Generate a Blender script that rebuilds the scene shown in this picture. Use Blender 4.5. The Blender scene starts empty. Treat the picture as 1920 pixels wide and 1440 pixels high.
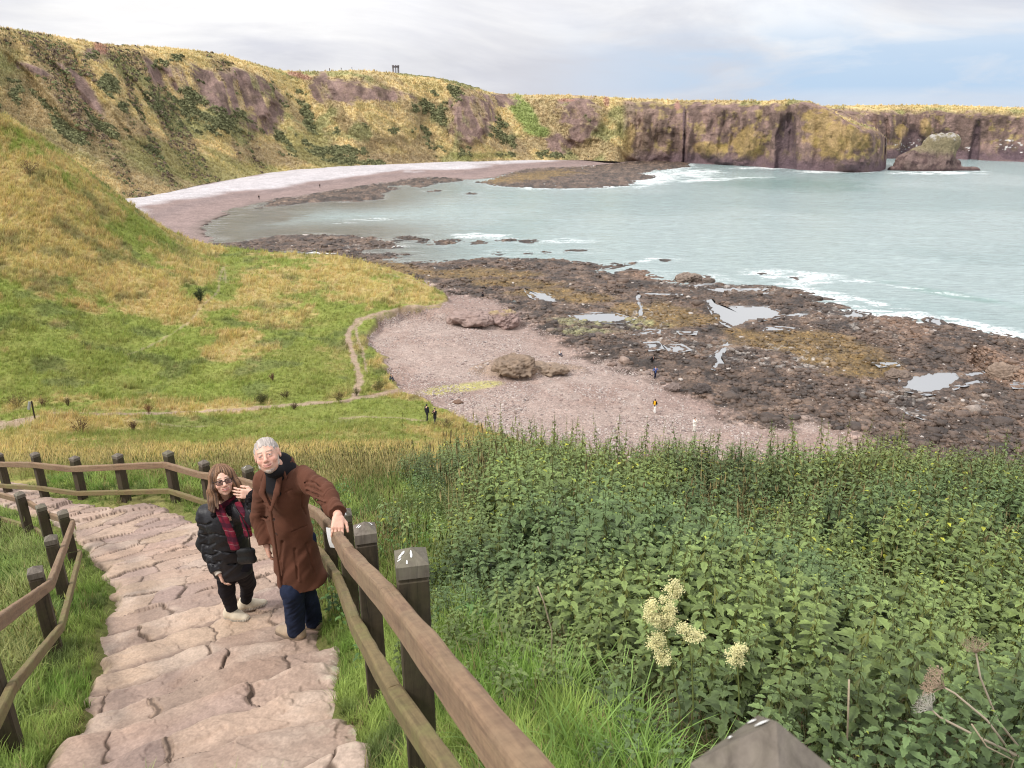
import bpy, math, random
import numpy as np
rng = np.random.default_rng(7)
random.seed(7)
PI = math.pi
sc = bpy.context.scene
COL = sc.collection
# ---------------------------------------------------------------- camera model used to lay the place out in metres
F = 1400.0; TH = math.radians(20.3); CT, ST = math.cos(TH), math.sin(TH)
EYE = 34.0                                   # eye height above the sea
def ray(px, py):
    px = np.asarray(px, float); py = np.asarray(py, float)
    u = -(py-720)/F
    return (px-960)/F, CT+u*ST, -ST+u*CT
def P(px, py, Y):                            # point seen at px,py lying Y metres ahead
    a, b, c = ray(px, py); s = Y/b
    return np.array([a*s, Y, EYE+c*s])
def U(px, py, z=0.0):                        # point seen at px,py on level z
    a, b, c = ray(px, py); s = (z-EYE)/c
    return np.array([a*s, b*s])
def project(x, y, z):
    zz = z-EYE
    d = y*CT - zz*ST
    u = (y*ST + zz*CT)/np.maximum(d, 1e-3)
    return 960+F*x/np.maximum(d, 1e-3), 720-F*u
def sm(a, b, x):
    t = np.clip((x-a)/(b-a), 0, 1); return t*t*(3-2*t)
def lerp(a, b, t): return a+(b-a)*t
# ---------------------------------------------------------------- noise
def _h(ix, iy, s):
    n = ix*np.uint32(374761393) + iy*np.uint32(668265263) + np.uint32((s*1442695041) & 0xffffffff)
    n = (n ^ (n >> np.uint32(13)))*np.uint32(1274126177)
    n = (n ^ (n >> np.uint32(16))) & np.uint32(0xffffff)
    return n*np.float32(1/16777215.)
def vnoise(x, y, s=0):
    ix = np.floor(x); iy = np.floor(y); fx = x-ix; fy = y-iy
    fx = (fx*fx*(3-2*fx)).astype(np.float32); fy = (fy*fy*(3-2*fy)).astype(np.float32)
    ix = ix.astype(np.int64).astype(np.uint32); iy = iy.astype(np.int64).astype(np.uint32); one = np.uint32(1)
    a = _h(ix, iy, s); b = _h(ix+one, iy, s); c = _h(ix, iy+one, s); d = _h(ix+one, iy+one, s)
    return (a*(1-fx)+b*fx)*(1-fy)+(c*(1-fx)+d*fx)*fy
CH = 32768
def chunked(fn):
    def g(*a, **k):
        arrs = [v for v in a if isinstance(v, np.ndarray)]
        if not arrs or max(v.size for v in arrs) <= CH: return fn(*a, **k)
        sh = np.broadcast_shapes(*[v.shape for v in arrs])
        a = [np.broadcast_to(v, sh).ravel() if isinstance(v, np.ndarray) else v for v in a]
        n = int(np.prod(sh)); out = np.empty(n, np.float32)
        for i in range(0, n, CH):
            out[i:i+CH] = fn(*[v[i:i+CH] if isinstance(v, np.ndarray) else v for v in a], **k)
        return out.reshape(sh)
    return g
@chunked
def fbm(x, y, sc_=1.0, o=4, s=0, g=.5):
    t = 0; amp = 1; tot = 0; f = 1/sc_
    ca, sa = math.cos(.6), math.sin(.6)
    for i in range(o):
        t = t+amp*vnoise(x*f+17.3*i, y*f-9.1*i, s+i); tot += amp; amp *= g; f *= 2.03
        x, y = x*ca-y*sa, x*sa+y*ca
    return t/tot
def vn3(x, y, z, s=0):
    iz = np.floor(z); fz = z-iz; fz = fz*fz*(3-2*fz)
    o = iz*57.0
    return vnoise(x+o*1.3, y-o*.7, s)*(1-fz)+vnoise(x+(o+57)*1.3, y-(o+57)*.7, s)*fz
@chunked
def fbm3(x, y, z, sc_=1.0, o=4, s=0):
    t = 0; amp = 1; tot = 0; f = 1/sc_
    for i in range(o):
        t = t+amp*vn3(x*f, y*f, z*f, s+i*7); tot += amp; amp *= .5; f *= 2.03
    return t/tot
def psd(x, y, poly):                          # signed distance to polygon, + inside
    return _psd(x, y, poly=poly)
@chunked
def _psd(x, y, poly=None):
    poly = np.asarray(poly, float); sh = x.shape; x = x.ravel(); y = y.ravel()
    n = len(poly); best = np.full(x.shape, 1e18); ins = np.zeros(x.shape, bool)
    for i in range(n):
        ax, ay = poly[i]; bx, by = poly[(i+1) % n]
        ex, ey = bx-ax, by-ay; L = ex*ex+ey*ey+1e-12
        t = np.clip(((x-ax)*ex+(y-ay)*ey)/L, 0, 1)
        dx = x-ax-t*ex; dy = y-ay-t*ey
        best = np.minimum(best, dx*dx+dy*dy)
        if ay != by:
            c = ((ay > y) != (by > y)) & (x < (bx-ax)*(y-ay)/(by-ay)+ax)
            ins ^= c
    d = np.sqrt(best); return np.where(ins, d, -d).reshape(sh)
def pld(x, y, pts): return _pld(x, y, pts=pts)
@chunked
def _pld(x, y, pts=None):                     # distance to polyline
    pts = np.asarray(pts, float); best = np.full(x.shape, 1e18)
    for i in range(len(pts)-1):
        ax, ay = pts[i]; bx, by = pts[i+1]; ex, ey = bx-ax, by-ay; L = ex*ex+ey*ey+1e-12
        t = np.clip(((x-ax)*ex+(y-ay)*ey)/L, 0, 1)
        best = np.minimum(best, (x-ax-t*ex)**2+(y-ay-t*ey)**2)
    return np.sqrt(best)
# ---------------------------------------------------------------- objects
def tag(o, label=None, cat=None, group=None, kind=None):
    if label: o['label'] = label
    if cat: o['category'] = cat
    if group: o['group'] = group
    if kind: o['kind'] = kind
    return o
def empty(name, loc=(0, 0, 0), rz=0, **k):
    o = bpy.data.objects.new(name, None); COL.objects.link(o)
    o.location = [float(v) for v in loc]; o.rotation_euler = (0, 0, rz); o.empty_display_size = .1
    tag(o, **k); return o
def link(name, me, mat=None, parent=None, **k):
    o = bpy.data.objects.new(name, me); COL.objects.link(o)
    if mat: me.materials.append(mat)
    if parent is not None:
        o.parent = parent
        # children are built in world space and re-expressed about their thing's base
    tag(o, **k); return o
def mkmesh(name, V, Fq=None, Ft=None, col=None, smooth=True, attrs=None):
    V = np.ascontiguousarray(V, np.float32)
    me = bpy.data.meshes.new(name)
    me.vertices.add(len(V)); me.vertices.foreach_set('co', V.ravel())
    idx = []; st = []; tot = []; k = 0
    if Fq is not None and len(Fq):
        Fq = np.asarray(Fq, np.int32); idx.append(Fq.ravel()); n = len(Fq)
        st.append(k+4*np.arange(n)); tot.append(np.full(n, 4)); k += 4*n
    if Ft is not None and len(Ft):
        Ft = np.asarray(Ft, np.int32); idx.append(Ft.ravel()); n = len(Ft)
        st.append(k+3*np.arange(n)); tot.append(np.full(n, 3)); k += 3*n
    idx = np.concatenate(idx).astype(np.int32); st = np.concatenate(st).astype(np.int32); tot = np.concatenate(tot).astype(np.int32)
    me.loops.add(len(idx)); me.loops.foreach_set('vertex_index', idx)
    me.polygons.add(len(st)); me.polygons.foreach_set('loop_start', st); me.polygons.foreach_set('loop_total', tot)
    me.polygons.foreach_set('use_smooth', np.full(len(st), smooth))
    me.update(calc_edges=True)
    if col is not None:
        c = np.ones((len(V), 4), np.float32); c[:, :3] = np.clip(col, 0, 1)
        a = me.color_attributes.new('Col', 'FLOAT_COLOR', 'POINT'); a.data.foreach_set('color', c.ravel())
    if attrs:
        for kname, v in attrs.items():
            a = me.attributes.new(kname, 'FLOAT', 'POINT'); a.data.foreach_set('value', np.ascontiguousarray(v, np.float32).ravel())
    return me
class MB:                                     # collects simple solids into one mesh
    def __init__(s): s.V = []; s.Q = []; s.T = []; s.C = []; s.n = 0
    def add(s, V, Q=None, T=None, C=None):
        V = np.asarray(V, float); s.V.append(V)
        if Q is not None and len(Q): s.Q.append(np.asarray(Q)+s.n)
        if T is not None and len(T): s.T.append(np.asarray(T)+s.n)
        s.C.append(np.broadcast_to(np.asarray(C if C is not None else (1, 1, 1), float), (len(V), 3)))
        s.n += len(V)
    def tube(s, pts, rad, k=8, C=None, cap=True, flat=1.0):
        pts = np.asarray(pts, float); n = len(pts); rad = np.broadcast_to(np.asarray(rad, float), (n,))
        t = np.gradient(pts, axis=0); t /= np.linalg.norm(t, axis=1)[:, None]+1e-9
        up = np.array([0, 0, 1.0]) if abs(t[0][2]) < .9 else np.array([0, 1.0, 0])
        V = []
        for i in range(n):
            b = np.cross(t[i], up); b /= np.linalg.norm(b)+1e-9; c = np.cross(b, t[i])
            an = np.arange(k)*2*PI/k
            V.append(pts[i]+rad[i]*(np.cos(an)[:, None]*b+flat*np.sin(an)[:, None]*c))
        V = np.concatenate(V); Q = []
        for i in range(n-1):
            for j in range(k):
                Q.append((i*k+j, i*k+(j+1) % k, (i+1)*k+(j+1) % k, (i+1)*k+j))
        T = []
        if cap:
            V = np.vstack([V, pts[0], pts[-1]])
            for j in range(k):
                T.append((n*k, (j+1) % k, j)); T.append((n*k+1, (n-1)*k+j, (n-1)*k+(j+1) % k))
        s.add(V, Q, T, C)
    def mesh(s, name, smooth=True, col=True):
        V = np.concatenate(s.V); Q = np.concatenate(s.Q) if s.Q else None; T = np.concatenate(s.T) if s.T else None
        return mkmesh(name, V, Q, T, np.concatenate(s.C) if col else None, smooth)
def grid_faces(nr, nc, keep=None):
    i = np.arange(nr-1)[:, None]*nc+np.arange(nc-1)[None, :]
    q = np.stack([i, i+1, i+nc+1, i+nc], -1).reshape(-1, 4)
    if keep is not None: q = q[keep.ravel()]
    return q
def compact(V, Q, *arr):
    used = np.zeros(len(V), bool); used[Q.ravel()] = True
    m = np.cumsum(used)-1
    return (V[used], m[Q])+tuple(a[used] for a in arr)
# ---------------------------------------------------------------- materials
def newmat(name):
    m = bpy.data.materials.new(name); m.use_nodes = True; nt = m.node_tree; nt.nodes.clear()
    out = nt.nodes.new('ShaderNodeOutputMaterial'); b = nt.nodes.new('ShaderNodeBsdfPrincipled')
    nt.links.new(b.outputs[0], out.inputs[0]); return m, nt, b, out
def N(nt, t, **k):
    n = nt.nodes.new(t)
    for a, v in k.items():
        if a.startswith('i_'):
            n.inputs[a[2:].replace('_', ' ')].default_value = v
        else: setattr(n, a, v)
    return n
def mapping(nt, scale=(1, 1, 1), rot=(0, 0, 0)):
    tc = N(nt, 'ShaderNodeNewGeometry'); mp = N(nt, 'ShaderNodeMapping')
    mp.inputs['Scale'].default_value = scale; mp.inputs['Rotation'].default_value = rot
    nt.links.new(tc.outputs['Position'], mp.inputs['Vector']); return mp.outputs[0]
def noise(nt, vec, scale, detail=4, rough=.55, dist=0):
    n = N(nt, 'ShaderNodeTexNoise'); n.inputs['Scale'].default_value = scale; n.inputs['Detail'].default_value = detail
    n.inputs['Roughness'].default_value = rough; n.inputs['Distortion'].default_value = dist
    nt.links.new(vec, n.inputs['Vector']); return n.outputs[0]
def ramp(nt, fac, stops):
    r = N(nt, 'ShaderNodeValToRGB'); e = r.color_ramp.elements
    while len(e) < len(stops): e.new(.5)
    for i, (p, c) in enumerate(stops):
        e[i].position = p; e[i].color = (c, c, c, 1) if np.isscalar(c) else (*c, 1)
    nt.links.new(fac, r.inputs[0]); return r.outputs[0]
def mix(nt, a, b, fac=1.0, mode='MIX'):
    m = N(nt, 'ShaderNodeMix', data_type='RGBA', blend_type=mode)
    for i_, v in ((0, fac), (6, a), (7, b)):
        sock = m.inputs[i_]
        if isinstance(v, bpy.types.NodeSocket): nt.links.new(v, sock)
        elif np.isscalar(v): sock.default_value = v if i_ == 0 else (v, v, v, 1)
        else: sock.default_value = (*v, 1)
    return m.outputs[2]
def attr(nt, name):
    a = N(nt, 'ShaderNodeAttribute'); a.attribute_name = name; return a
def bump(nt, b, h, strength=.5, dist=.05):
    n = N(nt, 'ShaderNodeBump'); n.inputs['Strength'].default_value = strength; n.inputs['Distance'].default_value = dist
    nt.links.new(h, n.inputs['Height']); nt.links.new(n.outputs[0], b.inputs['Normal']); return n
def vmat(name, scales=((8, .5),), rough=.9, bmp=None, spec=.25, stretch=(1, 1, 1), rot=(0, 0, 0), trans=0, lo=.6, hi=1.45, tint=None):
    """surface colour from the painted albedo 'Col', broken up by noise at several scales"""
    m, nt, b, out = newmat(name); v = mapping(nt, stretch, rot); c = attr(nt, 'Col').outputs['Color']
    last = None
    for s_, a_ in scales:
        n = noise(nt, v, s_, 5); last = n
        c = mix(nt, c, ramp(nt, n, [(.3, lo), (.5, 1.0), (.7, hi)]), a_, 'MULTIPLY')
    nt.links.new(c, b.inputs['Base Color']); b.inputs['Roughness'].default_value = rough
    b.inputs['Specular IOR Level'].default_value = spec
    if bmp: bump(nt, b, noise(nt, v, bmp[0], 6, .6), bmp[1], bmp[2])
    if trans:
        tr = N(nt, 'ShaderNodeBsdfTranslucent'); nt.links.new(c, tr.inputs[0])
        mx = N(nt, 'ShaderNodeMixShader'); mx.inputs[0].default_value = trans
        nt.links.new(b.outputs[0], mx.inputs[1]); nt.links.new(tr.outputs[0], mx.inputs[2]); nt.links.new(mx.outputs[0], out.inputs[0])
    return m
# ================================================================ TERRAIN (heights above the sea, metres)
SX, SY = -.447, .894                          # heading of the stair path
def sdist(x, y): return x*SX+y*SY
_ps = np.array([-2, 0, 2.04, 2.96, 4.6, 5.7, 7.5, 9.3, 11.5, 13.8, 16, 20])
_pz = np.array([-.8, -1.6, -2.42, -2.85, -3.65, -4.05, -4.62, -5.2, -5.85, -6.4, -7.0, -8.4])
def zpath(x, y): return EYE+np.interp(sdist(x, y), _ps, _pz)
def hit_path(px, py):                         # where the ray meets the path surface
    a, b, c = ray(px, py); Y = np.linspace(.3, 20, 4000); X = a/b*Y; Z = EYE+c/b*Y
    k = np.argmax(Z < zpath(X, Y)); return np.array([X[k], Y[k], Z[k]])
PATH_L = [(20, 1500), (75, 1430), (145, 1362), (150, 1285), (178, 1205), (190, 1150), (197, 1095), (175, 1060), (150, 1030), (128, 1000), (98, 985), (60, 968), (0, 948), (-120, 930)]
PATH_R = [(-120, 880), (0, 893), (60, 905), (95, 928), (150, 938), (215, 948), (280, 935), (335, 955), (372, 975), (440, 985), (505, 1000), (560, 1045), (596, 1110), (612, 1190), (652, 1232), (640, 1310), (690, 1375), (712, 1450), (720, 1520)]
path_poly = [hit_path(*p)[:2] for p in PATH_L+PATH_R]
# control points of the grassy land
ctl = []
def cp(px, py, Y): ctl.append(tuple(P(px, py, Y)))
def cw(x, y, zr): ctl.append((x, y, EYE+zr))
for Y_, dz in ((.3, 0), (2, 0), (4, 0), (6, 0), (8, 0), (10, 0), (12, 0)):
    for off in (-3.2, -1.2, .6):
        # walk along the path line
        x = -.45*Y_+off; cw(x, Y_, float(zpath(x, Y_))-EYE)
for Y_, z_ in ((0, -1.9), (2, -2.85), (5, -4.2), (8, -5.25), (10, -5.8), (12, -6.6), (14, -8.1), (20, -12.6), (30, -19.5), (45, -27.5), (60, -31.6)):
    for a_ in (.12, .45, .8): cw(a_*Y_+1.2, Y_, z_-(.15 if a_ > .5 else 0))
for a_ in (-.75, -.5, -.3):
    for Y_, w in ((16, .535), (20, .508), (30, .487), (40, .4725), (50, .459), (60, .44)):
        cw(a_*Y_, Y_, -w*Y_)
for Y_, w in ((14, .50), (20, .505), (30, .49), (40, .475), (52, .462), (62, .45)): cw(-.13*Y_, Y_, -w*Y_)
cp(800, 775, 71.5); cp(700, 760, 72); cp(600, 780, 68); cp(500, 770, 70); cp(400, 775, 68); cp(60, 783, 61); cp(200, 775, 64)
cp(0, 740, 71); cp(0, 600, 90); cp(0, 500, 105); cp(0, 400, 119); cp(0, 300, 131); cp(0, 217, 140)
cp(-200, 700, 76); cp(-200, 500, 103); cp(-200, 300, 128); cp(-200, 120, 145)
cp(200, 700, 81); cp(200, 600, 98); cp(200, 500, 116); cp(200, 430, 127); cp(196, 374, 135)
cp(100, 650, 85); cp(100, 500, 108); cp(100, 400, 122); cp(100, 292, 137)
cp(300, 440, 141); cp(300, 520, 117); cp(300, 600, 102); cp(300, 700, 83); cp(370, 474, 147)
cp(400, 700, 84); cp(400, 600, 104); cp(400, 530, 121); cp(400, 480, 149); cp(540, 479, 155); cp(470, 476, 153); cp(500, 540, 124)
cp(640, 491, 150); cp(760, 525, 138); cp(825, 552, 130); cp(600, 600, 110); cp(500, 650, 95); cp(600, 530, 130); cp(700, 560, 122)
cp(690, 590, 113); cp(690, 650, 99); cp(700, 700, 88); cp(560, 720, 80)
for x, y, z in ((-50, 175, -32), (-75, 182, -31.5), (-20, 165, -33), (-100, 190, -31), (-130, 222, -31.5), (-165, 260, -31.5), (-110, 160, -17), (-140, 165, -12),
                (-120, 190, -27), (-160, 200, -20), (-220, 220, -8), (-260, 260, -6), (-230, 180, -2), (-300, 150, 6), (-200, 240, -25)): cw(x, y, z)
ctl = np.array(ctl)
def feat(x, y):
    r = np.sqrt(x*x+(y+2)**2)+1.0
    return x/r*1.6, np.log(r)
_z0r = np.array([0, 12, 30, 62, 80, 120, 200, 600]); _z0z = np.array([-1.6, -6.6, -14.5, -27.5, -30, -29, -28, -28])
def zbase(x, y): return np.interp(np.sqrt(x*x+y*y), _z0r, _z0z)
_fx, _fy = feat(ctl[:, 0], ctl[:, 1]); _rr = np.sqrt(ctl[:, 0]**2+ctl[:, 1]**2)+1.5
_val = (ctl[:, 2]-EYE-zbase(ctl[:, 0], ctl[:, 1]))/_rr
def _k(r2): return .5*r2*np.log(r2+1e-12)
_n = len(ctl); _A = np.zeros((_n+3, _n+3)); _A[:_n, :_n] = _k((_fx[:, None]-_fx)**2+(_fy[:, None]-_fy)**2)
_A[:_n, :_n] += np.eye(_n)*2e-4; _A[:_n, _n:] = np.stack([np.ones(_n), _fx, _fy], 1); _A[_n:, :_n] = _A[:_n, _n:].T
_w = np.linalg.solve(_A, np.concatenate([_val, [0, 0, 0]]))
def tps(x, y):
    sh = x.shape; x = x.ravel(); y = y.ravel(); fx, fy = feat(x, y); out = np.zeros(len(x))
    for i in range(0, len(x), 40000):
        a, b = fx[i:i+40000], fy[i:i+40000]
        out[i:i+40000] = _k((a[:, None]-_fx)**2+(b[:, None]-_fy)**2)@_w[:_n]+_w[_n]+_w[_n+1]*a+_w[_n+2]*b
    return (EYE+zbase(x, y)+out*(np.sqrt(x*x+y*y)+1.5)).reshape(sh)
def UL(lst, z): return [tuple(U(a, b, z)) for a, b in lst]
# outlines on the ground, each laid at its own level
grass_poly = [(120, 30), (70, 58), (38, 66)]+UL([(1100, 842), (960, 826), (880, 806), (838, 775), (800, 748), (762, 738), (738, 716), (715, 680), (702, 655), (696, 628), (712, 602), (762, 590), (822, 577), (836, 562)], 2.6) + \
    UL([(832, 550), (790, 532), (720, 512), (650, 494)], 2.4)+[(-38, 168), (-55, 178), (-78, 186), (-100, 196), (-128, 226), (-160, 268), (-420, 300), (-420, -60), (120, -60)]
beach_near = UL([(1700, 905), (1640, 860), (1590, 800), (1520, 775), (1440, 788), (1370, 782), (1350, 752), (1290, 725), (1250, 705), (1210, 690), (1150, 668), (1080, 650), (1060, 632), (1010, 610), (985, 600),
                 (960, 575), (940, 560), (880, 548), (830, 540), (790, 525), (740, 510), (700, 502)], 1.6)+[(-60, 160), (-40, 60), (60, 20)]
reef_near = UL([(560, 484), (640, 482), (700, 486), (760, 489), (830, 486), (900, 482), (980, 483), (1060, 485), (1130, 493), (1195, 489), (1200, 494), (1150, 500), (1125, 504), (1150, 512), (1180, 503), (1215, 506), (1240, 518), (1272, 524), (1275, 512), (1320, 518), (1330, 528), (1390, 531),
                (1450, 536), (1440, 548), (1500, 560), (1560, 568), (1600, 578), (1640, 588), (1700, 590), (1730, 600), (1800, 608), (1860, 620), (1925, 636), (2100, 680)], .3)+[(190, 60), (90, 20), (-40, 60), (-60, 150)]
reef_b = UL([(450, 452), (520, 440), (600, 438), (670, 438), (745, 452), (752, 462), (700, 468), (760, 473), (785, 474), (760, 478), (735, 486), (680, 488), (600, 484), (590, 478), (560, 470), (480, 472), (400, 480), (350, 470), (380, 455)], .3)
islets = [UL(q, .2) for q in ([(732, 444), (760, 440), (790, 443), (815, 449), (850, 447), (868, 453), (835, 458), (808, 459), (790, 452), (755, 452)],
          [(884, 453), (905, 450), (910, 454), (890, 456)], [(932, 448), (965, 447), (960, 451), (930, 451)], [(975, 449), (1000, 447), (1012, 451), (990, 454), (974, 453)],
          [(922, 474), (935, 471), (944, 474), (930, 478)], [(1055, 471), (1078, 467), (1100, 468), (1085, 471), (1062, 473)], [(1015, 470), (1028, 470), (1025, 474), (1014, 473)],
          [(1235, 484), (1248, 485), (1242, 488)], [(1270, 514), (1330, 518), (1318, 524), (1290, 534), (1272, 524)],
          [(985, 473), (998, 472), (996, 475), (986, 475)], [(803, 356), (825, 355), (830, 358), (805, 359)], [(870, 360), (890, 360), (892, 364), (873, 363)],
          [(1375, 533), (1440, 534), (1500, 540), (1520, 548), (1470, 550), (1400, 545), (1370, 540)], [(1380, 548), (1480, 546), (1560, 560), (1500, 566), (1400, 560)],
          [(1430, 512), (1450, 514), (1440, 517)], [(1482, 517), (1520, 519), (1500, 521)])]
far_sand = UL([(150, 366), (280, 346), (360, 331), (420, 322), (495, 311), (555, 307), (640, 304), (730, 301), (830, 296), (960, 292), (1060, 291), (1150, 293), (1230, 299), (1100, 310), (980, 316), (930, 330), (880, 334), (800, 330), (740, 338),
               (690, 345), (610, 358), (560, 366), (520, 369), (480, 378), (440, 390), (400, 408), (379, 424), (384, 436), (410, 445), (380, 458), (340, 468), (330, 500)], .9)+[(-120, 165), (-200, 200), (-215, 280)]
far_reef = [UL(q, .35) for q in ([(520, 368), (560, 360), (620, 350), (680, 342), (730, 347), (748, 352), (720, 360), (715, 372), (670, 377), (620, 375), (560, 380), (480, 390), (500, 376)],
            [(640, 345), (700, 338), (740, 334), (800, 328), (900, 322), (960, 320), (940, 328), (900, 334), (860, 338), (820, 342), (790, 350), (760, 346), (700, 350)],
            [(920, 335), (980, 318), (1040, 310), (1100, 303), (1200, 300), (1290, 304), (1290, 312), (1235, 318), (1200, 325), (1240, 330), (1190, 338), (1190, 345), (1130, 350), (1060, 352), (990, 351), (930, 347), (890, 340)])]
pools = [([(1324, 563), (1337, 561), (1346, 571), (1358, 572), (1363, 576), (1400, 576), (1432, 575), (1458, 585), (1462, 592), (1435, 597), (1412, 600), (1395, 606), (1382, 612), (1374, 614), (1358, 606), (1345, 590), (1335, 576)], .75, 'large bright tide pool shaped like an arrowhead in the dark reef'),
         ([(1076, 592), (1120, 588), (1150, 589), (1162, 593), (1180, 598), (1160, 604), (1120, 603), (1090, 600)], .8, 'pale oval tide pool beside the green weed on the reef'),
         ([(1702, 712), (1730, 705), (1762, 699), (1790, 702), (1795, 712), (1780, 725), (1760, 733), (1740, 737), (1715, 733), (1696, 730)], .9, 'white tide pool below the long rock fault'),
         ([(978, 536), (990, 545), (1010, 549), (1022, 550), (1045, 566), (1030, 566), (1010, 562), (1000, 556)], .75, 'narrow forked channel of water near the pebble neck'),
         ([(1362, 640), (1368, 645), (1362, 655), (1352, 668), (1358, 680), (1342, 690), (1336, 688), (1345, 676), (1340, 668), (1352, 655)], .8, 'zigzag strip of water running down the middle of the reef'),
         ([(1195, 548), (1204, 551), (1200, 560), (1205, 575), (1203, 592), (1196, 590), (1199, 575), (1194, 562)], .8, 'thin upright trickle of water in a crack of the reef'),
         ([(1205, 549), (1270, 551), (1270, 553), (1205, 552)], .8, 'straight thin sliver of water along a reef crack'),
         ([(1322, 542), (1390, 540), (1432, 541), (1420, 545), (1340, 548)], .5, 'long thin lagoon just inside the outer reef ledge'),
         ([(1408, 553), (1440, 548), (1448, 550), (1420, 555)], .5, 'small shallow pool behind the outer reef ledge'),
         ([(1300, 535), (1330, 530), (1346, 531), (1325, 536), (1305, 538)], .4, 'thin pale channel behind the shaggy outer rock'),
         ([(1432, 612), (1460, 614), (1480, 615), (1465, 619), (1440, 619)], .8, 'small pale puddle right of the arrowhead pool'),
         ([(1585, 592), (1600, 584), (1625, 592), (1610, 597), (1590, 597)], .5, 'bright puddle near the surf at the outer reef'),
         ([(1745, 596), (1758, 600), (1768, 611), (1760, 612), (1748, 603)], .5, 'slanting wet cleft beside the surf'),
         ([(1470, 592), (1500, 588), (1520, 589), (1490, 594)], .6, 'flat puddle trailing from the tip of the arrowhead pool'),
         ([(1808, 702), (1835, 699), (1838, 701), (1810, 707)], .95, 'small puddle at the foot of the rock fault'),
         ([(1800, 722), (1830, 715), (1840, 718), (1815, 722)], .95, 'shallow puddle between two dark ledges by the fault'),
         ([(1715, 776), (1730, 774), (1745, 780), (1730, 781)], 1.0, 'little puddle on the dark shelf above the nettles'),
         ([(1650, 681), (1675, 680), (1672, 684), (1655, 686)], .9, 'tiny bright puddle midway over the brown weed'),
         ([(1196, 626), (1215, 620), (1230, 620), (1225, 624), (1205, 626)], .9, 'pale puddle below the upright trickle'),
         ([(1280, 622), (1300, 621), (1296, 625), (1283, 625)], .9, 'small round puddle near the head of the zigzag strip'),
         ([(1215, 645), (1232, 643), (1236, 652), (1220, 655)], 1.0, 'broken puddle above the crouching visitor'),
         ([(1255, 650), (1275, 648), (1285, 655), (1262, 660)], 1.0, 'broken puddle on the boulder field'),
         ([(1910, 720), (1935, 716), (1935, 724), (1908, 726)], .9, 'puddle cut off by the edge of the shore view')]
# polar-style grid: even steps of bearing, rows about even on the picture
_YN = np.concatenate([np.geomspace(.35, 60, 360)[:-1], 1/np.linspace(1/60., 1/560., 470)[:0]])
_t = np.linspace(0, 1, 520); _Ys = np.array([60, 75, 95, 120, 150, 200, 260, 340, 440, 600]); _cs = np.cumsum([0, 62, 72, 70, 65, 75, 55, 50, 35, 36]); _cs = _cs/_cs[-1]
YR = np.concatenate([_YN, np.interp(_t, _cs, _Ys)])
AC = np.concatenate([np.linspace(-1.15, -.74, 150)[:-1], np.linspace(-.74, .74, 1150), np.linspace(.74, 1.1, 60)[1:]])
NR, NC = len(YR), len(AC)
GX = AC[None, :]*(YR[:, None]+.25); GY = np.repeat(YR[:, None], NC, 1)
def coarse(fn, st=4):
    r = np.unique(np.concatenate([np.arange(0, NR, st), [NR-1]])); c = np.unique(np.concatenate([np.arange(0, NC, st), [NC-1]]))
    S = fn(GX[np.ix_(r, c)], GY[np.ix_(r, c)])
    T = np.stack([np.interp(np.arange(NC), c, S[i]) for i in range(len(r))])
    k = np.clip(np.searchsorted(r, np.arange(NR), side='right')-1, 0, len(r)-2); f = ((np.arange(NR)-r[k])/(r[k+1]-r[k]))[:, None]
    return T[k]*(1-f)+T[k+1]*f
wob = (fbm(GX, GY, 6, 4, 3)-.5)
WX = GX+wob*3*sm(20, 90, GY); WY = GY+(fbm(GX, GY, 5, 4, 11)-.5)*4*sm(20, 90, GY)
far = sm(150, 260, GY)
SDg = psd(WX, WY, grass_poly)
ZT = coarse(tps)
def union(lst): 
    r = None
    for p in lst:
        d = psd(WX, WY, p); r = d if r is None else np.maximum(r, d)
    return r
SDreef = union([reef_near, reef_b]+far_reef); SDisl = union(islets)
SDbn = psd(WX, WY, beach_near); SDfs = psd(WX, WY, far_sand)
SDland = np.maximum(np.maximum(SDreef, SDisl), np.maximum(SDbn, SDfs))
SDbeach = np.maximum(SDbn, SDfs)
ZS = -1.6+1.6*sm(-9, 0, SDland)+.55*sm(0, 5, SDland)
ZS = ZS+1.35*sm(0, 16, SDbn)+.0*SDfs
ZS = ZS+sm(0, 60, SDfs)*1.9-.55*sm(0, 5, SDland)*sm(0, 3, SDfs)*(1-sm(6, 25, SDfs))*.8
reefm = sm(-1.5, 2.0, np.maximum(SDreef, SDisl)-.0)*(1-sm(-1.5, 2.5, SDbeach))
rg = np.abs(fbm(GX, GY*1.5, 7, 5, 21)-.5)*2; rg2 = np.abs(fbm(GX, GY*1.2, 1.7, 4, 31)-.5)*2; rg3 = fbm(GX, GY, .5, 3, 41)
fade = 1+.9*sm(220, 380, GY)
ZS = ZS+reefm*((.35-rg*1.5)*.55+(.3-rg2)*.55+(rg3-.5)*.5)*fade
ledge = fbm(GX, GY, 26, 2, 51)
ZS = ZS+reefm*np.floor(ledge*7)/7*.9*.8-reefm*.35
# a long fault scarp and the beach swells
bchm = sm(-1, 3, SDbeach)
ZS = ZS+bchm*((fbm(GX, GY, 11, 3, 61)-.5)*.5+(fbm(GX, GY, 1.2, 3, 62)-.5)*.10)
fault = UL([(1815, 660), (1835, 680), (1862, 692), (1880, 702), (1905, 722)], 1.2)
fd = pld(WX, WY, fault); ZS = ZS+1.5*np.exp(-(pld(WX, WY, UL([(1830, 655), (1870, 675), (1925, 700)], 1.2))/2.6)**2)-1.1*np.exp(-(fd/.7)**2)
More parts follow.
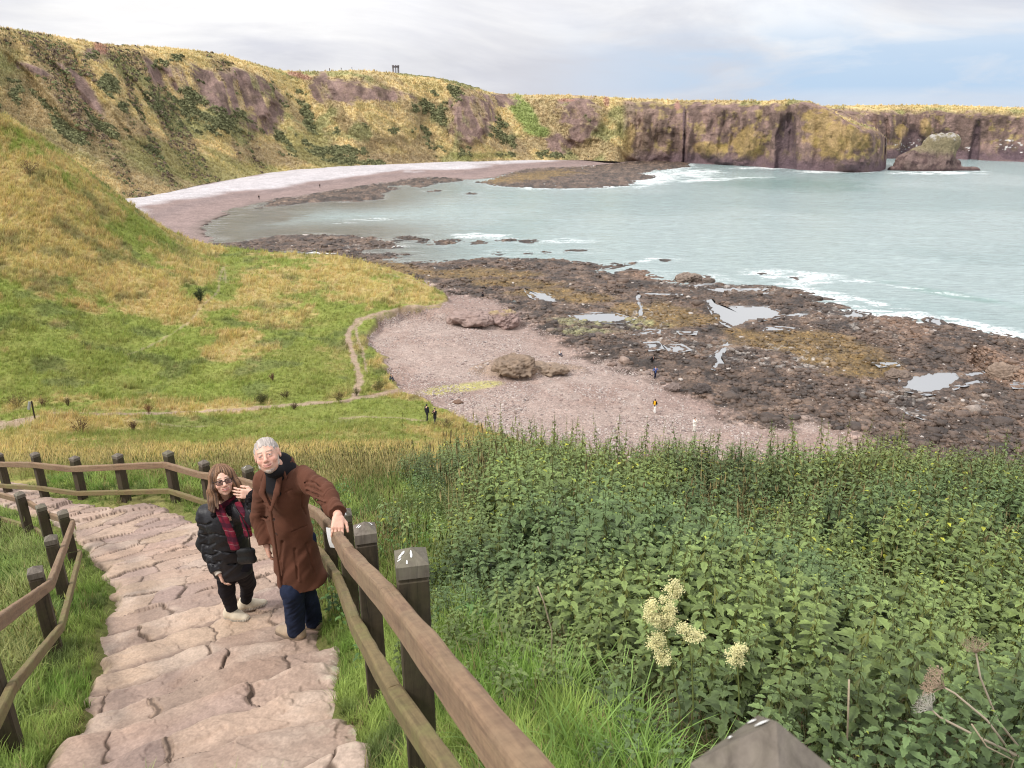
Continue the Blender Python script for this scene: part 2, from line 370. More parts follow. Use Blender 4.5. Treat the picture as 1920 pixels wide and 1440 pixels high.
# two outcrops on the beach
def mound(cx, cy, rx, ry, h, ang=0):
    dx, dy = GX-cx, GY-cy; ca, sa = math.cos(ang), math.sin(ang)
    q = ((dx*ca+dy*sa)/rx)**2+((-dx*sa+dy*ca)/ry)**2
    q = q*(.75+.6*fbm(GX, GY, 2.5, 3, 71)); return h*np.clip(1-q, 0, 1)**.6
MO = [(U(966, 690, 2.2), 6.5, 3.4, 1.3, .1), (U(1030, 683, 2.0), 5.5, 2.2, .8, .0)]
MD = np.zeros_like(GX)
for (c_, rx, ry, h, an) in MO: MD = np.maximum(MD, mound(c_[0], c_[1], rx, ry, h, an))
MD = MD*(1+.9*(fbm(GX, GY, 1.0, 4, 77)-.5)); 
MP = np.maximum(mound(*U(880, 585, 2), 10, 6.5, 1.3, -.3)*sm(0, 3, SDbeach+2), 0)
ZS = ZS+np.clip(MD, 0, 9)+MP
poolm = np.zeros_like(GX); poolz = []
for poly, z, lab in pools:
    q = UL(poly, z); qa = np.array(q); r0 = np.searchsorted(YR, qa[:, 1].min()-9); r1 = np.searchsorted(YR, qa[:, 1].max()+9)
    d = np.full(GX.shape, -99., np.float32); d[r0:r1] = psd((GX+wob*.8)[r0:r1], (GY+wob*.8)[r0:r1], q); d = np.where(d > -90, d+(fbm(GX, GY, 1.1, 3, 73)-.5)*1.5, d); m = sm(-1.0, .25, d)
    zl = z; ZS = np.where(d > 0, zl-.25, lerp(ZS, np.maximum(ZS, zl+.12), sm(-1.5, -.1, d))) ; poolm = np.maximum(poolm, m); poolz.append((q, zl, lab))
# grassland with its low bank onto the shingle
ZG = ZT+(fbm(GX, GY, 9, 3, 81)-.5)*.9*sm(25, 70, GY)+(fbm(GX, GY, 1.6, 3, 82)-.5)*(.06+.35*sm(16, 70, GY))
near = sm(-1.6, -.3, psd(GX, GY, path_poly))
ZG = lerp(ZG, zpath(GX, GY), np.clip(near+sm(-4, -1.5, psd(GX, GY, path_poly))*.8, 0, 1)*(1-sm(12, 17, GY)))
SDp = psd(GX, GY, path_poly)
ZG = ZG-.09*sm(-.05, .15, SDp)
gm = sm(-.9, .7, SDg+(fbm(GX, GY, 2.0, 3, 83)-.5)*1.6)
ZZ = lerp(ZS, ZG, gm)
def gi(x, y):                                  # fractional grid index of a world point
    r = np.interp(y, YR, np.arange(NR)); c = np.interp(x/(np.asarray(y)+.25), AC, np.arange(NC)); return r, c
def samp(A, x, y):
    r, c = gi(np.asarray(x, float), np.asarray(y, float)); r0 = np.clip(r.astype(int), 0, NR-2); c0 = np.clip(c.astype(int), 0, NC-2)
    fr, fc = r-r0, c-c0
    return (A[r0, c0]*(1-fr)*(1-fc)+A[r0+1, c0]*fr*(1-fc)+A[r0, c0+1]*(1-fr)*fc+A[r0+1, c0+1]*fr*fc)
def H(x, y): return samp(ZZ, x, y)
# ---------------------------------------------------------------- colours of the ground (albedo)
PX, PY = project(GX, GY, ZZ)
def blob(lst, wobs=1.0):                       # patches given by centre/size, fixed to the land they fall on
    m = np.zeros_like(GX); n = (fbm(GX, GY, 7, 4, 91)-.5)*1.5*wobs
    for (cx, cy, rx, ry, an) in lst:
        a = math.radians(an); dx, dy = PX-cx, PY-cy
        q = np.sqrt(((dx*math.cos(a)+dy*math.sin(a))/rx)**2+((-dx*math.sin(a)+dy*math.cos(a))/ry)**2)
        m = np.maximum(m, sm(1.25, .65, q+n))
    return m
green = np.array([.215, .215, .065]); vivid = np.array([.195, .240, .052]); straw = np.array([.40, .325, .125]); olive = np.array([.275, .245, .085]); peach = np.array([.42, .32, .145]); dark = np.array([.085, .105, .045])
def grass_colour():
    n1 = fbm(GX, GY, 16, 4, 101); n2 = fbm(GX*1.0, GY*1.0, 3.2, 4, 102); n3 = fbm(GX, GY, .9, 3, 103)
    dry = sm(.33, .68, n1*.4+n2*.4+n3*.2)
    gb = blob([(600, 640, 110, 90, 20), (560, 700, 160, 40, 0), (200, 720, 260, 30, 0), (60, 620, 120, 60, 20), (200, 640, 120, 35, 25), (600, 800, 200, 40, 0), (340, 815, 160, 22, 0), (660, 700, 60, 50, 0), (430, 520, 28, 70, 15), (90, 260, 60, 14, 40), (690, 600, 80, 16, -25),
               (500, 730, 220, 22, 0), (60, 690, 120, 40, 0), (540, 560, 60, 16, 10), (740, 770, 60, 16, 0), (40, 560, 80, 20, 20), (330, 650, 90, 18, 30), (420, 600, 30, 30, 0), (300, 395, 60, 12, 40)])
    db = blob([(440, 610, 70, 50, 25), (520, 560, 100, 40, 15), (660, 545, 110, 30, 10), (300, 560, 120, 40, 35), (130, 470, 130, 60, 35), (60, 380, 80, 60, 40), (60, 850, 130, 22, 0), (320, 850, 90, 22, 0), (200, 800, 120, 12, 0), (620, 860, 120, 24, 0), (100, 620, 60, 20, 20), (380, 480, 60, 30, 30)])
    dry = np.clip(.08+dry*1.05+.38*db-.55*gb, 0, 1)*(1-.0*GX)
    c = lerp(vivid, green, n2[..., None]); c = lerp(c, olive, sm(.35, .65, dry)[..., None]*.9)
    c = lerp(c, lerp(straw, peach, sm(.45, .65, n3)[..., None]), sm(.40, 1.0, dry)[..., None]*.9)
    dk = sm(.60, .72, fbm(GX, GY, 4, 4, 104))*.5*sm(40, 80, GY)
    c = lerp(c, dark, dk[..., None])
    nearg = 1-sm(9, 15, GY); c = lerp(c, np.array([.10, .13, .035]), nearg[..., None]*.8)
    return c, dry
CG, DRY = grass_colour()
soil = np.array([.30, .20, .155]); soil2 = np.array([.42, .32, .25])
def track(lst, w, z=3.0, wz=None):
    pts = [tuple(P(a, b, Y)[:2]) for a, b, Y in lst]; return sm(w, w*.45, pld(GX+wob*.5, GY+wob*.5, pts)+(fbm(GX, GY, .8, 3, 111)-.5)*.6)
def gY(px, py):                                # where a pixel ray meets the land
    a, b, c = ray(px, py); Y = np.geomspace(2, 560, 4000); X = a/b*Y; Z = EYE+c/b*Y
    k = np.argmax(Z < H(X, Y)); return Y[k] if k > 0 else 90.
def ground(px, py):
    Y = gY(px, py); p = P(px, py, Y); p[2] = float(H(p[0], p[1])); return p
def TR(pix, w): return track([(a, b, gY(a, b)) for a, b in pix], w)
trk = TR([(-20, 792), (40, 790), (100, 775), (230, 776), (330, 773), (440, 769), (520, 762), (580, 757), (650, 752), (700, 742), (745, 733)], .85)
trk = np.maximum(trk, TR([(665, 745), (672, 715), (664, 680), (655, 650), (655, 620), (672, 600), (700, 590), (760, 582), (820, 572)], .55))
trk = np.maximum(trk, TR([(684, 700), (680, 670), (673, 640), (667, 615), (680, 601), (720, 592), (790, 580)], .3)*.8)
trk = np.maximum(trk, TR([(735, 735), (770, 738), (810, 742), (850, 755)], .8))
trk = np.maximum(trk, TR([(640, 785), (720, 783), (790, 788)], .6)*.6)
trk = np.maximum(trk, TR([(240, 790), (300, 795), (380, 800)], .5)*.4)
trk = np.maximum(trk, sm(1.3, .5, pld(GX, GY, [tuple(P(a, b, gY(a, b))[:2]) for a, b in ((-30, 800), (20, 798), (45, 795))]))*.9)
trk = np.maximum(trk, TR([(832, 548), (800, 535), (760, 522), (720, 511)], .45)*.7)
trk = np.maximum(trk, TR([(424, 530), (420, 500), (410, 545), (360, 600), (300, 640), (240, 665)], .25)*.5)
dn = sm(.0, .35, SDp+.25)
soiln = fbm(GX, GY, .6, 3, 112)
CG = lerp(CG, lerp(soil, soil2, soiln[..., None]), np.clip(trk*.85, 0, 1)[..., None])
bank = sm(.75, .25, np.abs(gm-.45)*1.3)*(SDg < 2.0)*(GY > 40)
CG = lerp(CG, np.array([.20, .15, .10]), (bank*.7)[..., None])
# shingle and sand
bn = fbm(GX, GY, 5, 4, 121); bn2 = fbm(GX, GY, .7, 3, 122)
sand = np.array([.27, .193, .162]); shing = np.array([.325, .255, .222]); white = np.array([.47, .44, .45]); pink = np.array([.30, .215, .185])
CB = lerp(sand, shing, sm(.38, .62, bn*.7+bn2*.3)[..., None])
pk = blob([(1300, 760, 120, 50, 0), (1240, 700, 130, 30, 10), (900, 570, 110, 45, 20), (850, 745, 60, 14, 0), (800, 720, 90, 10, 0), (1010, 745, 90, 20, 20)])
CB = lerp(CB, pink*.85, pk[..., None]*.8)
wh = blob([(1100, 800, 260, 40, 0), (860, 650, 130, 70, 0), (1450, 795, 110, 18, 0), (1150, 700, 110, 25, 10), (960, 760, 100, 30, 0)])
CB = lerp(CB, shing*1.03, wh[..., None]*.6)
# far bay: pale storm shingle above mauve wet sand
hi = sm(24, 34, SDfs+(fbm(GX, GY, 30, 4, 131)-.5)*26)
fc = lerp(np.array([.255, .19, .175]), white, hi[..., None]); fc = lerp(fc, np.array([.20, .155, .15]), (sm(26, 20, SDfs)*sm(12, 20, SDfs)*.5)[..., None])
fc = lerp(fc, white, (blob([(700, 318, 160, 6, -2), (420, 350, 90, 8, -12)])*.6)[..., None])
fc = fc*(.78+.44*fbm(GX, GY*1.3, 4, 4, 133))[..., None]; fc = lerp(fc, np.array([.17, .14, .12]), sm(6, 0, SDfs)[..., None]*.5)
CB = lerp(CB, fc, sm(150, 175, GY)[..., None])
yg = blob([(840, 730, 70, 8, -6), (900, 722, 40, 6, -6)])
CB = lerp(CB, np.array([.38, .36, .12]), yg[..., None]*.7)
CB = lerp(CB, np.array([.27, .20, .155])*(.7+.7*fbm(GX, GY, .6, 3, 141))[..., None], sm(.1, .5, MD)[..., None])
# reef
rn = fbm(GX, GY, 2.2, 5, 151); rn2 = fbm(GX, GY, 12, 3, 152); rb = np.array([.100, .066, .047]); rd = np.array([.038, .027, .021]); rl = np.array([.17, .118, .085]); weed = np.array([.150, .095, .030])
CR = lerp(rd, rb, sm(.3, .6, rn)[..., None]); CR = lerp(CR, rl, sm(.58, .78, rn+.15*(rn2-.5))[..., None])
wd = blob([(740, 505, 90, 14, 3), (880, 512, 90, 10, 0), (950, 530, 90, 9, 0), (1020, 548, 60, 8, 0), (1240, 590, 60, 22, 8), (1420, 635, 90, 20, 6), (1550, 650, 130, 26, 8), (1600, 680, 100, 20, 5), (1110, 560, 60, 10, 0), (1290, 600, 60, 10, 0), (980, 515, 60, 6, 0), (1120, 700, 0.1, .1, 0), (1000, 330, 90, 8, -6), (1180, 578, 40, 16, 0)])
CR = lerp(CR, weed*(.6+.9*rn)[..., None], (wd*.85)[..., None])
gy = blob([(1150, 606, 90, 9, 2), (1100, 622, 70, 7, 0)])
CR = lerp(CR, np.array([.26, .27, .13]), (gy*.6*sm(.4, .55, rn))[..., None])
pale = sm(.60, .72, fbm(GX, GY, .8, 3, 153))*blob([(1280, 640, 130, 24, 8), (1200, 600, 60, 20, 0), (1450, 670, 110, 26, 6), (1640, 610, 120, 20, 10), (700, 470, 90, 8, 3), (1740, 750, 140, 24, 0), (1350, 535, 120, 12, 3)], .6)
CR = lerp(CR, np.array([.36, .33, .30]), (pale*.7)[..., None])
CR = lerp(CR, rl*np.array([1.1, .95, .85]), (blob([(1880, 690, 70, 26, 25), (1240, 515, 80, 12, 5), (1320, 522, 40, 8, 5), (1700, 620, 60, 20, 20)])*.6)[..., None])
CR = CR*lerp(1.0, .55+.95*fbm(GX*.22+GY*.1, GY, 5, 4, 154), sm(180, 260, GY))[..., None]; CR = lerp(CR, CR*.55, (sm(.5, .2, SDland)*sm(-2, 0, SDland))[..., None])
wetb = sm(3.5, -2, SDbeach)[..., None]
keep_land = lambda m: m[:-1, :-1] | m[1:, 1:]
mat_ground = vmat('meadow_turf', ((.35, .35), (2.2, .45), (14, .6)), .95, (9, .8, .12), .1)
mat_beach = vmat('shingle', ((.8, .3), (5.5, .65), (2.2, .35)), .9, (4.5, .7, .12), .2, lo=.5, hi=1.55)
mat_reef = vmat('wet_reef_rock', ((.9, .5), (4, .6), (1.8, .4)), .62, (2.5, .8, .35), .45, lo=.35, hi=1.9)
isg = (gm > .5); under = SDp > .22
GF = isg
CC = np.where(isg[..., None], CG, np.where((reefm > .5)[..., None] | (np.zeros_like(isg))[..., None], CR, CB))
beachm = (~isg) & (SDbeach > 0+ (rn-.5)*3)
CC = np.where(isg[..., None], CG, np.where(beachm[..., None], CB, CR))
edge = sm(-5, 4, SDbeach)[..., None]; CC = np.where((~isg)[..., None], lerp(CR, CB, sm(-2.5, 2.5, SDbeach+(rn-.5)*8)[..., None]), CC)
Vall = np.stack([GX, GY, ZZ], -1).reshape(-1, 3); CCf = CC.reshape(-1, 3)
fg = isg[:-1, :-1]; frf = (~fg) & ~beachm[:-1, :-1]; fb = (~fg) & beachm[:-1, :-1]
hidefar = (YR[:-1, None] > 300) & (GX[:-1, :-1] < -500)
deep = (SDland[:-1, :-1] < -12) & ~fg
def region(name, fm, mat, **k):
    Q = grid_faces(NR, NC, fm & ~deep & ~hidefar); V, Q, c = compact(Vall, Q, CCf)
    return link(name, mkmesh(name, V, Q, None, c), mat, **k)
region('ground', fg, mat_ground, kind='structure')
region('beach', fb, mat_beach, kind='structure')
region('reef_terrain', frf, mat_reef, kind='structure')
# ---------------------------------------------------------------- sea
def sea():
    st = 2
    rr = np.arange(np.argmax(YR > 62), NR, 1); cc = np.arange(100, NC, 2)
    X = GX[np.ix_(rr, cc)]; Y = GY[np.ix_(rr, cc)]; L = SDland[np.ix_(rr, cc)]; Zt = ZZ[np.ix_(rr, cc)]
    n = fbm(X, Y*1.6, 5, 4, 201); n2 = fbm(X*.6, Y*2.2, 3, 4, 202)
    w = sm(420, 120, Y)
    Z = .0+(fbm(X*.5+Y*.25, Y, 9, 3, 203)-.5)*.35*sm(0, -12, L)+(fbm(X*.4+Y*.3, Y, 2.2, 3, 204)-.5)*.14
    px, py = project(X, Y, Z)
    exposed = .8*sm(1250, 1550, px)*sm(420, 520, py)+.5*sm(395, 340, py)*sm(900, 1000, px)
    fo = sm(-6, -1, L+(n-.5)*8)*sm(.35, .62, n2)*np.clip(.10+exposed, 0, 1)
    def fb_(cx, cy, rx, ry, an, s=1):
        a = math.radians(an); dx, dy = px-cx, py-cy
        q = np.sqrt(((dx*math.cos(a)+dy*math.sin(a))/rx)**2+((-dx*math.sin(a)+dy*math.cos(a))/ry)**2); return s*sm(1.2, .2, q+(n-.5)*1.0)
    for b in ((1230, 332, 70, 16, -10, 1.), (1100, 350, 130, 4, -2, 1.0), (1300, 325, 60, 10, 0, .8), (1330, 337, 60, 4, -3, .8), (910, 443, 70, 6, 2, 1.0), (1060, 452, 60, 6, 0, .6), (1440, 315, 90, 3, 0, .8), (1560, 322, 90, 3, 0, .9), (1760, 324, 90, 4, 0, .9), (1215, 487, 30, 4, -5, 1), (1500, 512, 110, 4, 4, .5),
              (1680, 578, 110, 6, 14, .8), (1820, 606, 130, 5, 12, .9), (620, 478, 50, 8, 8, .9), (1400, 333, 60, 3, 0, .5), (690, 412, 60, 3, -2, .35), (640, 418, 50, 2, 0, .3), (730, 462, 60, 3, 0, .4), (1560, 520, 120, 5, 8, .5), (1740, 545, 120, 3, 8, .4)):
        fo = np.maximum(fo, fb_(*b)*sm(.32, .58, n2))
    shallow = sm(-48, -6, L)*sm(980, 640, px)
    deepc = np.array([.27, .355, .355]); shal = np.array([.135, .12, .095])
    c = lerp(deepc, np.array([.33, .41, .41]), sm(.4, .65, fbm(X, Y, 60, 3, 205))[..., None])
    c = lerp(c, np.array([.14, .24, .22]), (fb_(1480, 345, 190, 18, 2)*.7)[..., None])
    c = lerp(c, np.array([.18, .30, .27]), (fb_(1800, 555, 160, 7, 10)*.7)[..., None])
    shallow = np.maximum(shallow, np.maximum(fb_(500, 408, 130, 30, -14), fb_(610, 432, 170, 14, -2)*.9)); c = lerp(c, shal*(.7+.6*n2)[..., None], (shallow*.9)[..., None])
    V = np.stack([X, Y, Z], -1).reshape(-1, 3)
    me = mkmesh('sea', V, grid_faces(*X.shape), None, c.reshape(-1, 3), attrs={'foam': fo})
    m, nt, b, out = newmat('sea_water')
    col = attr(nt, 'Col').outputs['Color']; f = attr(nt, 'foam').outputs['Fac']
    v = mapping(nt, (1, 1, 1)); v2 = mapping(nt, (.35, 1.6, 1), (0, 0, .18))
    lace = ramp(nt, noise(nt, v, 1.3, 6, .65, .8), [(.40, 0.0), (.58, 1.0)])
    mm = N(nt, 'ShaderNodeMath', operation='MULTIPLY'); nt.links.new(f, mm.inputs[0]); nt.links.new(lace, mm.inputs[1])
    col = mix(nt, col, ramp(nt, noise(nt, v2, .9, 7, .7), [(.34, .72), (.5, 1.0), (.66, 1.28)]), .8, 'MULTIPLY'); m2 = N(nt, 'ShaderNodeMath', operation='MULTIPLY', use_clamp=True); nt.links.new(mm.outputs[0], m2.inputs[0]); m2.inputs[1].default_value = 1.6
    nt.links.new(mix(nt, col, (.86, .88, .88), m2.outputs[0]), b.inputs['Base Color'])
    rr_ = N(nt, 'ShaderNodeMapRange'); nt.links.new(m2.outputs[0], rr_.inputs[0]); rr_.inputs[3].default_value = .16; rr_.inputs[4].default_value = .9
    nt.links.new(rr_.outputs[0], b.inputs['Roughness']); b.inputs['IOR'].default_value = 1.33
    b1 = N(nt, 'ShaderNodeBump'); b1.inputs['Strength'].default_value = 1.0; b1.inputs['Distance'].default_value = .55; nt.links.new(noise(nt, v2, .5, 8, .70), b1.inputs['Height'])
    b2 = N(nt, 'ShaderNodeBump'); b2.inputs['Strength'].default_value = .6; b2.inputs['Distance'].default_value = .9; nt.links.new(noise(nt, v2, .12, 4, .6), b2.inputs['Height']); nt.links.new(b1.outputs[0], b2.inputs['Normal'])
    nt.links.new(b2.outputs[0], b.inputs['Normal'])
    o = link('sea', me, m, kind='structure')
    # open water beyond and to the sides
    q = 14000.; xl = 0
    V = []; Q = []
    V2 = np.array([[-.9*600, 600, -.05], [1.1*600, 600, -.05], [1.1*600+9000, 600, -.05], [q, q, -.05], [-q, q, -.05], [1.1*62, 62, -.05], [2000, 62, -.05], [-.9*600-2000, 600, -.05]])
    me2 = mkmesh('water', V2, [(7, 0, 4, 4)][:0] or [(0, 1, 3, 4), (1, 2, 3, 3)][:1], [(1, 2, 3), (7, 0, 4), (5, 6, 2), (5, 2, 1)], np.tile(deepc, (8, 1)), False, {'foam': np.zeros(8)})
    link('water', me2, m, kind='structure')
    return m
mat_sea = sea()
def mat_pool_():
    m, nt, b, out = newmat('still_pool'); b.inputs['Base Color'].default_value = (.27, .28, .29, 1); b.inputs['Roughness'].default_value = .06; b.inputs['IOR'].default_value = 1.33  # grey base colour stands in for part of the sky reflection
    b.inputs['Specular IOR Level'].default_value = .9
    bump(nt, b, noise(nt, mapping(nt), 2.0, 3), .15, .03); return m
mp_ = mat_pool_()
for q, z, lab in poolz:
    q = np.array(q); c = q.mean(0); q = c+(q-c)*(1.0+1.1/np.maximum(np.linalg.norm(q-c, axis=1), .5)[:, None])
    V = np.vstack([[c[0], c[1], z], np.column_stack([q, np.full(len(q), z)])]); n = len(q)
    o = link('tide_pool_water', mkmesh('tide_pool', V, None, [(0, 1+i, 1+(i+1) % n) for i in range(n)], None, False), mp_, label=lab, kind='structure')
# ================================================================ FAR SHORE: hillside and cliffs round the bay
cols = [  # base (x,y) , crest (px,py,Y), cliffness
    (('w', -250, 120, 6), (-260, 40, 250), 0), (('w', -215, 190, 4), (-120, 45, 300), 0), (('w', -185, 235, 3), (0, 51, 335), 0), (('p', 205, 371), (95, 66, 365), 0), (('p', 300, 359), (205, 83, 395), 0),
    (('p', 380, 341), (260, 86, 420), 0), (('p', 430, 333), (330, 90, 440), .05), (('p', 500, 321), (410, 101, 462), .1), (('p', 560, 316), (460, 114, 480), .15), (('p', 640, 312), (520, 130, 505), .1),
    (('p', 700, 309), (580, 134, 508), .15), (('p', 760, 306), (680, 132, 512), .15), (('p', 830, 303), (760, 140, 522), .2), (('p', 880, 302), (840, 151, 525), .3), (('p', 930, 300), (890, 165, 535), .15),
    (('p', 980, 299), (935, 175, 560), .1), (('p', 1030, 298), (990, 178, 560), .2), (('p', 1090, 297), (1060, 178, 552), .45), (('p', 1150, 299), (1120, 181, 548), .3), (('p', 1185, 303), (1180, 184, 540), .85),
    (('p', 1290, 306), (1290, 188, 530), 1), (('p', 1380, 310), (1370, 188, 505), 1), (('p', 1450, 315), (1440, 189, 482), 1), (('p', 1510, 319), (1480, 187, 468), 1), (('p', 1560, 321), (1522, 191, 462), 1),
    (('p', 1610, 323), (1568, 222, 450), 1), (('p', 1650, 321), (1625, 236, 448), 1), (('p', 1657, 312), (1645, 250, 462), 1), (('p', 1600, 300), (1530, 199, 572), 1), (('p', 1700, 297), (1690, 197, 578), 1), (('p', 1760, 298), (1760, 197, 575), 1), (('p', 1830, 300), (1830, 199, 565), 1),
    (('p', 1920, 304), (1920, 202, 550), 1), (('p', 2010, 305), (2030, 203, 545), 1), (('p', 2200, 305), (2200, 205, 545), 1)]
B = []; CR_ = []; CL = []
for b_, c_, k_ in cols:
    if b_[0] == 'w': B.append((b_[1], b_[2], b_[3]-2))
    else:
        z = 2.6 if b_[1] < 1170 else 0.0; u = U(b_[1], b_[2], z); B.append((u[0], u[1], z-1.0))
    CR_.append(P(*c_)); CL.append(k_)
B = np.array(B); CR_ = np.array(CR_); CL = np.array(CL, float)
seg = np.maximum(np.linalg.norm(np.diff(B[:, :2], axis=0), axis=1), np.linalg.norm(np.diff(CR_[:, :2], axis=0), axis=1)); cum = np.concatenate([[0], np.cumsum(seg)])
NU, NV, NB = 1700, 230, 26
uu = np.linspace(0, cum[-1], NU)
def cr(tab):
    out = np.empty((NU, tab.shape[1]))
    t = np.interp(uu, cum, np.arange(len(cum))); i = np.clip(t.astype(int), 0, len(cum)-2); f = (t-i)[:, None]
    p0, p1, p2, p3 = tab[np.maximum(i-1, 0)], tab[i], tab[i+1], tab[np.minimum(i+2, len(cum)-1)]
    m1 = (p2-p0)*.5; m2 = (p3-p1)*.5; d = p2-p1
    m1 = np.clip(m1, -2.0*abs(d), 2.0*abs(d)); m2 = np.clip(m2, -2.0*abs(d), 2.0*abs(d))
    return (2*f**3-3*f**2+1)*p1+(f**3-2*f**2+f)*m1+(-2*f**3+3*f**2)*p2+(f**3-f**2)*m2
Bu = cr(B); Cu = cr(CR_); Ku = np.clip(cr(CL[:, None])[:, 0], 0, 1)
tv = np.linspace(0, 1, NV)
# profiles: gentle slope vs. cliff with a rounded grassy cap
hs = tv**.95; vs = tv
vs_soft = np.interp(tv, [0, .08, .3, .6, .85, 1], [0, .05, .27, .62, .93, 1])
hc = np.interp(tv, [0, .03, .5, .74, .85, 1], [0, .02, .12, .24, .45, 1]); vc = np.interp(tv, [0, .03, .5, .74, .85, 1], [0, .03, .55, .82, .91, 1])
hf = lerp(hs[None, :], hc[None, :], Ku[:, None]); vf = lerp(vs_soft[None, :], vc[None, :], Ku[:, None])
XY = Bu[:, None, :2]+(Cu[:, None, :2]-Bu[:, None, :2])*hf[..., None]; Zf = Bu[:, None, 2]+(Cu[:, None, 2]-Bu[:, None, 2])*vf
dirn = Cu[:, :2]-Bu[:, :2]; tang = np.gradient(Bu[:, :2]+Cu[:, :2], axis=0); nrm = np.stack([tang[:, 1], -tang[:, 0]], 1); nrm /= np.linalg.norm(nrm, axis=1)[:, None]+1e-9
k_ = np.ones(41)/41; nrm = np.stack([np.convolve(np.pad(nrm[:, i], 20, mode='edge'), k_, 'valid') for i in (0, 1)], 1); nrm /= np.linalg.norm(nrm, axis=1)[:, None]
env = np.sin(PI*np.clip(tv, 0, 1))[None, :]**.7
U2, T2 = np.meshgrid(uu, tv, indexing='ij')
# spurs and gullies running down the slope (they slant with the slope), then rock relief
slant = U2-25*T2*(1-Ku[:, None])
nrm = -Cu[:, :2]/np.linalg.norm(Cu[:, :2], axis=1)[:, None]; g1 = fbm(slant, T2*20, 42, 3, 301)-.5; g2 = np.abs(fbm(slant+300, T2*12, 15, 4, 302)-.5)*2-.35
dsp = env*(g1*26*(1-.45*Ku[:, None])+g2*(-6)*(1-.2*Ku[:, None]))
X3, Y3 = XY[..., 0], XY[..., 1]
r1 = fbm3(X3, Y3, Zf*.8, 9, 4, 311)-.5; r2 = fbm3(X3*1.2, Y3*1.2, Zf*.45, 2.6, 4, 312)-.5
dsp = dsp+env*Ku[:, None]*((fbm(U2, Zf*.12, 9, 4, 317)-.5)*9+(fbm(U2, Zf*.2, 2.8, 3, 318)-.5)*3.5)+env*(r1*lerp(3.0, 8.0, Ku[:, None])+r2*lerp(1.2, 3.2, Ku[:, None]))
Zf = Zf+env*(fbm(X3, Y3, 3.0, 3, 315)-.5)*1.6
def pf(px, py): return px, py
PXf, PYf = project(X3, Y3, Zf)
def fblob(lst, w=1.0, seed=321, s=10):
    m = np.zeros_like(PXf); n = (fbm(X3+Zf*.7, Y3+Zf, s, 4, seed)-.5)*1.6*w
    for (cx, cy, rx, ry, an) in lst:
        a = math.radians(an); dx, dy = PXf-cx, PYf-cy
        q = np.sqrt(((dx*math.cos(a)+dy*math.sin(a))/rx)**2+((-dx*math.sin(a)+dy*math.cos(a))/ry)**2); m = np.maximum(m, sm(1.2, .75, q+n))
    return m
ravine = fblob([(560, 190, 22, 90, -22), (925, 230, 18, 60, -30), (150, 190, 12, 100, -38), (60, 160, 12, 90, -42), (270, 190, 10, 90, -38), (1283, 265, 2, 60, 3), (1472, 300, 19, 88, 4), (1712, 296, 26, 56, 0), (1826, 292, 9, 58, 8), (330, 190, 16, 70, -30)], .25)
bulge = fblob([(450, 190, 60, 70, 35), (700, 200, 90, 60, 20), (1090, 225, 40, 45, 0), (1600, 270, 45, 50, 0), (880, 220, 35, 50, 15), (1210, 250, 50, 60, 0), (1370, 250, 60, 60, 0), (220, 190, 18, 110, -38), (110, 180, 18, 100, -40)], .3)
dsp = dsp-ravine*lerp(3.5, 4, Ku[:, None])+bulge*5
X3 = X3+nrm[:, None, 0]*dsp; Y3 = Y3+nrm[:, None, 1]*dsp
# turf plateau behind the crest
tb = np.linspace(0, 1, NB+1)[1:]
Xb = Cu[:, None, 0]-nrm[:, None, 0]*tb[None]*120; Yb = Cu[:, None, 1]-nrm[:, None, 1]*tb[None]*120+tb[None]*40; Zb = Cu[:, None, 2]+tb[None]*2+(fbm(Xb, Yb, 9, 4, 331)-.5)*1.2-tb[None]*(3+0*Xb)
# colour
PXf, PYf = project(X3, Y3, Zf)
gold = np.array([.47, .37, .19]); gold2 = np.array([.36, .295, .14]); brn = np.array([.24, .185, .115]); grn = np.array([.20, .21, .095]); gorse = np.array([.17, .17, .085]); rock = np.array([.205, .14, .12]); rock2 = np.array([.115, .08, .068]); ochre = np.array([.42, .30, .10])
m1 = fbm(X3+Zf, Y3-Zf, 14, 4, 341); m2_ = fbm(X3+Zf*1.5, Y3+Zf, 3.5, 4, 342)
c = lerp(gold2, gold, sm(.4, .6, m2_)[..., None]); c = lerp(c, brn, (sm(.44, .60, m1)*.62*(1-.5*sm(.8,.95,T2)))[..., None]); c = lerp(c, grn, (sm(.55, .7, fbm(X3, Y3+Zf, 18, 3, 343))*.7)[..., None])
c = lerp(c, brn*1.1, (fblob([(250, 290, 250, 60, 25), (330, 330, 160, 30, 5), (560, 290, 120, 22, 5), (60, 200, 60, 80, 40), (600, 300, 200, 12, 0), (1000, 270, 90, 16, 0)], .8)*.65)[..., None])
c = lerp(c, np.array([.17, .185, .06]), (fblob([(360, 310, 160, 30, 10), (580, 280, 100, 30, 30), (900, 292, 60, 8, 0)], 1)*.5)[..., None])
c = lerp(c, np.array([.17, .23, .07]), (fblob([(985, 215, 20, 40, -35), (1005, 245, 26, 12, 10)], .4)*.8)[..., None])
rk = fblob([(440, 170, 85, 38, 15), (500, 210, 34, 38, 45), (490, 235, 40, 16, 20), (180, 105, 22, 12, 20), (600, 165, 22, 28, 0), (700, 175, 70, 14, 8), (650, 170, 60, 22, 0), (890, 225, 40, 48, 35), (870, 200, 30, 30, 20), (1085, 212, 38, 34, 0), (1090, 245, 26, 20, 0), (1052, 268, 28, 16, 0),
           (940, 190, 30, 14, 10), (150, 160, 14, 70, -38), (290, 140, 12, 40, -35), (60, 130, 40, 10, 20), (420, 190, 60, 22, 10), (330, 150, 20, 40, -30)], .7, 351, 6)
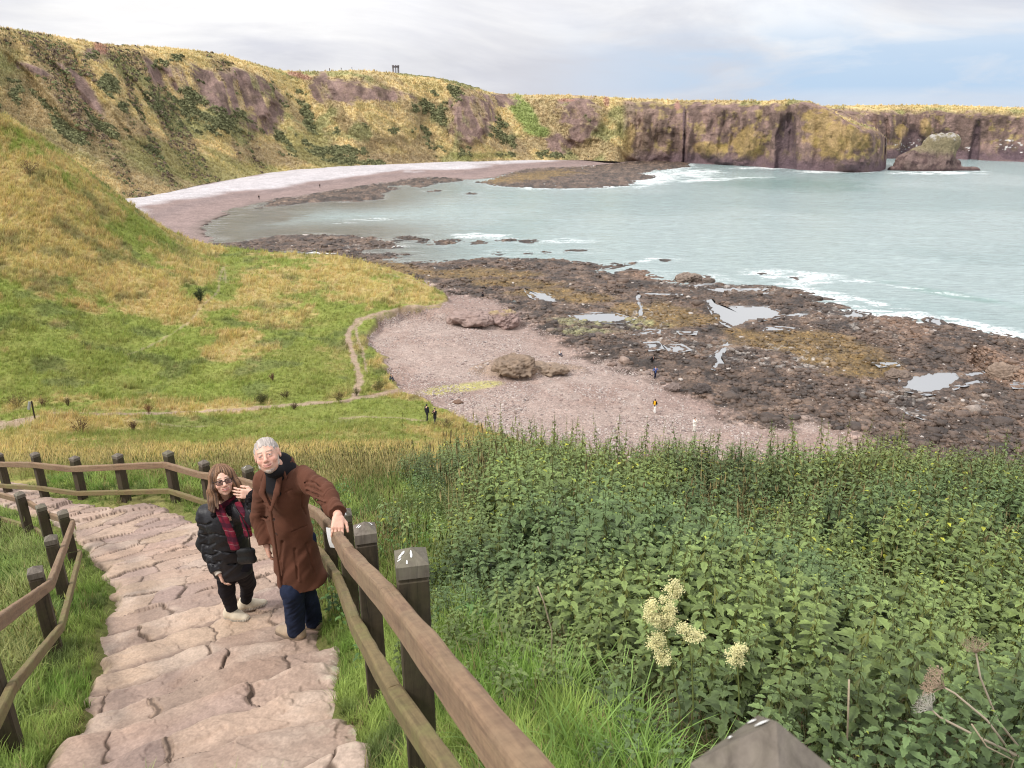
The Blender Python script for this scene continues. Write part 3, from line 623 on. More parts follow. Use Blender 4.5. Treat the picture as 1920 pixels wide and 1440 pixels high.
rk = rk*(.35+.65*sm(.40, .54, fbm(X3+Zf*.6, Y3-Zf*.8, 4.5, 4, 359)+.08)); cl = Ku[:, None]*(sm(.97, .88, T2+(fbm(X3, Y3+Zf, 6, 4, 352)-.5)*.22)*(1-sm(1560, 1640, PXf)*(uu > uu[int(NU*.70)])[:, None])+sm(.86, .76, T2+(fbm(X3, Y3+Zf, 6, 4, 352)-.5)*.2)*sm(1560, 1640, PXf)*(uu > uu[int(NU*.70)])[:, None])*sm(.6, .8, Ku[:, None]+.0*T2)
rk = np.maximum(rk, cl)
rc = lerp(rock, rock2, sm(.35, .65, fbm3(X3, Y3, Zf*.6, 5, 4, 353))[..., None])
rc = lerp(rc, ochre*np.array([.72, .8, .8]), (sm(.55, .70, fbm3(X3, Y3, Zf, 4, 4, 354))*.45*Ku[:, None])[..., None]); rc = rc*(.72+.56*fbm(U2, Zf*.25, 2.2, 4, 358))[..., None]
rc = lerp(rc, ochre*.8, (fblob([(1570, 260, 60, 34, 0), (1400, 270, 30, 30, 0), (1690, 245, 14, 12, 0), (1735, 240, 12, 16, 0), (1540, 240, 40, 30, 30), (1330, 280, 40, 14, 0), (1180, 260, 10, 30, 10)], .8, 355, 4)*.55)[..., None])
rc = lerp(rc, np.array([.125, .085, .095]), (sm(9, 3, Zf+(m2_-.5)*4)*sm(1150, 1200, PXf)*.85)[..., None])
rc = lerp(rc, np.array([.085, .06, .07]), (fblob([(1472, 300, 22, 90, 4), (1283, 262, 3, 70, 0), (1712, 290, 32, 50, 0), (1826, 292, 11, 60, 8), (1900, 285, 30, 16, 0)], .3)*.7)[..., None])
c = lerp(c, rc, rk[..., None]); c = c*1.28
c = lerp(c, np.array([.36, .20, .16]), (fblob([(188, 92, 14, 10, 30), (1270, 197, 6, 8, 0), (1137, 190, 5, 12, 0), (1060, 188, 20, 3, 0), (560, 142, 24, 5, 15)], .5)*.8)[..., None])
sp = sm(.66, .72, fbm3(X3, Y3, Zf, 1.5, 3, 356))*(fblob([(1700, 275, 40, 14, 0), (1900, 275, 30, 16, 0), (1815, 270, 10, 20, 0)], .5))
c = lerp(c, np.array([.7, .68, .66]), sp[..., None]*.8)
GOR = [(350, 205, 30, 40, 0), (300, 200, 45, 12, 35), (60, 185, 60, 14, 40), (20, 200, 30, 30, 30), (120, 240, 60, 12, 35), (200, 245, 40, 9, 35), (255, 255, 40, 8, 40), (170, 105, 12, 8, 0), (300, 120, 14, 8, 0), (340, 108, 18, 6, 0), (400, 230, 50, 22, 20), (450, 215, 40, 12, 10), (540, 260, 50, 12, 30), (520, 170, 12, 26, -30), (575, 215, 9, 40, -20), (620, 285, 60, 10, 0),
       (640, 300, 40, 8, 0), (815, 235, 20, 50, -12), (850, 180, 12, 20, 10), (800, 200, 30, 10, 0), (850, 280, 30, 16, 20), (935, 240, 14, 20, 30), (680, 240, 9, 6, 0), (740, 246, 9, 5, 0), (775, 248, 6, 8, 0), (630, 246, 8, 6, 0), (1097, 220, 7, 10, 0), (240, 200, 16, 12, 0), (90, 290, 30, 8, 35), (700, 305, 30, 5, 0), (955, 262, 20, 14, 30), (1000, 290, 60, 5, 0), (205, 160, 14, 22, -30)]
gz = fblob(GOR, 1.6, 361, 4)*sm(.36, .52, fbm(X3+Zf, Y3-Zf, 6, 3, 362))
c = lerp(c, gorse*(.7+.8*m2_)[..., None], (gz*.9*(1-.5*rk))[..., None])
cb = np.broadcast_to(np.array([.36, .28, .10]), (NU, NB, 3))*(.8+.4*fbm(Xb, Yb, 4, 3, 371))[..., None]
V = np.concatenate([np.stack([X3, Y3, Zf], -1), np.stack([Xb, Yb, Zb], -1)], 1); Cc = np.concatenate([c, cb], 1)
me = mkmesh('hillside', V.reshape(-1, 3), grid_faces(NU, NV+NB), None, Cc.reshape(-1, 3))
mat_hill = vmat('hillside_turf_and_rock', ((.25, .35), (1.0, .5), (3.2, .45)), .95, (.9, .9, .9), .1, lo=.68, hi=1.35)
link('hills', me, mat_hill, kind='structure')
FARV = V; FARC = c; FARGZ = np.concatenate([gz, np.zeros((NU, NB))], 1); FARK = rk
# back ridge carrying the memorial
def ridge():
    a = np.linspace(640, 900, 120); top = np.interp(a, [640, 690, 730, 760, 800, 850, 900], [142, 137, 136, 139, 143, 152, 166])
    V = []
    for i, (px, ty) in enumerate(zip(a, top)):
        for j in range(12):
            t = j/11.; Y = 690+90*t; p = P(px, ty+ (1-t)*16, Y); p[2] += (vnoise(np.array([px*.35]), np.array([j*1.3]), 5)[0]-.3)*1.6*t; V.append(p)
    V = np.array(V); cc_ = np.tile([.13, .13, .06], (len(V), 1))*(.7+.6*fbm(V[:, 0], V[:, 1], 6, 3, 9))[:, None]
    link('hills_behind', mkmesh('ridge', V, grid_faces(120, 12), None, cc_), mat_hill, kind='structure')
ridge()
# ================================================================ STONE PATH
seeds_c = [(250,1360),(350,1425),(480,1300),(620,1335),(520,1390),(720,1395),(930,1290),(1000,1395),(890,1425),(1250,1300),(1300,1400),(560,1170),(760,1210),(1000,1190),(490,1110),(1150,1120),(1330,1090),(1040,1025),(760,1020),(460,1030),(1300,1210),(1200,1200),
 (740,960),(1090,950),(1250,930),(620,965),(870,930),(780,900),(550,890),(1050,850),(1000,920),(900,890),(820,780),(660,800),(510,830),(590,830),(510,760),(620,690),(700,720),(790,700),(480,690),(690,640),(600,625),(840,640),(520,620),(460,600),(500,560),(600,560),(650,530),(440,540),
 (560,490),(700,480),(520,410),(400,430),(350,480),(300,440),(720,420),(640,400),(430,370),(330,360),(780,450),(230,400),(150,360),(80,350),(1090,670),(1090,600),(1070,560),(1060,520),(950,700),(1140,760),(1000,740),(1200,830),(1320,860),(1160,870),(960,600),(1120,690),
 (420,340),(480,350),(560,360),(620,350),(680,380),(740,400),(560,440),(620,470),(470,460),(380,400),(270,380),(190,420),(120,400),(60,400),(20,360),(700,560),(760,540),(800,590),(740,590),(560,590),(400,1420),(150,1420),(660,1430),(1100,1440),(1200,1420),(860,1330),(1090,1330)]
def path():
    rows = np.geomspace(1.25, 14.5, 900); aa = np.linspace(-1.12, .12, 900)
    Y = np.repeat(rows[:, None], len(aa), 1); X = aa[None]*Y
    jag = (fbm(X, Y, .35, 4, 401)-.5)*.30
    d = psd(X, Y, path_poly)+jag
    S = []
    for x, y in seeds_c:
        px, py = x/2.181, 780+y/2.181; S.append(hit_path(px, py))
    S = np.array(S); r = np.random.default_rng(5)
    # small filler stones in the gaps
    fx = []
    for k in range(900):
        yy = r.uniform(1.3, 14); xx = r.uniform(-1.1, .1)*yy
        s_ = .34 if yy > 6 else .40
        if psd(np.array([xx]), np.array([yy]), path_poly)[0] < -.1: continue
        q = np.array([xx, yy]); al = np.array([-SY, SX])
        D = S[:, :2]-q; m = np.hypot((D@al)*.62, D@np.array([SX, SY]))
        if fx: 
            E_ = np.array(fx)[:, :2]-q; m2 = np.hypot((E_@al)*.62, E_@np.array([SX, SY])).min()
        else: m2 = 9
        if m.min() > s_ and m2 > s_*.85: fx.append((xx, yy, zpath(xx, yy)))
    S = np.vstack([S, np.array(fx)]) if fx else S
    ns = len(S); S[:, 2] = zpath(S[:, 0], S[:, 1])
    # warp the plane so that stone outlines wander
    wx = X+(fbm(X, Y, .35, 4, 402)-.5)*.22+(fbm(X, Y, .05, 2, 404)-.5)*.018; wy = Y+(fbm(X, Y, .33, 4, 403)-.5)*.2
    al = (-SY, SX)                                     # across the path
    shp = r.uniform(.5, .68, ns); shp[S[:, 1] > 6] *= 1.15
    F1 = np.full(X.shape, 9.); F2 = np.full(X.shape, 9.); I1 = np.zeros(X.shape, int)
    wgt = r.uniform(-.05, .06, ns)
    for i in range(ns):
        r0 = np.searchsorted(rows, S[i, 1]-1.3); r1 = np.searchsorted(rows, S[i, 1]+1.3)
        dx = wx[r0:r1]-S[i, 0]; dy = wy[r0:r1]-S[i, 1]
        a = (dx*al[0]+dy*al[1])*shp[i]; b = dx*SX+dy*SY
        m = (np.abs(a)**2.4+np.abs(b)**2.4)**(1/2.4)-wgt[i]
        f1, f2, i1 = F1[r0:r1], F2[r0:r1], I1[r0:r1]
        c1 = m < f1; f2[...] = np.where(c1, f1, np.minimum(f2, m)); i1[...] = np.where(c1, i, i1); f1[...] = np.where(c1, m, f1)
    e = F2-F1
    # the stairs: long treads laid across the path, each a course of big worn slabs
    ss = X*SX+Y*SY; qa = X*al[0]+Y*al[1]; s2 = ss+(fbm(qa, ss*.5, .9, 3, 421)-.5)*.42+(fbm(X, Y, .16, 3, 422)-.5)*.05
    sb = [0.6]
    while sb[-1] < 8: sb.append(sb[-1]+r.uniform(.30, .43)*(1+.05*len(sb)*.5))
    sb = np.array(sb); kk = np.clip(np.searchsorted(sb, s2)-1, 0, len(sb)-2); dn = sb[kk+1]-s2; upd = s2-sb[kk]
    jid = np.zeros(X.shape, int); jd = np.full(X.shape, 9.)
    for k in range(len(sb)-1):
        m = kk == k
        if not m.any(): continue
        ja = np.cumsum(r.uniform(.38, 1.15, 24))-6+r.uniform(-.3, .3); av = qa[m]+(fbm(X[m], Y[m], .2, 3, 423+k)-.5)*.16+(s2[m]-sb[k])*r.uniform(-.35, .35)
        j = np.clip(np.searchsorted(ja, av)-1, 0, 22); jid[m] = j; jd[m] = np.minimum(av-ja[j], ja[j+1]-av)
    Ls = 6.9; stm = s2 < Ls+(fbm(X, Y, .5, 2, 430)-.5)*.5
    mids = (sb[kk]+sb[kk+1])/2; hsh = _h((kk*37+jid*11).astype(np.uint32), (jid*7+kk).astype(np.uint32), 5).astype(float); hsh2 = _h((kk*13+jid*5).astype(np.uint32), (jid*3+kk*9).astype(np.uint32), 8).astype(float)
    e_st = np.minimum(np.minimum(dn, upd*1.2), jd)
    e = np.where(stm, e_st, e)
    zst = EYE+np.interp(mids, _ps, _pz)+(hsh-.5)*.035-(s2-mids)*.22+(qa*(hsh2-.5)*.05)-.035*sm(.07, 0, dn)**2
    zc = S[:, 2][I1]; along = (X-S[:, 0][I1])*SX+(Y-S[:, 1][I1])*SY; acr = (X-S[:, 0][I1])*al[0]+(Y-S[:, 1][I1])*al[1]
    tl = r.normal(0, .028, ns)[I1]; stair = sm(7.5, 5.2, sdist(X, Y))
    z = zc-along*lerp(.33, .13, stair)+acr*tl+r.normal(0, .012, ns)[I1]; z = np.where(stm, zst, z)
    wj = .007+.024*sm(.5, .75, fbm(X, Y, .45, 3, 409)); joint = sm(wj, wj*.4, e); dome = -.016*sm(.03, .0, e)**2-.005*sm(.12, 0, e)
    z = z+dome-.014*joint+(fbm(X, Y, .3, 4, 405)-.5)*.018+(fbm(X, Y, .05, 3, 406)-.5)*.010
    # worn hollows and chips
    z = z-.014*sm(.58, .62, fbm(X, Y, .35, 5, 407))-.010*sm(.52, .55, fbm(X*.6+Y*.3, Y, .25, 4, 410))
    z = np.where(joint > .5, np.maximum(z, np.where(stm, zst, zpath(X, Y))-.022+(fbm(X, Y, .04, 2, 408)-.5)*.02), z)
    ed = sm(.12, -.05, d); z = z-.10*ed
    base = np.array([.36, .258, .20]); pale = np.array([.45, .35, .28]); mauve = np.array([.30, .215, .185]); tan = np.array([.43, .315, .22]); warm = np.array([.36, .24, .175])
    t1 = np.where(stm, hsh, r.random(ns)[I1]); t2 = np.where(stm, hsh2, r.random(ns)[I1])
    c = lerp(base, mauve, sm(.5, 1, t1)[..., None]*.9); c = lerp(c, tan, sm(.7, 1, t2)[..., None]*.6); c = lerp(c, pale, (sm(.48, .66, fbm(X, Y, .5, 4, 411))*.7)[..., None])
    c = lerp(c, warm, (sm(.55, .7, fbm(X, Y, .9, 3, 412))*.45)[..., None])
    c = c*(.80+.40*fbm(X, Y, .012, 2, 413))[..., None]; c = c*np.where(stm, .86+.28*hsh2, .88+.24*r.random(ns)[I1])[..., None]
    nose = np.where(stm, sm(.075, .02, dn), 0)*sm(.3, .6, fbm(X, Y, .25, 3, 431)); c = lerp(c, pale*1.08, (nose*.55)[..., None]); foot = np.where(stm, sm(.15, .03, upd), 0); c = lerp(c, np.array([.22, .155, .12])*(.7+.6*fbm(X, Y, .06, 3, 432))[..., None], (foot*.9)[..., None])  # pale nosing paints in the lit edge and wear; foot is darker grit
    grit = np.array([.30, .21, .15])*(.55+.9*fbm(X, Y, .03, 3, 414))[..., None]
    c = lerp(c, grit, (joint*.9)[..., None])
    c = lerp(c, np.array([.11, .075, .055]), (sm(.015, .004, e)*.9)[..., None])
    far_small = sm(6.0, 7.0, Y)
    moss = sm(.12, -.02, d)*sm(.45, .6, fbm(X, Y, .1, 3, 415)); c = lerp(c, np.array([.17, .20, .05]), (moss*.55)[..., None])
    lich = sm(.56, .66, fbm(X, Y, .07, 4, 416))*sm(.2, .05, d)*(X > -.9-.25*Y+.0)*(Y < 4.2); c = lerp(c, np.array([.62, .56, .42]), (lich*.8)[..., None])
    keep = d[:-1, :-1] > 0
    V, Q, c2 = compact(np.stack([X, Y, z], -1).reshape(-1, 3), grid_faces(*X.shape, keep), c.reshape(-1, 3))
    m, nt, b, out = newmat('worn_sandstone'); v = mapping(nt); col = attr(nt, 'Col').outputs['Color']
    n = noise(nt, v, 9, 8, .65); n2_ = noise(nt, v, 60, 5, .6)
    col = mix(nt, col, ramp(nt, n, [(.3, .78), (.5, 1.0), (.72, 1.14)]), .8, 'MULTIPLY'); col = mix(nt, col, ramp(nt, n2_, [(.3, .8), (.6, 1.08)]), .6, 'MULTIPLY')
    nt.links.new(col, b.inputs['Base Color']); b.inputs['Roughness'].default_value = .72; b.inputs['Specular IOR Level'].default_value = .35
    b1 = N(nt, 'ShaderNodeBump'); b1.inputs['Strength'].default_value = .55; b1.inputs['Distance'].default_value = .02; nt.links.new(n, b1.inputs['Height'])
    b2 = N(nt, 'ShaderNodeBump'); b2.inputs['Strength'].default_value = .4; b2.inputs['Distance'].default_value = .004; nt.links.new(n2_, b2.inputs['Height']); nt.links.new(b1.outputs[0], b2.inputs['Normal']); nt.links.new(b2.outputs[0], b.inputs['Normal'])
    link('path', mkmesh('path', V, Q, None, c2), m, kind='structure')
    return X, Y, z, d
PTX, PTY, PTZ, PTD = path()
def Hs(x, y):                                  # top of the stones (or land) at a point
    return float(H(x, y))
# ================================================================ FENCES
def wood(name, c1, c2, c3, rough=.8, moss=.0):
    m, nt, b, out = newmat(name); tc = N(nt, 'ShaderNodeTexCoord'); mp = N(nt, 'ShaderNodeMapping'); mp.inputs['Scale'].default_value = (1, 1, 1)
    nt.links.new(attr(nt, 'grain').outputs['Vector'], mp.inputs[0]); v = mp.outputs[0]
    mp2 = N(nt, 'ShaderNodeMapping'); mp2.inputs['Scale'].default_value = (1.6, 26, 26); nt.links.new(v, mp2.inputs[0])
    g = noise(nt, mp2.outputs[0], 1.6, 6, .65, .8); w_ = noise(nt, mapping(nt), 5, 5, .6); s = noise(nt, mapping(nt), 40, 3)
    c = mix(nt, mix(nt, c1, c2, ramp(nt, g, [(.35, 0.), (.65, 1.)])), c3, ramp(nt, w_, [(.45, 0.), (.65, .75)]))
    c = mix(nt, c, ramp(nt, s, [(.3, .7), (.6, 1.1)]), .5, 'MULTIPLY')
    c = mix(nt, c, ramp(nt, g, [(.28, .45), (.40, 1.0)]), .7, 'MULTIPLY')
    nt.links.new(c, b.inputs['Base Color']); b.inputs['Roughness'].default_value = rough; b.inputs['Specular IOR Level'].default_value = .35
    bump(nt, b, g, .55, .006); return m
m_post = wood('dark_fence_timber', (.040, .030, .020), (.075, .055, .035), (.058, .052, .024))
m_rail = wood('weathered_rail_timber', (.27, .175, .105), (.16, .10, .065), (.23, .165, .10))
m_low = wood('mossy_rail_timber', (.21, .155, .075), (.135, .10, .050), (.17, .16, .06))
m_cap = wood('weathered_cap_timber', (.19, .16, .13), (.10, .082, .065), (.15, .14, .095))
m_drop = newmat('bird_dropping')[0]; m_drop.node_tree.nodes['Principled BSDF'].inputs['Base Color'].default_value = (.8, .8, .78, 1)
m_bolt = newmat('bolt_steel')[0]; m_bolt.node_tree.nodes['Principled BSDF'].inputs['Base Color'].default_value = (.12, .10, .09, 1)
def ringmesh(name, rings, caps=True, grain=None):
    """closed solid from a list of rings (same point count)"""
    n = len(rings); k = len(rings[0]); V = np.concatenate(rings); Q = []
    for i in range(n-1):
        for j in range(k): Q.append((i*k+j, i*k+(j+1) % k, (i+1)*k+(j+1) % k, (i+1)*k+j))
    T = []
    if caps:
        V = np.vstack([V, rings[0].mean(0), rings[-1].mean(0)])
        for j in range(k): T.append((n*k, (j+1) % k, j)); T.append((n*k+1, (n-1)*k+j, (n-1)*k+(j+1) % k))
    me = mkmesh(name, V, Q, T, None, False)
    g = me.attributes.new('grain', 'FLOAT_VECTOR', 'POINT'); gv = grain(V) if grain else V
    g.data.foreach_set('vector', np.ascontiguousarray(gv, np.float32).ravel())
    return me
def sq(w, ch=.006):                            # square section with small chamfers
    h = w/2; return np.array([(h-ch, -h), (h, -h+ch), (h, h-ch), (h-ch, h), (-h+ch, h), (-h, h-ch), (-h, -h+ch), (-h+ch, -h)])
def post(root, top, zbase_, w=.112, rz=0, lean=(0, 0), drops=0, seed=0):
    r = np.random.default_rng(seed); ca, sa = math.cos(rz), math.sin(rz); R = np.array([[ca, -sa], [sa, ca]])
    p = empty('post', (top[0], top[1], zbase_)); p.parent = root
    L = top[2]-zbase_
    def ring(z, ww):
        q = sq(ww, .005)@R.T; q = q+np.array(lean)*(z/L); return np.column_stack([q, np.full(8, z)])
    off = r.random(3)*9
    gr = lambda V: np.column_stack([V[:, 2]+off[0], V[:, 0]+off[1], V[:, 1]+off[2]])
    capH = .040 if (seed != 11 or drops != 5) else .078; neck = L-.065-capH
    o = link('shaft', ringmesh('shaft', [ring(-.35, w), ring(.0, w), ring(L*.5, w), ring(neck, w), ring(neck+.004, w*.93), ring(neck+.018, w*.93)], True, gr), m_post, p)
    hh = w/2*1.02; cz = neck+.018
    base = np.array([(hh, -hh), (hh, hh), (-hh, hh), (-hh, -hh)])@R.T+np.array(lean)
    V = np.vstack([np.column_stack([base*1.0, np.full(4, cz)]), np.column_stack([base, np.full(4, L-capH)]), [[lean[0]+r.normal(0, .003), lean[1], L]]])
    me = mkmesh('cap', V, [(0, 1, 5, 4), (1, 2, 6, 5), (2, 3, 7, 6), (3, 0, 4, 7), (3, 2, 1, 0)], [(4, 5, 8), (5, 6, 8), (6, 7, 8), (7, 4, 8)], None, False)
    g = me.attributes.new('grain', 'FLOAT_VECTOR', 'POINT'); g.data.foreach_set('vector', np.ascontiguousarray(gr(V), np.float32).ravel())
    cap = link('cap', me, m_cap, p)
    if drops:
        for k in range(drops):
            mb = MB()
            f = r.integers(0, 4); a, b, c = V[4+f], V[4+(f+1) % 4], V[8]
            for _ in range(1):
                u, v = r.random(2); 
                if u+v > 1: u, v = 1-u, 1-v
                u *= .8; v *= .8
                ctr = c+(a-c)*(u*.7+.1)+(b-c)*(v*.7+.1); n = np.cross(a-c, b-c); n /= np.linalg.norm(n); 
                if n[2] < 0: n = -n
                t1 = (a+b)/2-c; t1 /= np.linalg.norm(t1); t2 = np.cross(n, t1); kk = 9; ra = r.uniform(.002, .0050)*w/.112; el = r.uniform(1, 3.2)
                an = np.arange(kk)*2*PI/kk; rr_ = ra*(1+.4*r.random(kk))
                ringv = ctr+n*.0022+(np.cos(an)*rr_*el)[:, None]*t1+(np.sin(an)*rr_)[:, None]*t2
                mb.add(np.vstack([ringv, ctr+n*.0035]), None, [(j, (j+1) % kk, kk) for j in range(kk)])
            link('bird_dropping', mb.mesh('dropping', False), m_drop, cap)
    return p
def rail(root, pts, name, mat, wd=.055, ht=.105, seed=0):
    """one length of rail between two posts, a little warped"""
    r = np.random.default_rng(seed); a, b = np.array(pts[0]), np.array(pts[1]); d = b-a; L = np.linalg.norm(d); t = d/L
    s = np.cross(t, [0, 0, 1]); s /= np.linalg.norm(s); u = np.cross(s, t)
    n = 26; rings = []; prof = np.array([(-.5, -.46), (-.46, -.5), (.46, -.5), (.5, -.46), (.5, .36), (.44, .45), (.30, .5), (-.30, .5), (-.44, .45), (-.5, .36)])
    for i in range(n):
        f = i/(n-1); c = a+d*f
        q = prof*np.array([wd, ht])*(1+.05*(vnoise(np.array([f*L*6+seed]), np.array([3.]), 2)[0]-.5))
        nn = (vnoise(np.arange(10)*.9+seed*3, np.full(10, f*L*9), 4)-.5)*.008; q = q*(1+0*nn[:, None])+nn[:, None]*np.array([.4, 1.0])*(prof[:, 1:2] > .3)
        rings.append(c+q[:, :1]*s+q[:, 1:]*u)
    off = r.random(3)*7
    def gr(V): w_ = V-a; return np.column_stack([w_@t+off[0], w_@s+off[1], w_@u+off[2]])
    V0 = np.array(root.location)
    def gr2(V): return gr(V+V0)
    return link(name, ringmesh(name, [q-V0 for q in rings], True, gr2), mat, root)
def fence(name, plist, label, offs, wts, rl_h=(.215, .66), seed=1, wd=.055, side=1, drops=None, skip_rail=()):
    root = empty(name, (plist[0][0][0], plist[0][0][1], plist[0][1]), label=label, cat='fence')
    O = np.array(root.location); n = len(plist); tops = []
    for i, (top, zb) in enumerate(plist):
        top = np.array(top, float)
        a = np.array(plist[max(i-1, 0)][0]); b = np.array(plist[min(i+1, n-1)][0]); rz = math.atan2(b[1]-a[1], b[0]-a[0])
        rzz = (rz+PI/2+np.random.default_rng(seed+i).normal(0, .06)) if not (i == 0 and seed == 11) else math.radians(36)
        if seed == 11 and 0 < i < 5: rzz = -math.atan2(-top[0]*0+top[0], top[1])+.05
        p = post(root, top-np.array([O[0], O[1], 0]), zb, wts[i], rzz, (0, 0), (drops or {}).get(i, 0), seed+i)
        p.location = (top[0]-O[0], top[1]-O[1], zb-O[2]); tops.append(top)
        # post parts are modelled about the post's own base
        for ch in p.children: pass
    # rails run on the path side of the posts
    for h, nm, mt in ((rl_h[0], 'top_rail', m_rail), (rl_h[1], 'lower_rail', m_low)):
        pts = []
        for i in range(n):
            a = tops[max(i-1, 0)]; b = tops[min(i+1, n-1)]; t = (b-a)[:2]; t = t/np.linalg.norm(t); nn = np.array([t[1], -t[0]])*side
            pts.append(np.array([*(tops[i][:2]+nn*(wts[i]/2+wd/2+.003)), tops[i][2]-h*(wts[i]/.112 if i else 1)]))
        if seed == 11 and nm == 'top_rail': Q_ = P(972, 1440, .95); pts[0] = pts[1]+(Q_-pts[1])*1.45
        for i in range(n-1):
            if (nm, i) in skip_rail: continue
            a, b = pts[i], pts[i+1]
            rail(root, (a, b), nm, mt, wd, .105*wd/.062*1.05 if nm == 'top_rail' else .085*wd/.062*1.05, seed*10+i+(5 if h > .4 else 0))
        if nm == 'top_rail': top_pts = pts
    return root, tops, top_pts
def fp(tx, ty, bx=None, by=None, Y=None):      # post from its foot and top as seen
    if bx is not None: g = hit_path(bx, by); Y = g[1] if Y is None else Y
    t = P(tx, ty, Y); zb = float(zpath(t[0], t[1]))-.03; return (t, zb)
RF = [((P(1458, 1352, .66)), EYE-1.75), fp(770, 1026, 795, 1480, 2.14), fp(683, 978, 712, 1325), fp(644, 952, 655, 1190), fp(610, 925, 622, 1098), fp(545, 898, 556, 1020), fp(463, 872, 478, 970), fp(381, 862, 395, 955),
      fp(314, 844, 327, 942), fp(219, 849, 237, 940), fp(138, 854, 156, 935), fp(64, 847, 83, 930), fp(-4, 848, 16, 920), fp(-90, 850, -66, 918)]
RF_root, RF_tops, RF_rail = fence('timber_fence', RF, 'long brown rail fence held by the man, curving away behind the couple', None, [.125, .106, .098, .100, .105, .115, .118, .118, .12, .12, .12, .12, .12, .12], rl_h=(.20, .63), seed=11, side=-1,
    drops={0: 5, 1: 9, 2: 7, 3: 4, 6: 2, 7: 3}, wd=.054)
LF = [(P(-190, 1225, 2.25), EYE-2.75), (P(-62, 1122, 3.12), float(EYE-3.12)), fp(63, 1061, 105, 1235), fp(93, 1002, 131, 1145), fp(116, 955, 134, 1067), fp(75, 944, 95, 1030, 8.3), fp(35, 921, 50, 1010, 9.2), fp(-30, 905, -10, 985, 9.8)]
LF_root, LF_tops, LF_rail = fence('timber_fence', LF, 'shorter dark rail fence bending round the tall grass on the left of the steps', None, [.10, .10, .10, .10, .104, .108, .108, .108], seed=51, side=1, wd=.043, drops={3: 1})
# ================================================================ PLANTS
def blade(L, w, bend, n=4, droop=1.0):
    t = np.linspace(0, 1, n+1); ang = bend*t**1.3*droop
    ds = L/n; x = np.concatenate([[0], np.cumsum(np.sin((ang[1:]+ang[:-1])/2)*ds)]); z = np.concatenate([[0], np.cumsum(np.cos((ang[1:]+ang[:-1])/2)*ds)])
    ww = w*(1-t**2.2)*.5+.0004
    V = np.concatenate([np.column_stack([x, -ww, z]), np.column_stack([x, ww, z])]); k = n+1
    Q = [(i, i+1, k+i+1, k+i) for i in range(n)]
    return V, Q, np.concatenate([t, t])
def rotz(V, a): c, s = math.cos(a), math.sin(a); return np.column_stack([V[:, 0]*c-V[:, 1]*s, V[:, 0]*s+V[:, 1]*c, V[:, 2]])
def tuft(r, nb, L, w, bend, spread, n=3, head=False, hwf=.09):
    Vs, Qs, Ts = [], [], []; k = 0
    for i in range(nb):
        V, Q, t = blade(L*r.uniform(.55, 1.1), w*r.uniform(.7, 1.3), bend*r.uniform(.3, 1.3), n)
        V = rotz(V, r.uniform(0, 2*PI)); a = r.uniform(0, 2*PI); d = spread*math.sqrt(r.random()); V = V+[d*math.cos(a), d*math.sin(a), 0]
        Vs.append(V); Qs.append(np.array(Q)+k); Ts.append(t); k += len(V)
        if head and r.random() < .6:
            tip = (V[n]+V[2*n+1])/2; hl = L*r.uniform(.12, .2); hw = hl*hwf
            HV = np.array([tip+[0, 0, -hl*.3], tip+[hw, 0, hl*.2], tip+[0, hw, hl*.2], tip+[-hw, 0, hl*.2], tip+[0, -hw, hl*.2], tip+[0, 0, hl]])
            Vs.append(HV); Qs.append(np.array([(0, 2, 5, 1), (0, 4, 5, 3), (0, 1, 5, 4), (0, 3, 5, 2)])+k); Ts.append(np.full(6, 1.3)); k += 6
    return np.concatenate(Vs), np.concatenate(Qs), np.concatenate(Ts)
def scatter(name, variants, pos, yaw, scl, col, lean=None, tipf=(.62, 1.25), mat=None, jit=0, **k):
    N_ = len(pos); vi = rng.integers(0, len(variants), N_); VV, QQ, CC_ = [], [], []; off = 0
    for j, (V, Q, t, *cc) in enumerate(variants):
        m = np.where(vi == j)[0]
        if not len(m): continue
        c, s = np.cos(yaw[m])[:, None], np.sin(yaw[m])[:, None]; sc_ = scl[m][:, None]
        x = (V[None, :, 0]*c-V[None, :, 1]*s)*sc_; y = (V[None, :, 0]*s+V[None, :, 1]*c)*sc_; z = V[None, :, 2]*sc_
        if lean is not None: x = x+z*lean[m, 0:1]; y = y+z*lean[m, 1:2]
        W = np.stack([x, y, z], -1)+pos[m][:, None, :]
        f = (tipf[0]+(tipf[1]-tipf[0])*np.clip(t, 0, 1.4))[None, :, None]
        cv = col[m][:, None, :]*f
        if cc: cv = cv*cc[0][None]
        VV.append(W.reshape(-1, 3)); CC_.append(cv.reshape(-1, 3))
        QQ.append((Q[None]+(np.arange(len(m))*len(V))[:, None, None]).reshape(-1, 4)+off); off += W.shape[0]*W.shape[1]
    return link(name, mkmesh(name, np.concatenate(VV).astype(np.float32), np.concatenate(QQ), None, np.concatenate(CC_)), mat, **k)
mat_blade = vmat('grass_blade', ((30, .2),), .6, None, .3, trans=.3)
mat_leaf = vmat('leaf', ((60, .35),), .55, (120, .3, .003), .35, trans=.22)
mat_dry = vmat('dry_stalk', ((25, .4),), .85, None, .15, trans=.1)
PAT = np.array(path_poly)
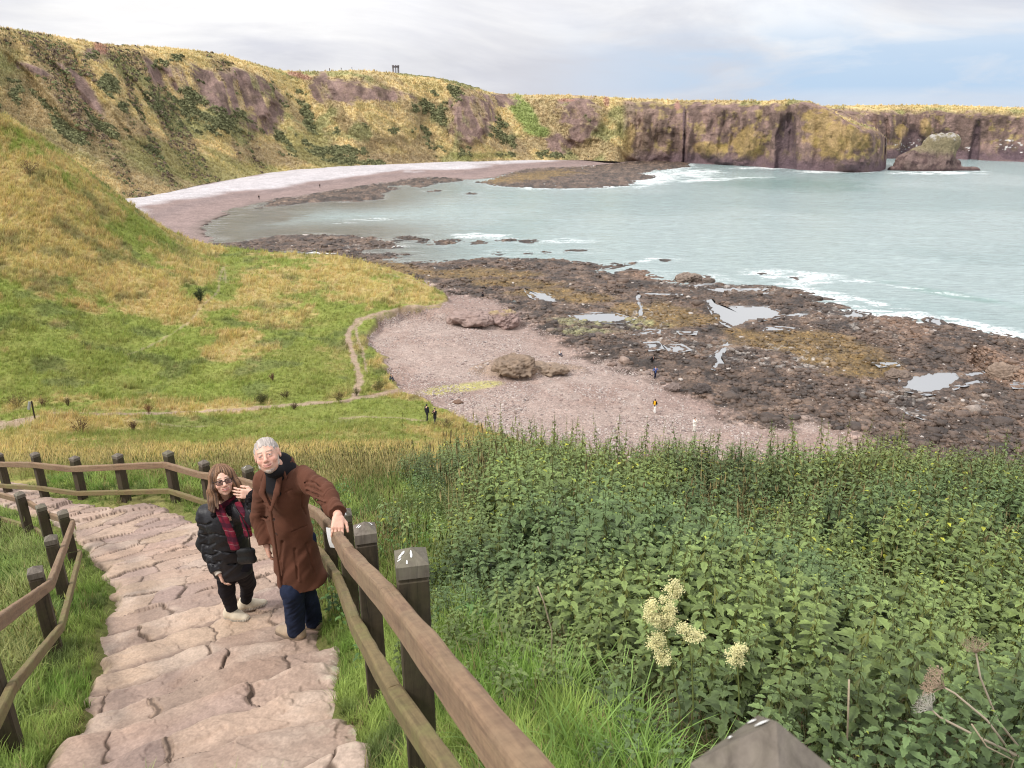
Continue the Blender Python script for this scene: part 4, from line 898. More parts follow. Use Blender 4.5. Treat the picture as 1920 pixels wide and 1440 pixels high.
# ---- sample points: chance follows how large the ground shows
gpx, gpy = project(GX, GY, ZZ)
area = np.abs((gpx[:-1, 1:]-gpx[:-1, :-1])*(gpy[1:, :-1]-gpy[:-1, :-1])); vis = (gpy[1:, :-1] < gpy[:-1, :-1])*(gpx[:-1, :-1] > -150)*(gpx[:-1, :-1] < 2070)*(gpy[:-1, :-1] < 1600)*(gpy[:-1, :-1] > -50)
def sample(n, mask, r):
    wgt = (area*mask).ravel(); cs = np.cumsum(wgt); k = np.searchsorted(cs, r.random(n)*cs[-1]); i, j = np.unravel_index(np.clip(k, 0, len(cs)-1), area.shape)
    f, g = r.random(n), r.random(n)
    def L(A): return (A[i, j]*(1-f)+A[i+1, j]*f)*(1-g)+(A[i, j+1]*(1-f)+A[i+1, j+1]*f)*g
    return np.column_stack([L(GX), L(GY), L(ZZ)]), CG[i, j], DRY[i, j]
r = np.random.default_rng(21)
inner = isg[:-1, :-1] & (SDg[:-1, :-1] > .6); Yg = GY[:-1, :-1]
notrk = (trk[:-1, :-1] < .35)
# meadow and hill
mk_ = inner*vis*notrk*(Yg > 22)
pos, col, dry = sample(90000, mk_*1.0, r)
vz = [tuft(r, 7, 1.0, .055, .9, .30, 2) for _ in range(6)]
dist = np.hypot(pos[:, 0], pos[:, 1]); col = col*1.32
scl = (.20+.0026*dist)*r.uniform(.5, 1.5, len(pos))*(1+.35*(dry > .6)); col = col*r.uniform(.72, 1.32, (len(pos), 1))*r.uniform(.92, 1.08, (len(pos), 3))
stripe = fbm(pos[:, 0], pos[:, 1], 3.0, 3, 501); scl *= .5+stripe*.95
scatter('meadow_grass', vz, pos-[0, 0, .03], r.uniform(0, 6.3, len(pos)), scl, col, lean=np.column_stack([np.full(len(pos), .25), r.normal(0, .2, len(pos))]), tipf=(.9, 1.25), mat=mat_blade, kind='stuff')
# rough seeding grass just beyond the fence
nz = psd(pos[:1, 0], pos[:1, 1], PAT)
nett_px = [(772, 800), (785, 900), (815, 985), (870, 1050), (1000, 1100), (1110, 1180), (1190, 1270), (1260, 1360), (1290, 1620), (2300, 1700), (2300, 760), (900, 760)]
def hitH(px, py, h):
    a, b, c = ray(px, py); Y = np.geomspace(1.0, 60, 1500); X = a/b*Y; Z = EYE+c/b*Y
    d = Z-(H(X, Y)+h); k = np.argmax(d < 0); return (X[k], Y[k]) if d.min() < 0 else (a/b*13.5, 13.5)
nett_poly = [hitH(a, b, .75) for a, b in nett_px[:9]]+[(4, .8), (16, .8), (20, 14.2), (9, 14.2), (3, 13.8), (-.6, 13.4)]
Pf = np.array([t[:2] for t in RF_tops])
mk_ = inner*vis*(Yg > 10.2)*(Yg < 66)*(r.random(Yg.shape) < sm(66, 30, Yg)+.15)*(SDp[:-1, :-1] < -.9)
pos, col, dry = sample(16000, mk_*1.0*np.clip(psd(GX[:-1, :-1], Yg, nett_poly) < -.1, 0, 1), r)
outside = pos[:, 1]
vt = [tuft(r, 9, 1.0, .012, .75, .16, 3, True) for _ in range(6)]; dist = pos[:, 1]
fd_ = pld(pos[:, 0], pos[:, 1], Pf)
patch = fbm(pos[:, 0], pos[:, 1], 4, 3, 511)
dryp = sm(.42, .58, patch+.10*sm(13, 16, dist))
c_ = lerp(np.array([.22, .25, .07]), np.array([.52, .43, .20]), (np.clip(dryp*.75+r.normal(0, .22, len(pos)), 0, 1)*sm(.4, 1.4, fd_))[:, None]); c_ = lerp(c_, np.array([.56, .42, .24]), (sm(.55, .7, fbm(pos[:, 0], pos[:, 1], 2, 3, 512))*dryp*.5)[:, None])
c_ = lerp(c_, col*1.32, (sm(28, 56, dist)*.85)[:, None]); c_ = c_*r.uniform(.75, 1.3, (len(pos), 1))
scl = lerp(.20, .42, sm(.3, 2.0, fd_))*r.uniform(.35, 1.35, len(pos))*(.45+1.1*fbm(pos[:, 0], pos[:, 1], 1.3, 3, 513))*(1+.006*dist)
scatter('rough_grass', vt, pos-[0, 0, .02], r.uniform(0, 6.3, len(pos)), scl, c_, lean=np.column_stack([r.normal(.12, .12, len(pos)), r.normal(0, .1, len(pos))]), tipf=(.7, 1.15), mat=mat_blade, kind='stuff')
# fresh grass on the verges
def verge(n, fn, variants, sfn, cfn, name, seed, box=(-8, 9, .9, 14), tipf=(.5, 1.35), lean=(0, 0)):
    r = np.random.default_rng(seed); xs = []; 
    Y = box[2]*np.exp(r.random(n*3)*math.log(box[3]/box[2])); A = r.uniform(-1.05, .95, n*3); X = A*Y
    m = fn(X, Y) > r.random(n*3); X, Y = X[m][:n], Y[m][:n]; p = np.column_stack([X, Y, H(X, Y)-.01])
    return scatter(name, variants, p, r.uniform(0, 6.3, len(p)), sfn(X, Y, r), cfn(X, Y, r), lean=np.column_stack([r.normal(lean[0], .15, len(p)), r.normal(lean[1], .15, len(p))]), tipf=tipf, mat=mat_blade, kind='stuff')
def sdpath(X, Y): return psd(X, Y, PAT)
def sdnet(X, Y): return psd(X, Y, nett_poly)
vg = [tuft(r, 14, 1.0, .030, 1.25, .22, 4) for _ in range(8)]
def vfn(X, Y): d = sdpath(X, Y); n = sdnet(X, Y); return (d < .03)*(d > -2.6)*(n < .25)*1.0
def vs(X, Y, r):
    d = -sdpath(X, Y); n = sdnet(X, Y); left = X < -.9*Y*.5
    return (.10+.11*sm(0, .5, d))*r.uniform(.6, 1.35, len(X))*(1+.2*left)
g_a = np.array([.18, .29, .055]); g_b = np.array([.31, .40, .10]); g_c = np.array([.11, .15, .05])
def vc(X, Y, r):
    n = fbm(X, Y, .7, 3, 521)[:, None]; c = lerp(g_a, g_b, sm(.35, .6, n)); c = lerp(c, g_c, sm(.55, .7, fbm(X, Y, .5, 3, 522))[:, None]*.8)
    dr = (r.random(len(X)) < .06)[:, None]; c = np.where(dr, np.array([.30, .25, .11]), c)
    return c*r.uniform(.8, 1.25, (len(X), 1))
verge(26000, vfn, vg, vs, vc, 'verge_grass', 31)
# long grass behind the left fence
vl = [tuft(r, 16, 1.0, .016, 1.5, .25, 5, False) for _ in range(5)]+[tuft(r, 10, 1.05, .012, 1.2, .2, 5, True) for _ in range(2)]
LFp = [tuple(t[:2]) for t in LF_tops]; left_poly = [(-2.6, 2.2)]+LFp[1:]+[(-11, 11.5), (-16, 9), (-10, 2)]
def lfn(X, Y): return (psd(X, Y, left_poly) > .12)*(sdpath(X, Y) < -.1)*1.0
def lc(X, Y, r):
    n = fbm(X, Y, 1.2, 3, 531)[:, None]; c = lerp(np.array([.14, .22, .05]), np.array([.30, .31, .11]), sm(.35, .65, n)); c = lerp(c, np.array([.33, .29, .13]), (sm(7, 9, Y)*sm(.4, .6, fbm(X, Y, .9, 2, 532))*.7)[:, None]); return c*r.uniform(.7, 1.3, (len(X), 1))
verge(9000, lfn, vl, lambda X, Y, r: .42*r.uniform(.6, 1.15, len(X)), lc, 'long_grass', 41, box=(1.6, 9, 1.8, 13), lean=(-.1, -.15))
# rank bright grass between the fence and the nettles
vr = [tuft(r, 9, 1.0, .022, 1.5, .18, 6) for _ in range(6)]
RFp = [tuple(t[:2]) for t in RF_tops]
rank_px = [(880, 1240), (960, 1190), (1060, 1180), (1110, 1230), (1200, 1300), (1275, 1380), (1290, 1500), (1000, 1560), (960, 1400), (930, 1330)]
rank_poly = [hitH(a, b, .25) for a, b in rank_px]
def rfn(X, Y): return (psd(X, Y, rank_poly) > -.05)*1.0
def rc_(X, Y, r): n = fbm(X, Y, .4, 3, 541)[:, None]; return lerp(np.array([.15, .27, .055]), np.array([.25, .36, .10]), n)*r.uniform(.7, 1.25, (len(X), 1))
verge(1500, rfn, vr, lambda X, Y, r: .34*r.uniform(.6, 1.2, len(X)), rc_, 'rank_grass', 51, box=(0, 9, .7, 5), lean=(.15, -.25))
def wf(X, Y): return tfn(X, Y)*(Y > 3.8)*sm(.25, -.3, sdnet(X, Y))*sm(3.8, 7, Y)*(fbm(X, Y, .9, 3, 571) > .38)
def wc(X, Y, r): n = np.clip(sm(.35, .6, fbm(X, Y, .8, 3, 572))+r.normal(0, .25, len(X)), 0, 1)[:, None]; return lerp(np.array([.20, .24, .07]), np.array([.46, .38, .18]), n)*r.uniform(.7, 1.25, (len(X), 1))
# thin litter between fence and nettles
def tfn(X, Y): 
    right = (X > np.interp(Y, [0, .66, 2.1, 2.95, 4.5, 6.4, 8.4, 10.5], [.3, .27, -.34, -.68, -1.23, -2.4, -3.6, -4.6]))
    return right*(sdnet(X, Y) < .2)*(sdpath(X, Y) < -.05)*1.0
verge(14000, tfn, vg, lambda X, Y, r: .13*r.uniform(.5, 1.3, len(X))*(.8+.05*Y), vc, 'bank_grass', 61, box=(-8, 9, .9, 13))
verge(2600, wf, vt, lambda X, Y, r: .42*r.uniform(.5, 1.3, len(X)), wc, 'rough_grass', 66, box=(-8, 9, 3.5, 13.5), tipf=(.7, 1.15))
verge(420, lambda X, Y: (sdnet(X, Y) > .1)*sm(5.5, 9, Y), vt, lambda X, Y, r: .80*r.uniform(.6, 1.2, len(X)), lambda X, Y, r: np.array([.36, .30, .14])*r.uniform(.5, 1.2, (len(X), 1)), 'dry_stalks', 67, box=(-8, 9, 3.5, 13.5), tipf=(.7, 1.15))
litter = [tuft(r, 10, 1.0, .02, 1.9, .5, 3) for _ in range(4)]
verge(3200, lambda X, Y: (sdnet(X, Y) > -.1)*1.0, litter, lambda X, Y, r: .20*r.uniform(.5, 1.3, len(X)), lambda X, Y, r: lerp(np.array([.21, .155, .085]), np.array([.13, .17, .06]), (r.random(len(X)) < .45)[:, None])*r.uniform(.5, 1.4, (len(X), 1)), 'dead_litter', 62, box=(-2, 12, 1.2, 13.5))
# ---------------------------------------------------------------- nettles
def leafmesh(L, W, st, serr=.14, droop=.7, fold=.35):
    t = np.linspace(0, 1, st+1); prof = np.sin(PI*np.clip(t, 0, 1)**.72)**.85; prof[0] = .12; prof[-1] = .0
    s = 1+serr*np.where(np.arange(st+1) % 2, 1, -1)*(t > .05)*(t < .98)
    w_ = W/2*prof*s; ang = droop*t**1.2; ds = L/st
    x = np.concatenate([[0], np.cumsum(np.cos((ang[1:]+ang[:-1])/2)*ds)]); z = -np.concatenate([[0], np.cumsum(np.sin((ang[1:]+ang[:-1])/2)*ds)])
    tipb = np.where(np.arange(st+1) % 2, .35, 0)*ds
    V = np.concatenate([np.column_stack([x+tipb, -w_, z+w_*fold]), np.column_stack([x, 0*w_, z]), np.column_stack([x+tipb, w_, z+w_*fold])]); k = st+1
    Q = [(i, i+1, k+i+1, k+i) for i in range(st)]+[(k+i, k+i+1, 2*k+i+1, 2*k+i) for i in range(st)]
    c = np.concatenate([np.full(k, 1.08), np.full(k, .82), np.full(k, 1.0)])
    return V, np.array(Q), c
def tilt(V, a): c, s = math.cos(a), math.sin(a); return np.column_stack([V[:, 0]*c-V[:, 2]*s, V[:, 1], V[:, 0]*s+V[:, 2]*c])
def nettle(r, Hh=1.0, st=8, big=1.0, bare=.3, sparse=1.0, tassel=True, split=False):
    Vs, Qs, Ts, Cs = [], [], [], []; k = 0; LV = []
    bend = r.normal(0, .05, 2); nseg = 6; zz = np.linspace(0, 1, nseg+1)
    ctr = lambda f: np.array([bend[0]*f*f*Hh, bend[1]*f*f*Hh, f*Hh])
    kk = 4
    rings = np.array([ctr(f)+np.column_stack([np.cos(np.arange(kk)*PI/2)*.0045*(1.1-.7*f), np.sin(np.arange(kk)*PI/2)*.0045*(1.1-.7*f), np.zeros(kk)]) for f in zz]).reshape(-1, 3)
    Q = np.array([(i*kk+j, i*kk+(j+1) % kk, (i+1)*kk+(j+1) % kk, (i+1)*kk+j) for i in range(nseg) for j in range(kk)])
    Vs.append(rings); Qs.append(Q); Ts.append(np.full(len(rings), .5)); Cs.append(np.tile([1.1, .95, .7], (len(rings), 1))); k = len(rings)
    nstem = (len(rings), len(Q))
    z = bare*Hh; a = r.uniform(0, PI)
    while z < Hh:
        f = z/Hh; size = big*(.10*(1-abs(f-.55)*.9))*(1 if f < .8 else max(.28, (1-f)/.2*.75+.25)); a += PI/2+r.normal(0, .2)
        for s_ in (0, PI):
            if r.random() < .08: continue
            V, Q, c = leafmesh(size*r.uniform(.85, 1.2), size*.52, st, .16 if st > 4 else 0, r.uniform(.4, 1.1), .35)
            V = V+[size*.28, 0, 0]; V = tilt(V, lerp(.05, .55, max(0, (f-.8)/.2))+r.normal(0, .22)); V = rotz(V, a+s_+r.normal(0, .15)); V = V+ctr(f)
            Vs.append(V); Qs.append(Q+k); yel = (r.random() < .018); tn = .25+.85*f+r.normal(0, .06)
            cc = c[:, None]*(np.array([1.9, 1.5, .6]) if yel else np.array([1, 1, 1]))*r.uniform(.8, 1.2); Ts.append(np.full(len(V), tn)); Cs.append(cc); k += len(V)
            if tassel and .45 < f < .92 and r.random() < .7:
                an = a+s_+r.normal(0, .7)
                for q in range(2):
                    b0 = ctr(f); L = .05*big; d = np.array([math.cos(an+q*.5), math.sin(an+q*.5), 0]); e = b0+d*L*.7-np.array([0, 0, L*.9])
                    w2 = .004; sx = np.array([-d[1], d[0], 0])*w2
                    V = np.array([b0-sx, b0+sx, (b0+e)/2+sx*1.6+d*.01, (b0+e)/2-sx*1.6+d*.01, e+sx*.4, e-sx*.4]); Vs.append(V); Qs.append(np.array([(0, 1, 2, 3), (3, 2, 4, 5)])+k); Ts.append(np.full(6, .5)); Cs.append(np.tile([1.1, .9, .6], (6, 1))); k += 6
        z += Hh*r.uniform(.045, .062)/max(Hh, .5)*sparse*(1 if f < .85 else .6)
    return np.concatenate(Vs), np.concatenate(Qs), np.concatenate(Ts), np.concatenate(Cs), nstem
r = np.random.default_rng(77)
nA = [nettle(r, 1.0, 8, 1.32, .3, 1.15)[:4] for _ in range(7)]; nB = [nettle(r, 1.0, 3, 1.05, .25)[:4] for _ in range(8)]
nleaf = np.array([.102, .152, .064])
def nettles(n, y0, y1, var, seed, name, h=1.0, lo=0.):
    r = np.random.default_rng(seed); Y = np.sqrt(r.uniform(y0*y0, y1*y1, n*6)); A = r.uniform(-.35, 1.2, n*6); X = A*Y
    m = (sdnet(X, Y)+(fbm(X, Y, 1.0, 2, 551)-.5)*1.8+.1 > 0); keepd = fbm(X, Y, .9, 3, 552) > r.uniform(.22, .54, len(X)); m &= keepd
    X, Y = X[m][:n], Y[m][:n]; p = np.column_stack([X, Y, H(X, Y)-.02]); print(name, len(X))
    hh = h*r.uniform(.55, 1.15, len(X))*lerp(.80, 1.0, sm(1.8, 4.5, Y))*(.78+.44*fbm(X, Y, 1.1, 2, 553))*lerp(1, .5, sm(1.3, 0, sdnet(X, Y)))*lerp(.70, 1, sm(3.2, 6.5, Y))
    hh *= lerp(1.0, .8, sm(2.6, 1.7, Y)*sm(.8, 1.4, X))
    lat = fbm(X, Y, 1.6, 3, 554)[:, None]; c = lerp(nleaf*np.array([.92, .92, .80]), nleaf*np.array([1.4, 1.25, .92]), sm(.4, .65, lat)); c = lerp(c, np.array([.17, .17, .065]), (sm(8.5, 12, Y)*.65*r.random(len(X)))[:, None])
    c = c*r.uniform(.75, 1.3, (len(X), 1))
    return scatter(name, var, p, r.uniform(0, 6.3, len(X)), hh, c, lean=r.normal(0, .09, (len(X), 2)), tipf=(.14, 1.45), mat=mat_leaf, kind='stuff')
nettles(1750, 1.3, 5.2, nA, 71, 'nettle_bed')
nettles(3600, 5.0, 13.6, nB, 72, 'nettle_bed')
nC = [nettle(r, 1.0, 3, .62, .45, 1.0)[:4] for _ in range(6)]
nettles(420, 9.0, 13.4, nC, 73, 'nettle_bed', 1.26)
# low leafy plants on the bank
low = [nettle(r, .35, 5, .62, .05, 1.3, False)[:4] for _ in range(5)]
rr_ = np.random.default_rng(81); Y = rr_.uniform(1.2, 12, 4000); X = rr_.uniform(-.8, .4, 4000)*Y; m = (tfn(X, Y) > 0)*(fbm(X, Y, .8, 2, 561) > .5) > 0; X, Y = X[m][:500], Y[m][:500]
scatter('bank_weeds', low, np.column_stack([X, Y, H(X, Y)-.01]), rr_.uniform(0, 6, len(X)), rr_.uniform(.5, 1.1, len(X)), np.tile(nleaf*np.array([1.0, 1.25, .8]), (len(X), 1))*rr_.uniform(.7, 1.3, (len(X), 1)), mat=mat_leaf, tipf=(.5, 1.1), kind='stuff')
# ---- single plants that stand out
def setroot(root, obs):                        # parts were modelled in world space: express them about the base
    o = np.array(root.location)
    for ob in obs:
        n = len(ob.data.vertices); a = np.empty(n*3, np.float32); ob.data.vertices.foreach_get('co', a); a = a.reshape(-1, 3)-o.astype(np.float32); ob.data.vertices.foreach_set('co', a.ravel()); ob.data.update()
def tall_nettle(px, py, Y, label, seed, dark=.9):
    r = np.random.default_rng(seed); t = P(px, py, Y); g = float(H(t[0], t[1])); hh = t[2]-g
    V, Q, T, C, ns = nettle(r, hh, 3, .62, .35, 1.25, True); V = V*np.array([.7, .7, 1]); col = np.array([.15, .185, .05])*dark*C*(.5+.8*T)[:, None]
    root = empty('tall_nettle', (t[0], t[1], g), label=label, cat='nettle', group='tall nettles standing above the nettle bed')
    s = link('stem', mkmesh('stem', V[:ns[0]], Q[:ns[1]], None, col[:ns[0]]), mat_leaf, root)
    l = link('leaves', mkmesh('leaves', V[ns[0]:], Q[ns[1]:]-ns[0], None, col[ns[0]:]), mat_leaf, root)
TN = [(939, 752, 'thin tall nettle in front of the shingle left of centre, tallest of the leaning pair'), (971, 768, 'tall nettle just right of the tallest one against the shingle'), (1015, 782, 'short nettle spike third from the left against the pale shingle'), (1063, 776, 'nettle spike above the bed below the long outcrop'), (1091, 778, 'nettle spike with drooping leaves, fifth along the top of the bed'),
      (1122, 775, 'nettle spike standing below the visitor sitting on the outcrop'), (1170, 798, 'dim nettle spike left of the walker with the yellow backpack'), (1213, 792, 'dark nettle spike just below the walker in white trousers'), (1242, 784, 'leafy yellowish nettle spike right under the walker in white trousers'), (1345, 800, 'nettle spike right of the visitor in cream'),
      (1535, 800, 'dark bushy nettle spike at the right end of the shingle'), (1628, 772, 'tallest yellow green nettle on the right in front of the dark shelf'), (1688, 812, 'leafy nettle right of the tallest yellow green one'), (1886, 826, 'nettle at the far right end of the bed before the dark rocks'),
      (752, 758, 'faint thin nettle standing over the grass left of the two walkers'), (800, 800, 'dark nettle right below the two walkers in dark coats'), (1450, 806, 'nettle spike in front of the right part of the shingle')]
for i, (a, b, lab) in enumerate(TN): tall_nettle(a, b, 10.6+.6*math.sin(i*2.1), lab, 900+i, .75 if 'dark' in lab else 1.05)
def fluff(mb, r, pts, n, rad, size, C):
    pts = np.asarray(pts); k = r.integers(0, len(pts), n); c = pts[k]+r.normal(0, 1, (n, 3))*rad
    oc = np.array([(1, 0, 0), (-1, 0, 0), (0, 1, 0), (0, -1, 0), (0, 0, 1), (0, 0, -1)]); T = np.array([(0, 2, 4), (2, 1, 4), (1, 3, 4), (3, 0, 4), (2, 0, 5), (1, 2, 5), (3, 1, 5), (0, 3, 5)])
    s = size*r.uniform(.6, 1.3, n); V = (c[:, None]+oc[None]*s[:, None, None]).reshape(-1, 3); TT = (T[None]+(np.arange(n)*6)[:, None, None]).reshape(-1, 3)
    mb.add(V, None, TT, np.repeat(np.asarray(C)*r.uniform(.75, 1.1, (n, 1)), 6, 0))
def meadowsweet(stem, clusters, Y, label, seed):
    r = np.random.default_rng(seed); b = P(stem[0][0], stem[0][1], Y); g = float(H(b[0], b[1])); root = empty('meadowsweet', (b[0], b[1], g), label=label, cat='wildflower', group='cream meadowsweet among the nettles')
    mb = MB(); pts = [P(a, c, Y) for a, c in stem]; pts = [np.array([b[0], b[1], g])]+pts; mb.tube(pts, np.linspace(.0035, .002, len(pts)), 6, (.17, .20, .06))
    for cl in clusters:
        q = P(cl[0], cl[1], Y); mb.tube([pts[-2], (pts[-2]+q)/2+[0, 0, .01], q], .0015, 4, (.20, .24, .08))
    st = link('stem', mb.mesh('stem'), mat_leaf, root); mb = MB()
    for cx, cy, w_, h_ in clusters:
        pp = []
        for _ in range(26):
            a = r.uniform(0, 2*PI); rr = math.sqrt(r.random()); q = P(cx+w_*rr*math.cos(a), cy+h_*rr*math.sin(a), Y+r.uniform(-.03, .03)); pp.append(q)
        fluff(mb, r, pp, int(w_*h_*2.0)+200, .0064, .0022, (.84, .78, .42))
    fl = link('flowers', mb.mesh('flowers', False), mat_dry, root, kind='stuff'); setroot(root, [st, fl])
meadowsweet([(1275, 1330), (1262, 1260), (1250, 1190), (1262, 1100)], [(1262, 1105, 15, 16), (1238, 1140, 26, 22), (1245, 1165, 22, 14), (1222, 1150, 12, 18), (1232, 1205, 18, 16), (1245, 1232, 15, 12)], 2.05, 'tallest meadowsweet with a long double plume of cream flowers, left of the other two', 1)
meadowsweet([(1300, 1320), (1298, 1260), (1292, 1180)], [(1285, 1178, 12, 8), (1300, 1192, 16, 10)], 2.0, 'small meadowsweet spray close to the right of the tallest plume', 2)
meadowsweet([(1386, 1310), (1384, 1270), (1382, 1230)], [(1380, 1232, 17, 17), (1388, 1218, 12, 9)], 2.0, 'single pale meadowsweet tuft standing apart to the right', 3)
def umbel(stem, Y, label, seed, dense, rad=.055, C=(.36, .27, .19), also=()):
    r = np.random.default_rng(seed); pts = [P(a, c, Y+d) for a, c, d in stem]; g = float(H(pts[0][0], pts[0][1])); root = empty('dry_hogweed', (pts[0][0], pts[0][1], g), label=label, cat='dead plant', group='dry hogweed stalks')
    mb = MB(); allp = [np.array([pts[0][0], pts[0][1], g])]+pts; mb.tube(allp, np.linspace(.0055, .003, len(allp)), 7, (.42, .35, .26)); st = link('stem', mb.mesh('stem'), mat_dry, root)
    mb = MB(); top = pts[-1]; d = pts[-1]-pts[-2]; d /= np.linalg.norm(d); s1 = np.cross(d, [.2, 1, .1]); s1 /= np.linalg.norm(s1); s2 = np.cross(d, s1)
    for i in range(18):
        a = i*2.4; rr = rad*math.sqrt((i+.5)/18); e = top+d*rad*.75+s1*rr*math.cos(a)+s2*rr*math.sin(a); mb.tube([top, (top+e)/2+d*.006, e], .0011, 4, C)
        for k in range(9):
            b = k*2.4; r2 = .014*math.sqrt((k+.5)/9); e2 = e+d*.012+s1*r2*math.cos(b)+s2*r2*math.sin(b); mb.tube([e, e2], .0005, 3, C)
            if dense: fluff(mb, r, [e2], 3, .0015, .0026, C)
            elif r.random() < .35: fluff(mb, r, [e2], 1, .0005, .0016, C)
    u = link('umbel', mb.mesh('umbel', False), mat_dry, root); setroot(root, [st, u])
umbel([(1925, 1450, -.05), (1850, 1350, 0), (1790, 1300, .03), (1772, 1290, .04)], 1.95, 'dry hogweed with a dense brown seed head hanging over the nettles', 11, True, .05)
umbel([(1930, 1425, 0), (1870, 1350, .02), (1838, 1270, .04), (1830, 1225, .05)], 2.1, 'dry hogweed with a bare open umbel, its stem rising steeply at the right edge', 12, False, .042)
umbel([(1915, 1420, 0), (1830, 1380, .02), (1762, 1345, .04), (1748, 1332, .05)], 1.85, 'dry hogweed lying low with a pale skeletal umbel', 13, False, .036, (.50, .47, .40))
def stick(pts, Y, label, seed, rad=.0035, C=(.42, .34, .24)):
    pts = [P(a, c, Y) for a, c in pts]; g = float(H(pts[0][0], pts[0][1])); mb = MB(); b = np.array([pts[0][0], pts[0][1], g]); mb.tube([b*0]+[p-b for p in pts], rad, 6, C)
    o = link('dead_stalk', mb.mesh('dead_stalk'), mat_dry, label=label, cat='dead stalk'); o.location = b
stick([(1586, 1445), (1590, 1350), (1592, 1275)], 2.0, 'pale upright dead stalk in front of the nettles, right of the big blurred post', 1)
stick([(1035, 1185), (1020, 1130), (1008, 1100)], 2.9, 'thin straw coloured stalk leaning at the edge of the nettles', 2, .003)
stick([(1900, 1425), (1850, 1400), (1822, 1358)], 1.8, 'short broken twig crossing the low hogweed', 3, .0025)
# dock and dead bushes on the meadow
def bush(name, px, py, w_, h_, C, label, cat, seed, Y=None, group=None, leafy=False):
    r = np.random.default_rng(seed); g = ground(px, py) if Y is None else P(px, py, Y); b = np.array([g[0], g[1], float(H(g[0], g[1]))-.03]); k = g[1]/F*1.04; W = w_*k/2; Hh = h_*k
    root = empty(name, b, label=label, cat=cat, group=group); mb = MB(); ml = MB(); n = 26
    for i in range(n):
        a = r.uniform(0, 2*PI); d = r.random()**.6; e = np.array([math.cos(a)*W*d, math.sin(a)*W*d*.8, Hh*r.uniform(.6, 1.05)*(1-.35*d)]); m_ = e*.5+[0, 0, Hh*.08]; mb.tube([[e[0]*.15, e[1]*.15, 0], m_, e], [.018*k*12/10, .014, .008], 4, np.array(C)*r.uniform(.6, 1.0))
        q = [m_*(1-t)+e*t for t in np.linspace(0, 1, 7)]; q = [m_*.6]+q
        fluff(ml, r, q, 16 if not leafy else 60, .02+W*.13, .008+Hh*.011, np.array(C)*r.uniform(.7, 1.3))
    link('stems', mb.mesh('stems'), mat_dry, root); link('foliage' if leafy else 'seed_heads', ml.mesh('heads', False), mat_dry, root, kind='stuff')
db = (.15, .085, .05)
bush('dock_clump', 152, 812, 46, 42, (.15, .095, .05), 'largest reddish brown dock clump on the grass above the fence', 'dock plant', 1, group='brown docks on the meadow')
bush('dock_clump', 280, 776, 26, 28, (.19, .085, .05), 'bright rusty dock beside the dirt track', 'dock plant', 2, group='brown docks on the meadow')
bush('dock_clump', 250, 808, 26, 26, (.15, .09, .055), 'dim dock left of the couple and below the dirt track', 'dock plant', 3, group='brown docks on the meadow')
bush('dock_clump', 32, 765, 50, 36, (.14, .10, .05), 'wide dock and bramble clump beside the leaning signpost', 'dock plant', 4, group='brown docks on the meadow')
bush('dock_clump', 82, 762, 26, 26, (.16, .09, .055), 'brown dock just right of the leaning signpost', 'dock plant', 5, group='brown docks on the meadow')
bush('dock_clump', 128, 762, 20, 24, (.10, .075, .04), 'small dark dock on the far side of the dirt track', 'dock plant', 6, group='brown docks on the meadow')
bush('dock_clump', 512, 715, 16, 22, (.17, .10, .06), 'small upright dock alone in the middle of the green flat', 'dock plant', 7, group='brown docks on the meadow')
bush('dock_clump', 637, 755, 26, 32, (.13, .10, .045), 'dock at the fork of the dirt tracks', 'dock plant', 8, group='brown docks on the meadow')
bush('dock_clump', 490, 758, 32, 28, (.10, .10, .04), 'dark green dock clump left of the track fork', 'dock plant', 9, group='brown docks on the meadow', leafy=True)
bush('dock_clump', 536, 748, 24, 24, (.13, .11, .05), 'sparse dock between the dark green clump and the track fork', 'dock plant', 10, group='brown docks on the meadow')
bush('dock_clump', 552, 768, 20, 18, (.12, .08, .05), 'low dock growing on the edge of the dirt track', 'dock plant', 11, group='brown docks on the meadow')
bush('dock_clump', 668, 742, 22, 20, (.12, .11, .05), 'rounded dock nearest to the beach end of the track', 'dock plant', 12, group='brown docks on the meadow')
bush('dead_bush', 57, 332, 40, 34, (.115, .075, .055), 'round dark brown bush alone high on the steep grass slope', 'bush', 13)
bush('small_shrub', 376, 570, 20, 34, (.055, .075, .035), 'dark green upright shrub at the foot of the slope', 'shrub', 14, leafy=True)
bush('scrub_clump', 710, 732, 40, 26, (.13, .13, .05), 'scrubby clump on the bank beside the sitting visitor', 'shrub', 15, leafy=True)
bush('scrub_clump', 838, 802, 50, 24, (.13, .10, .06), 'brown scrub at the grass tip right of the two walkers', 'shrub', 16)
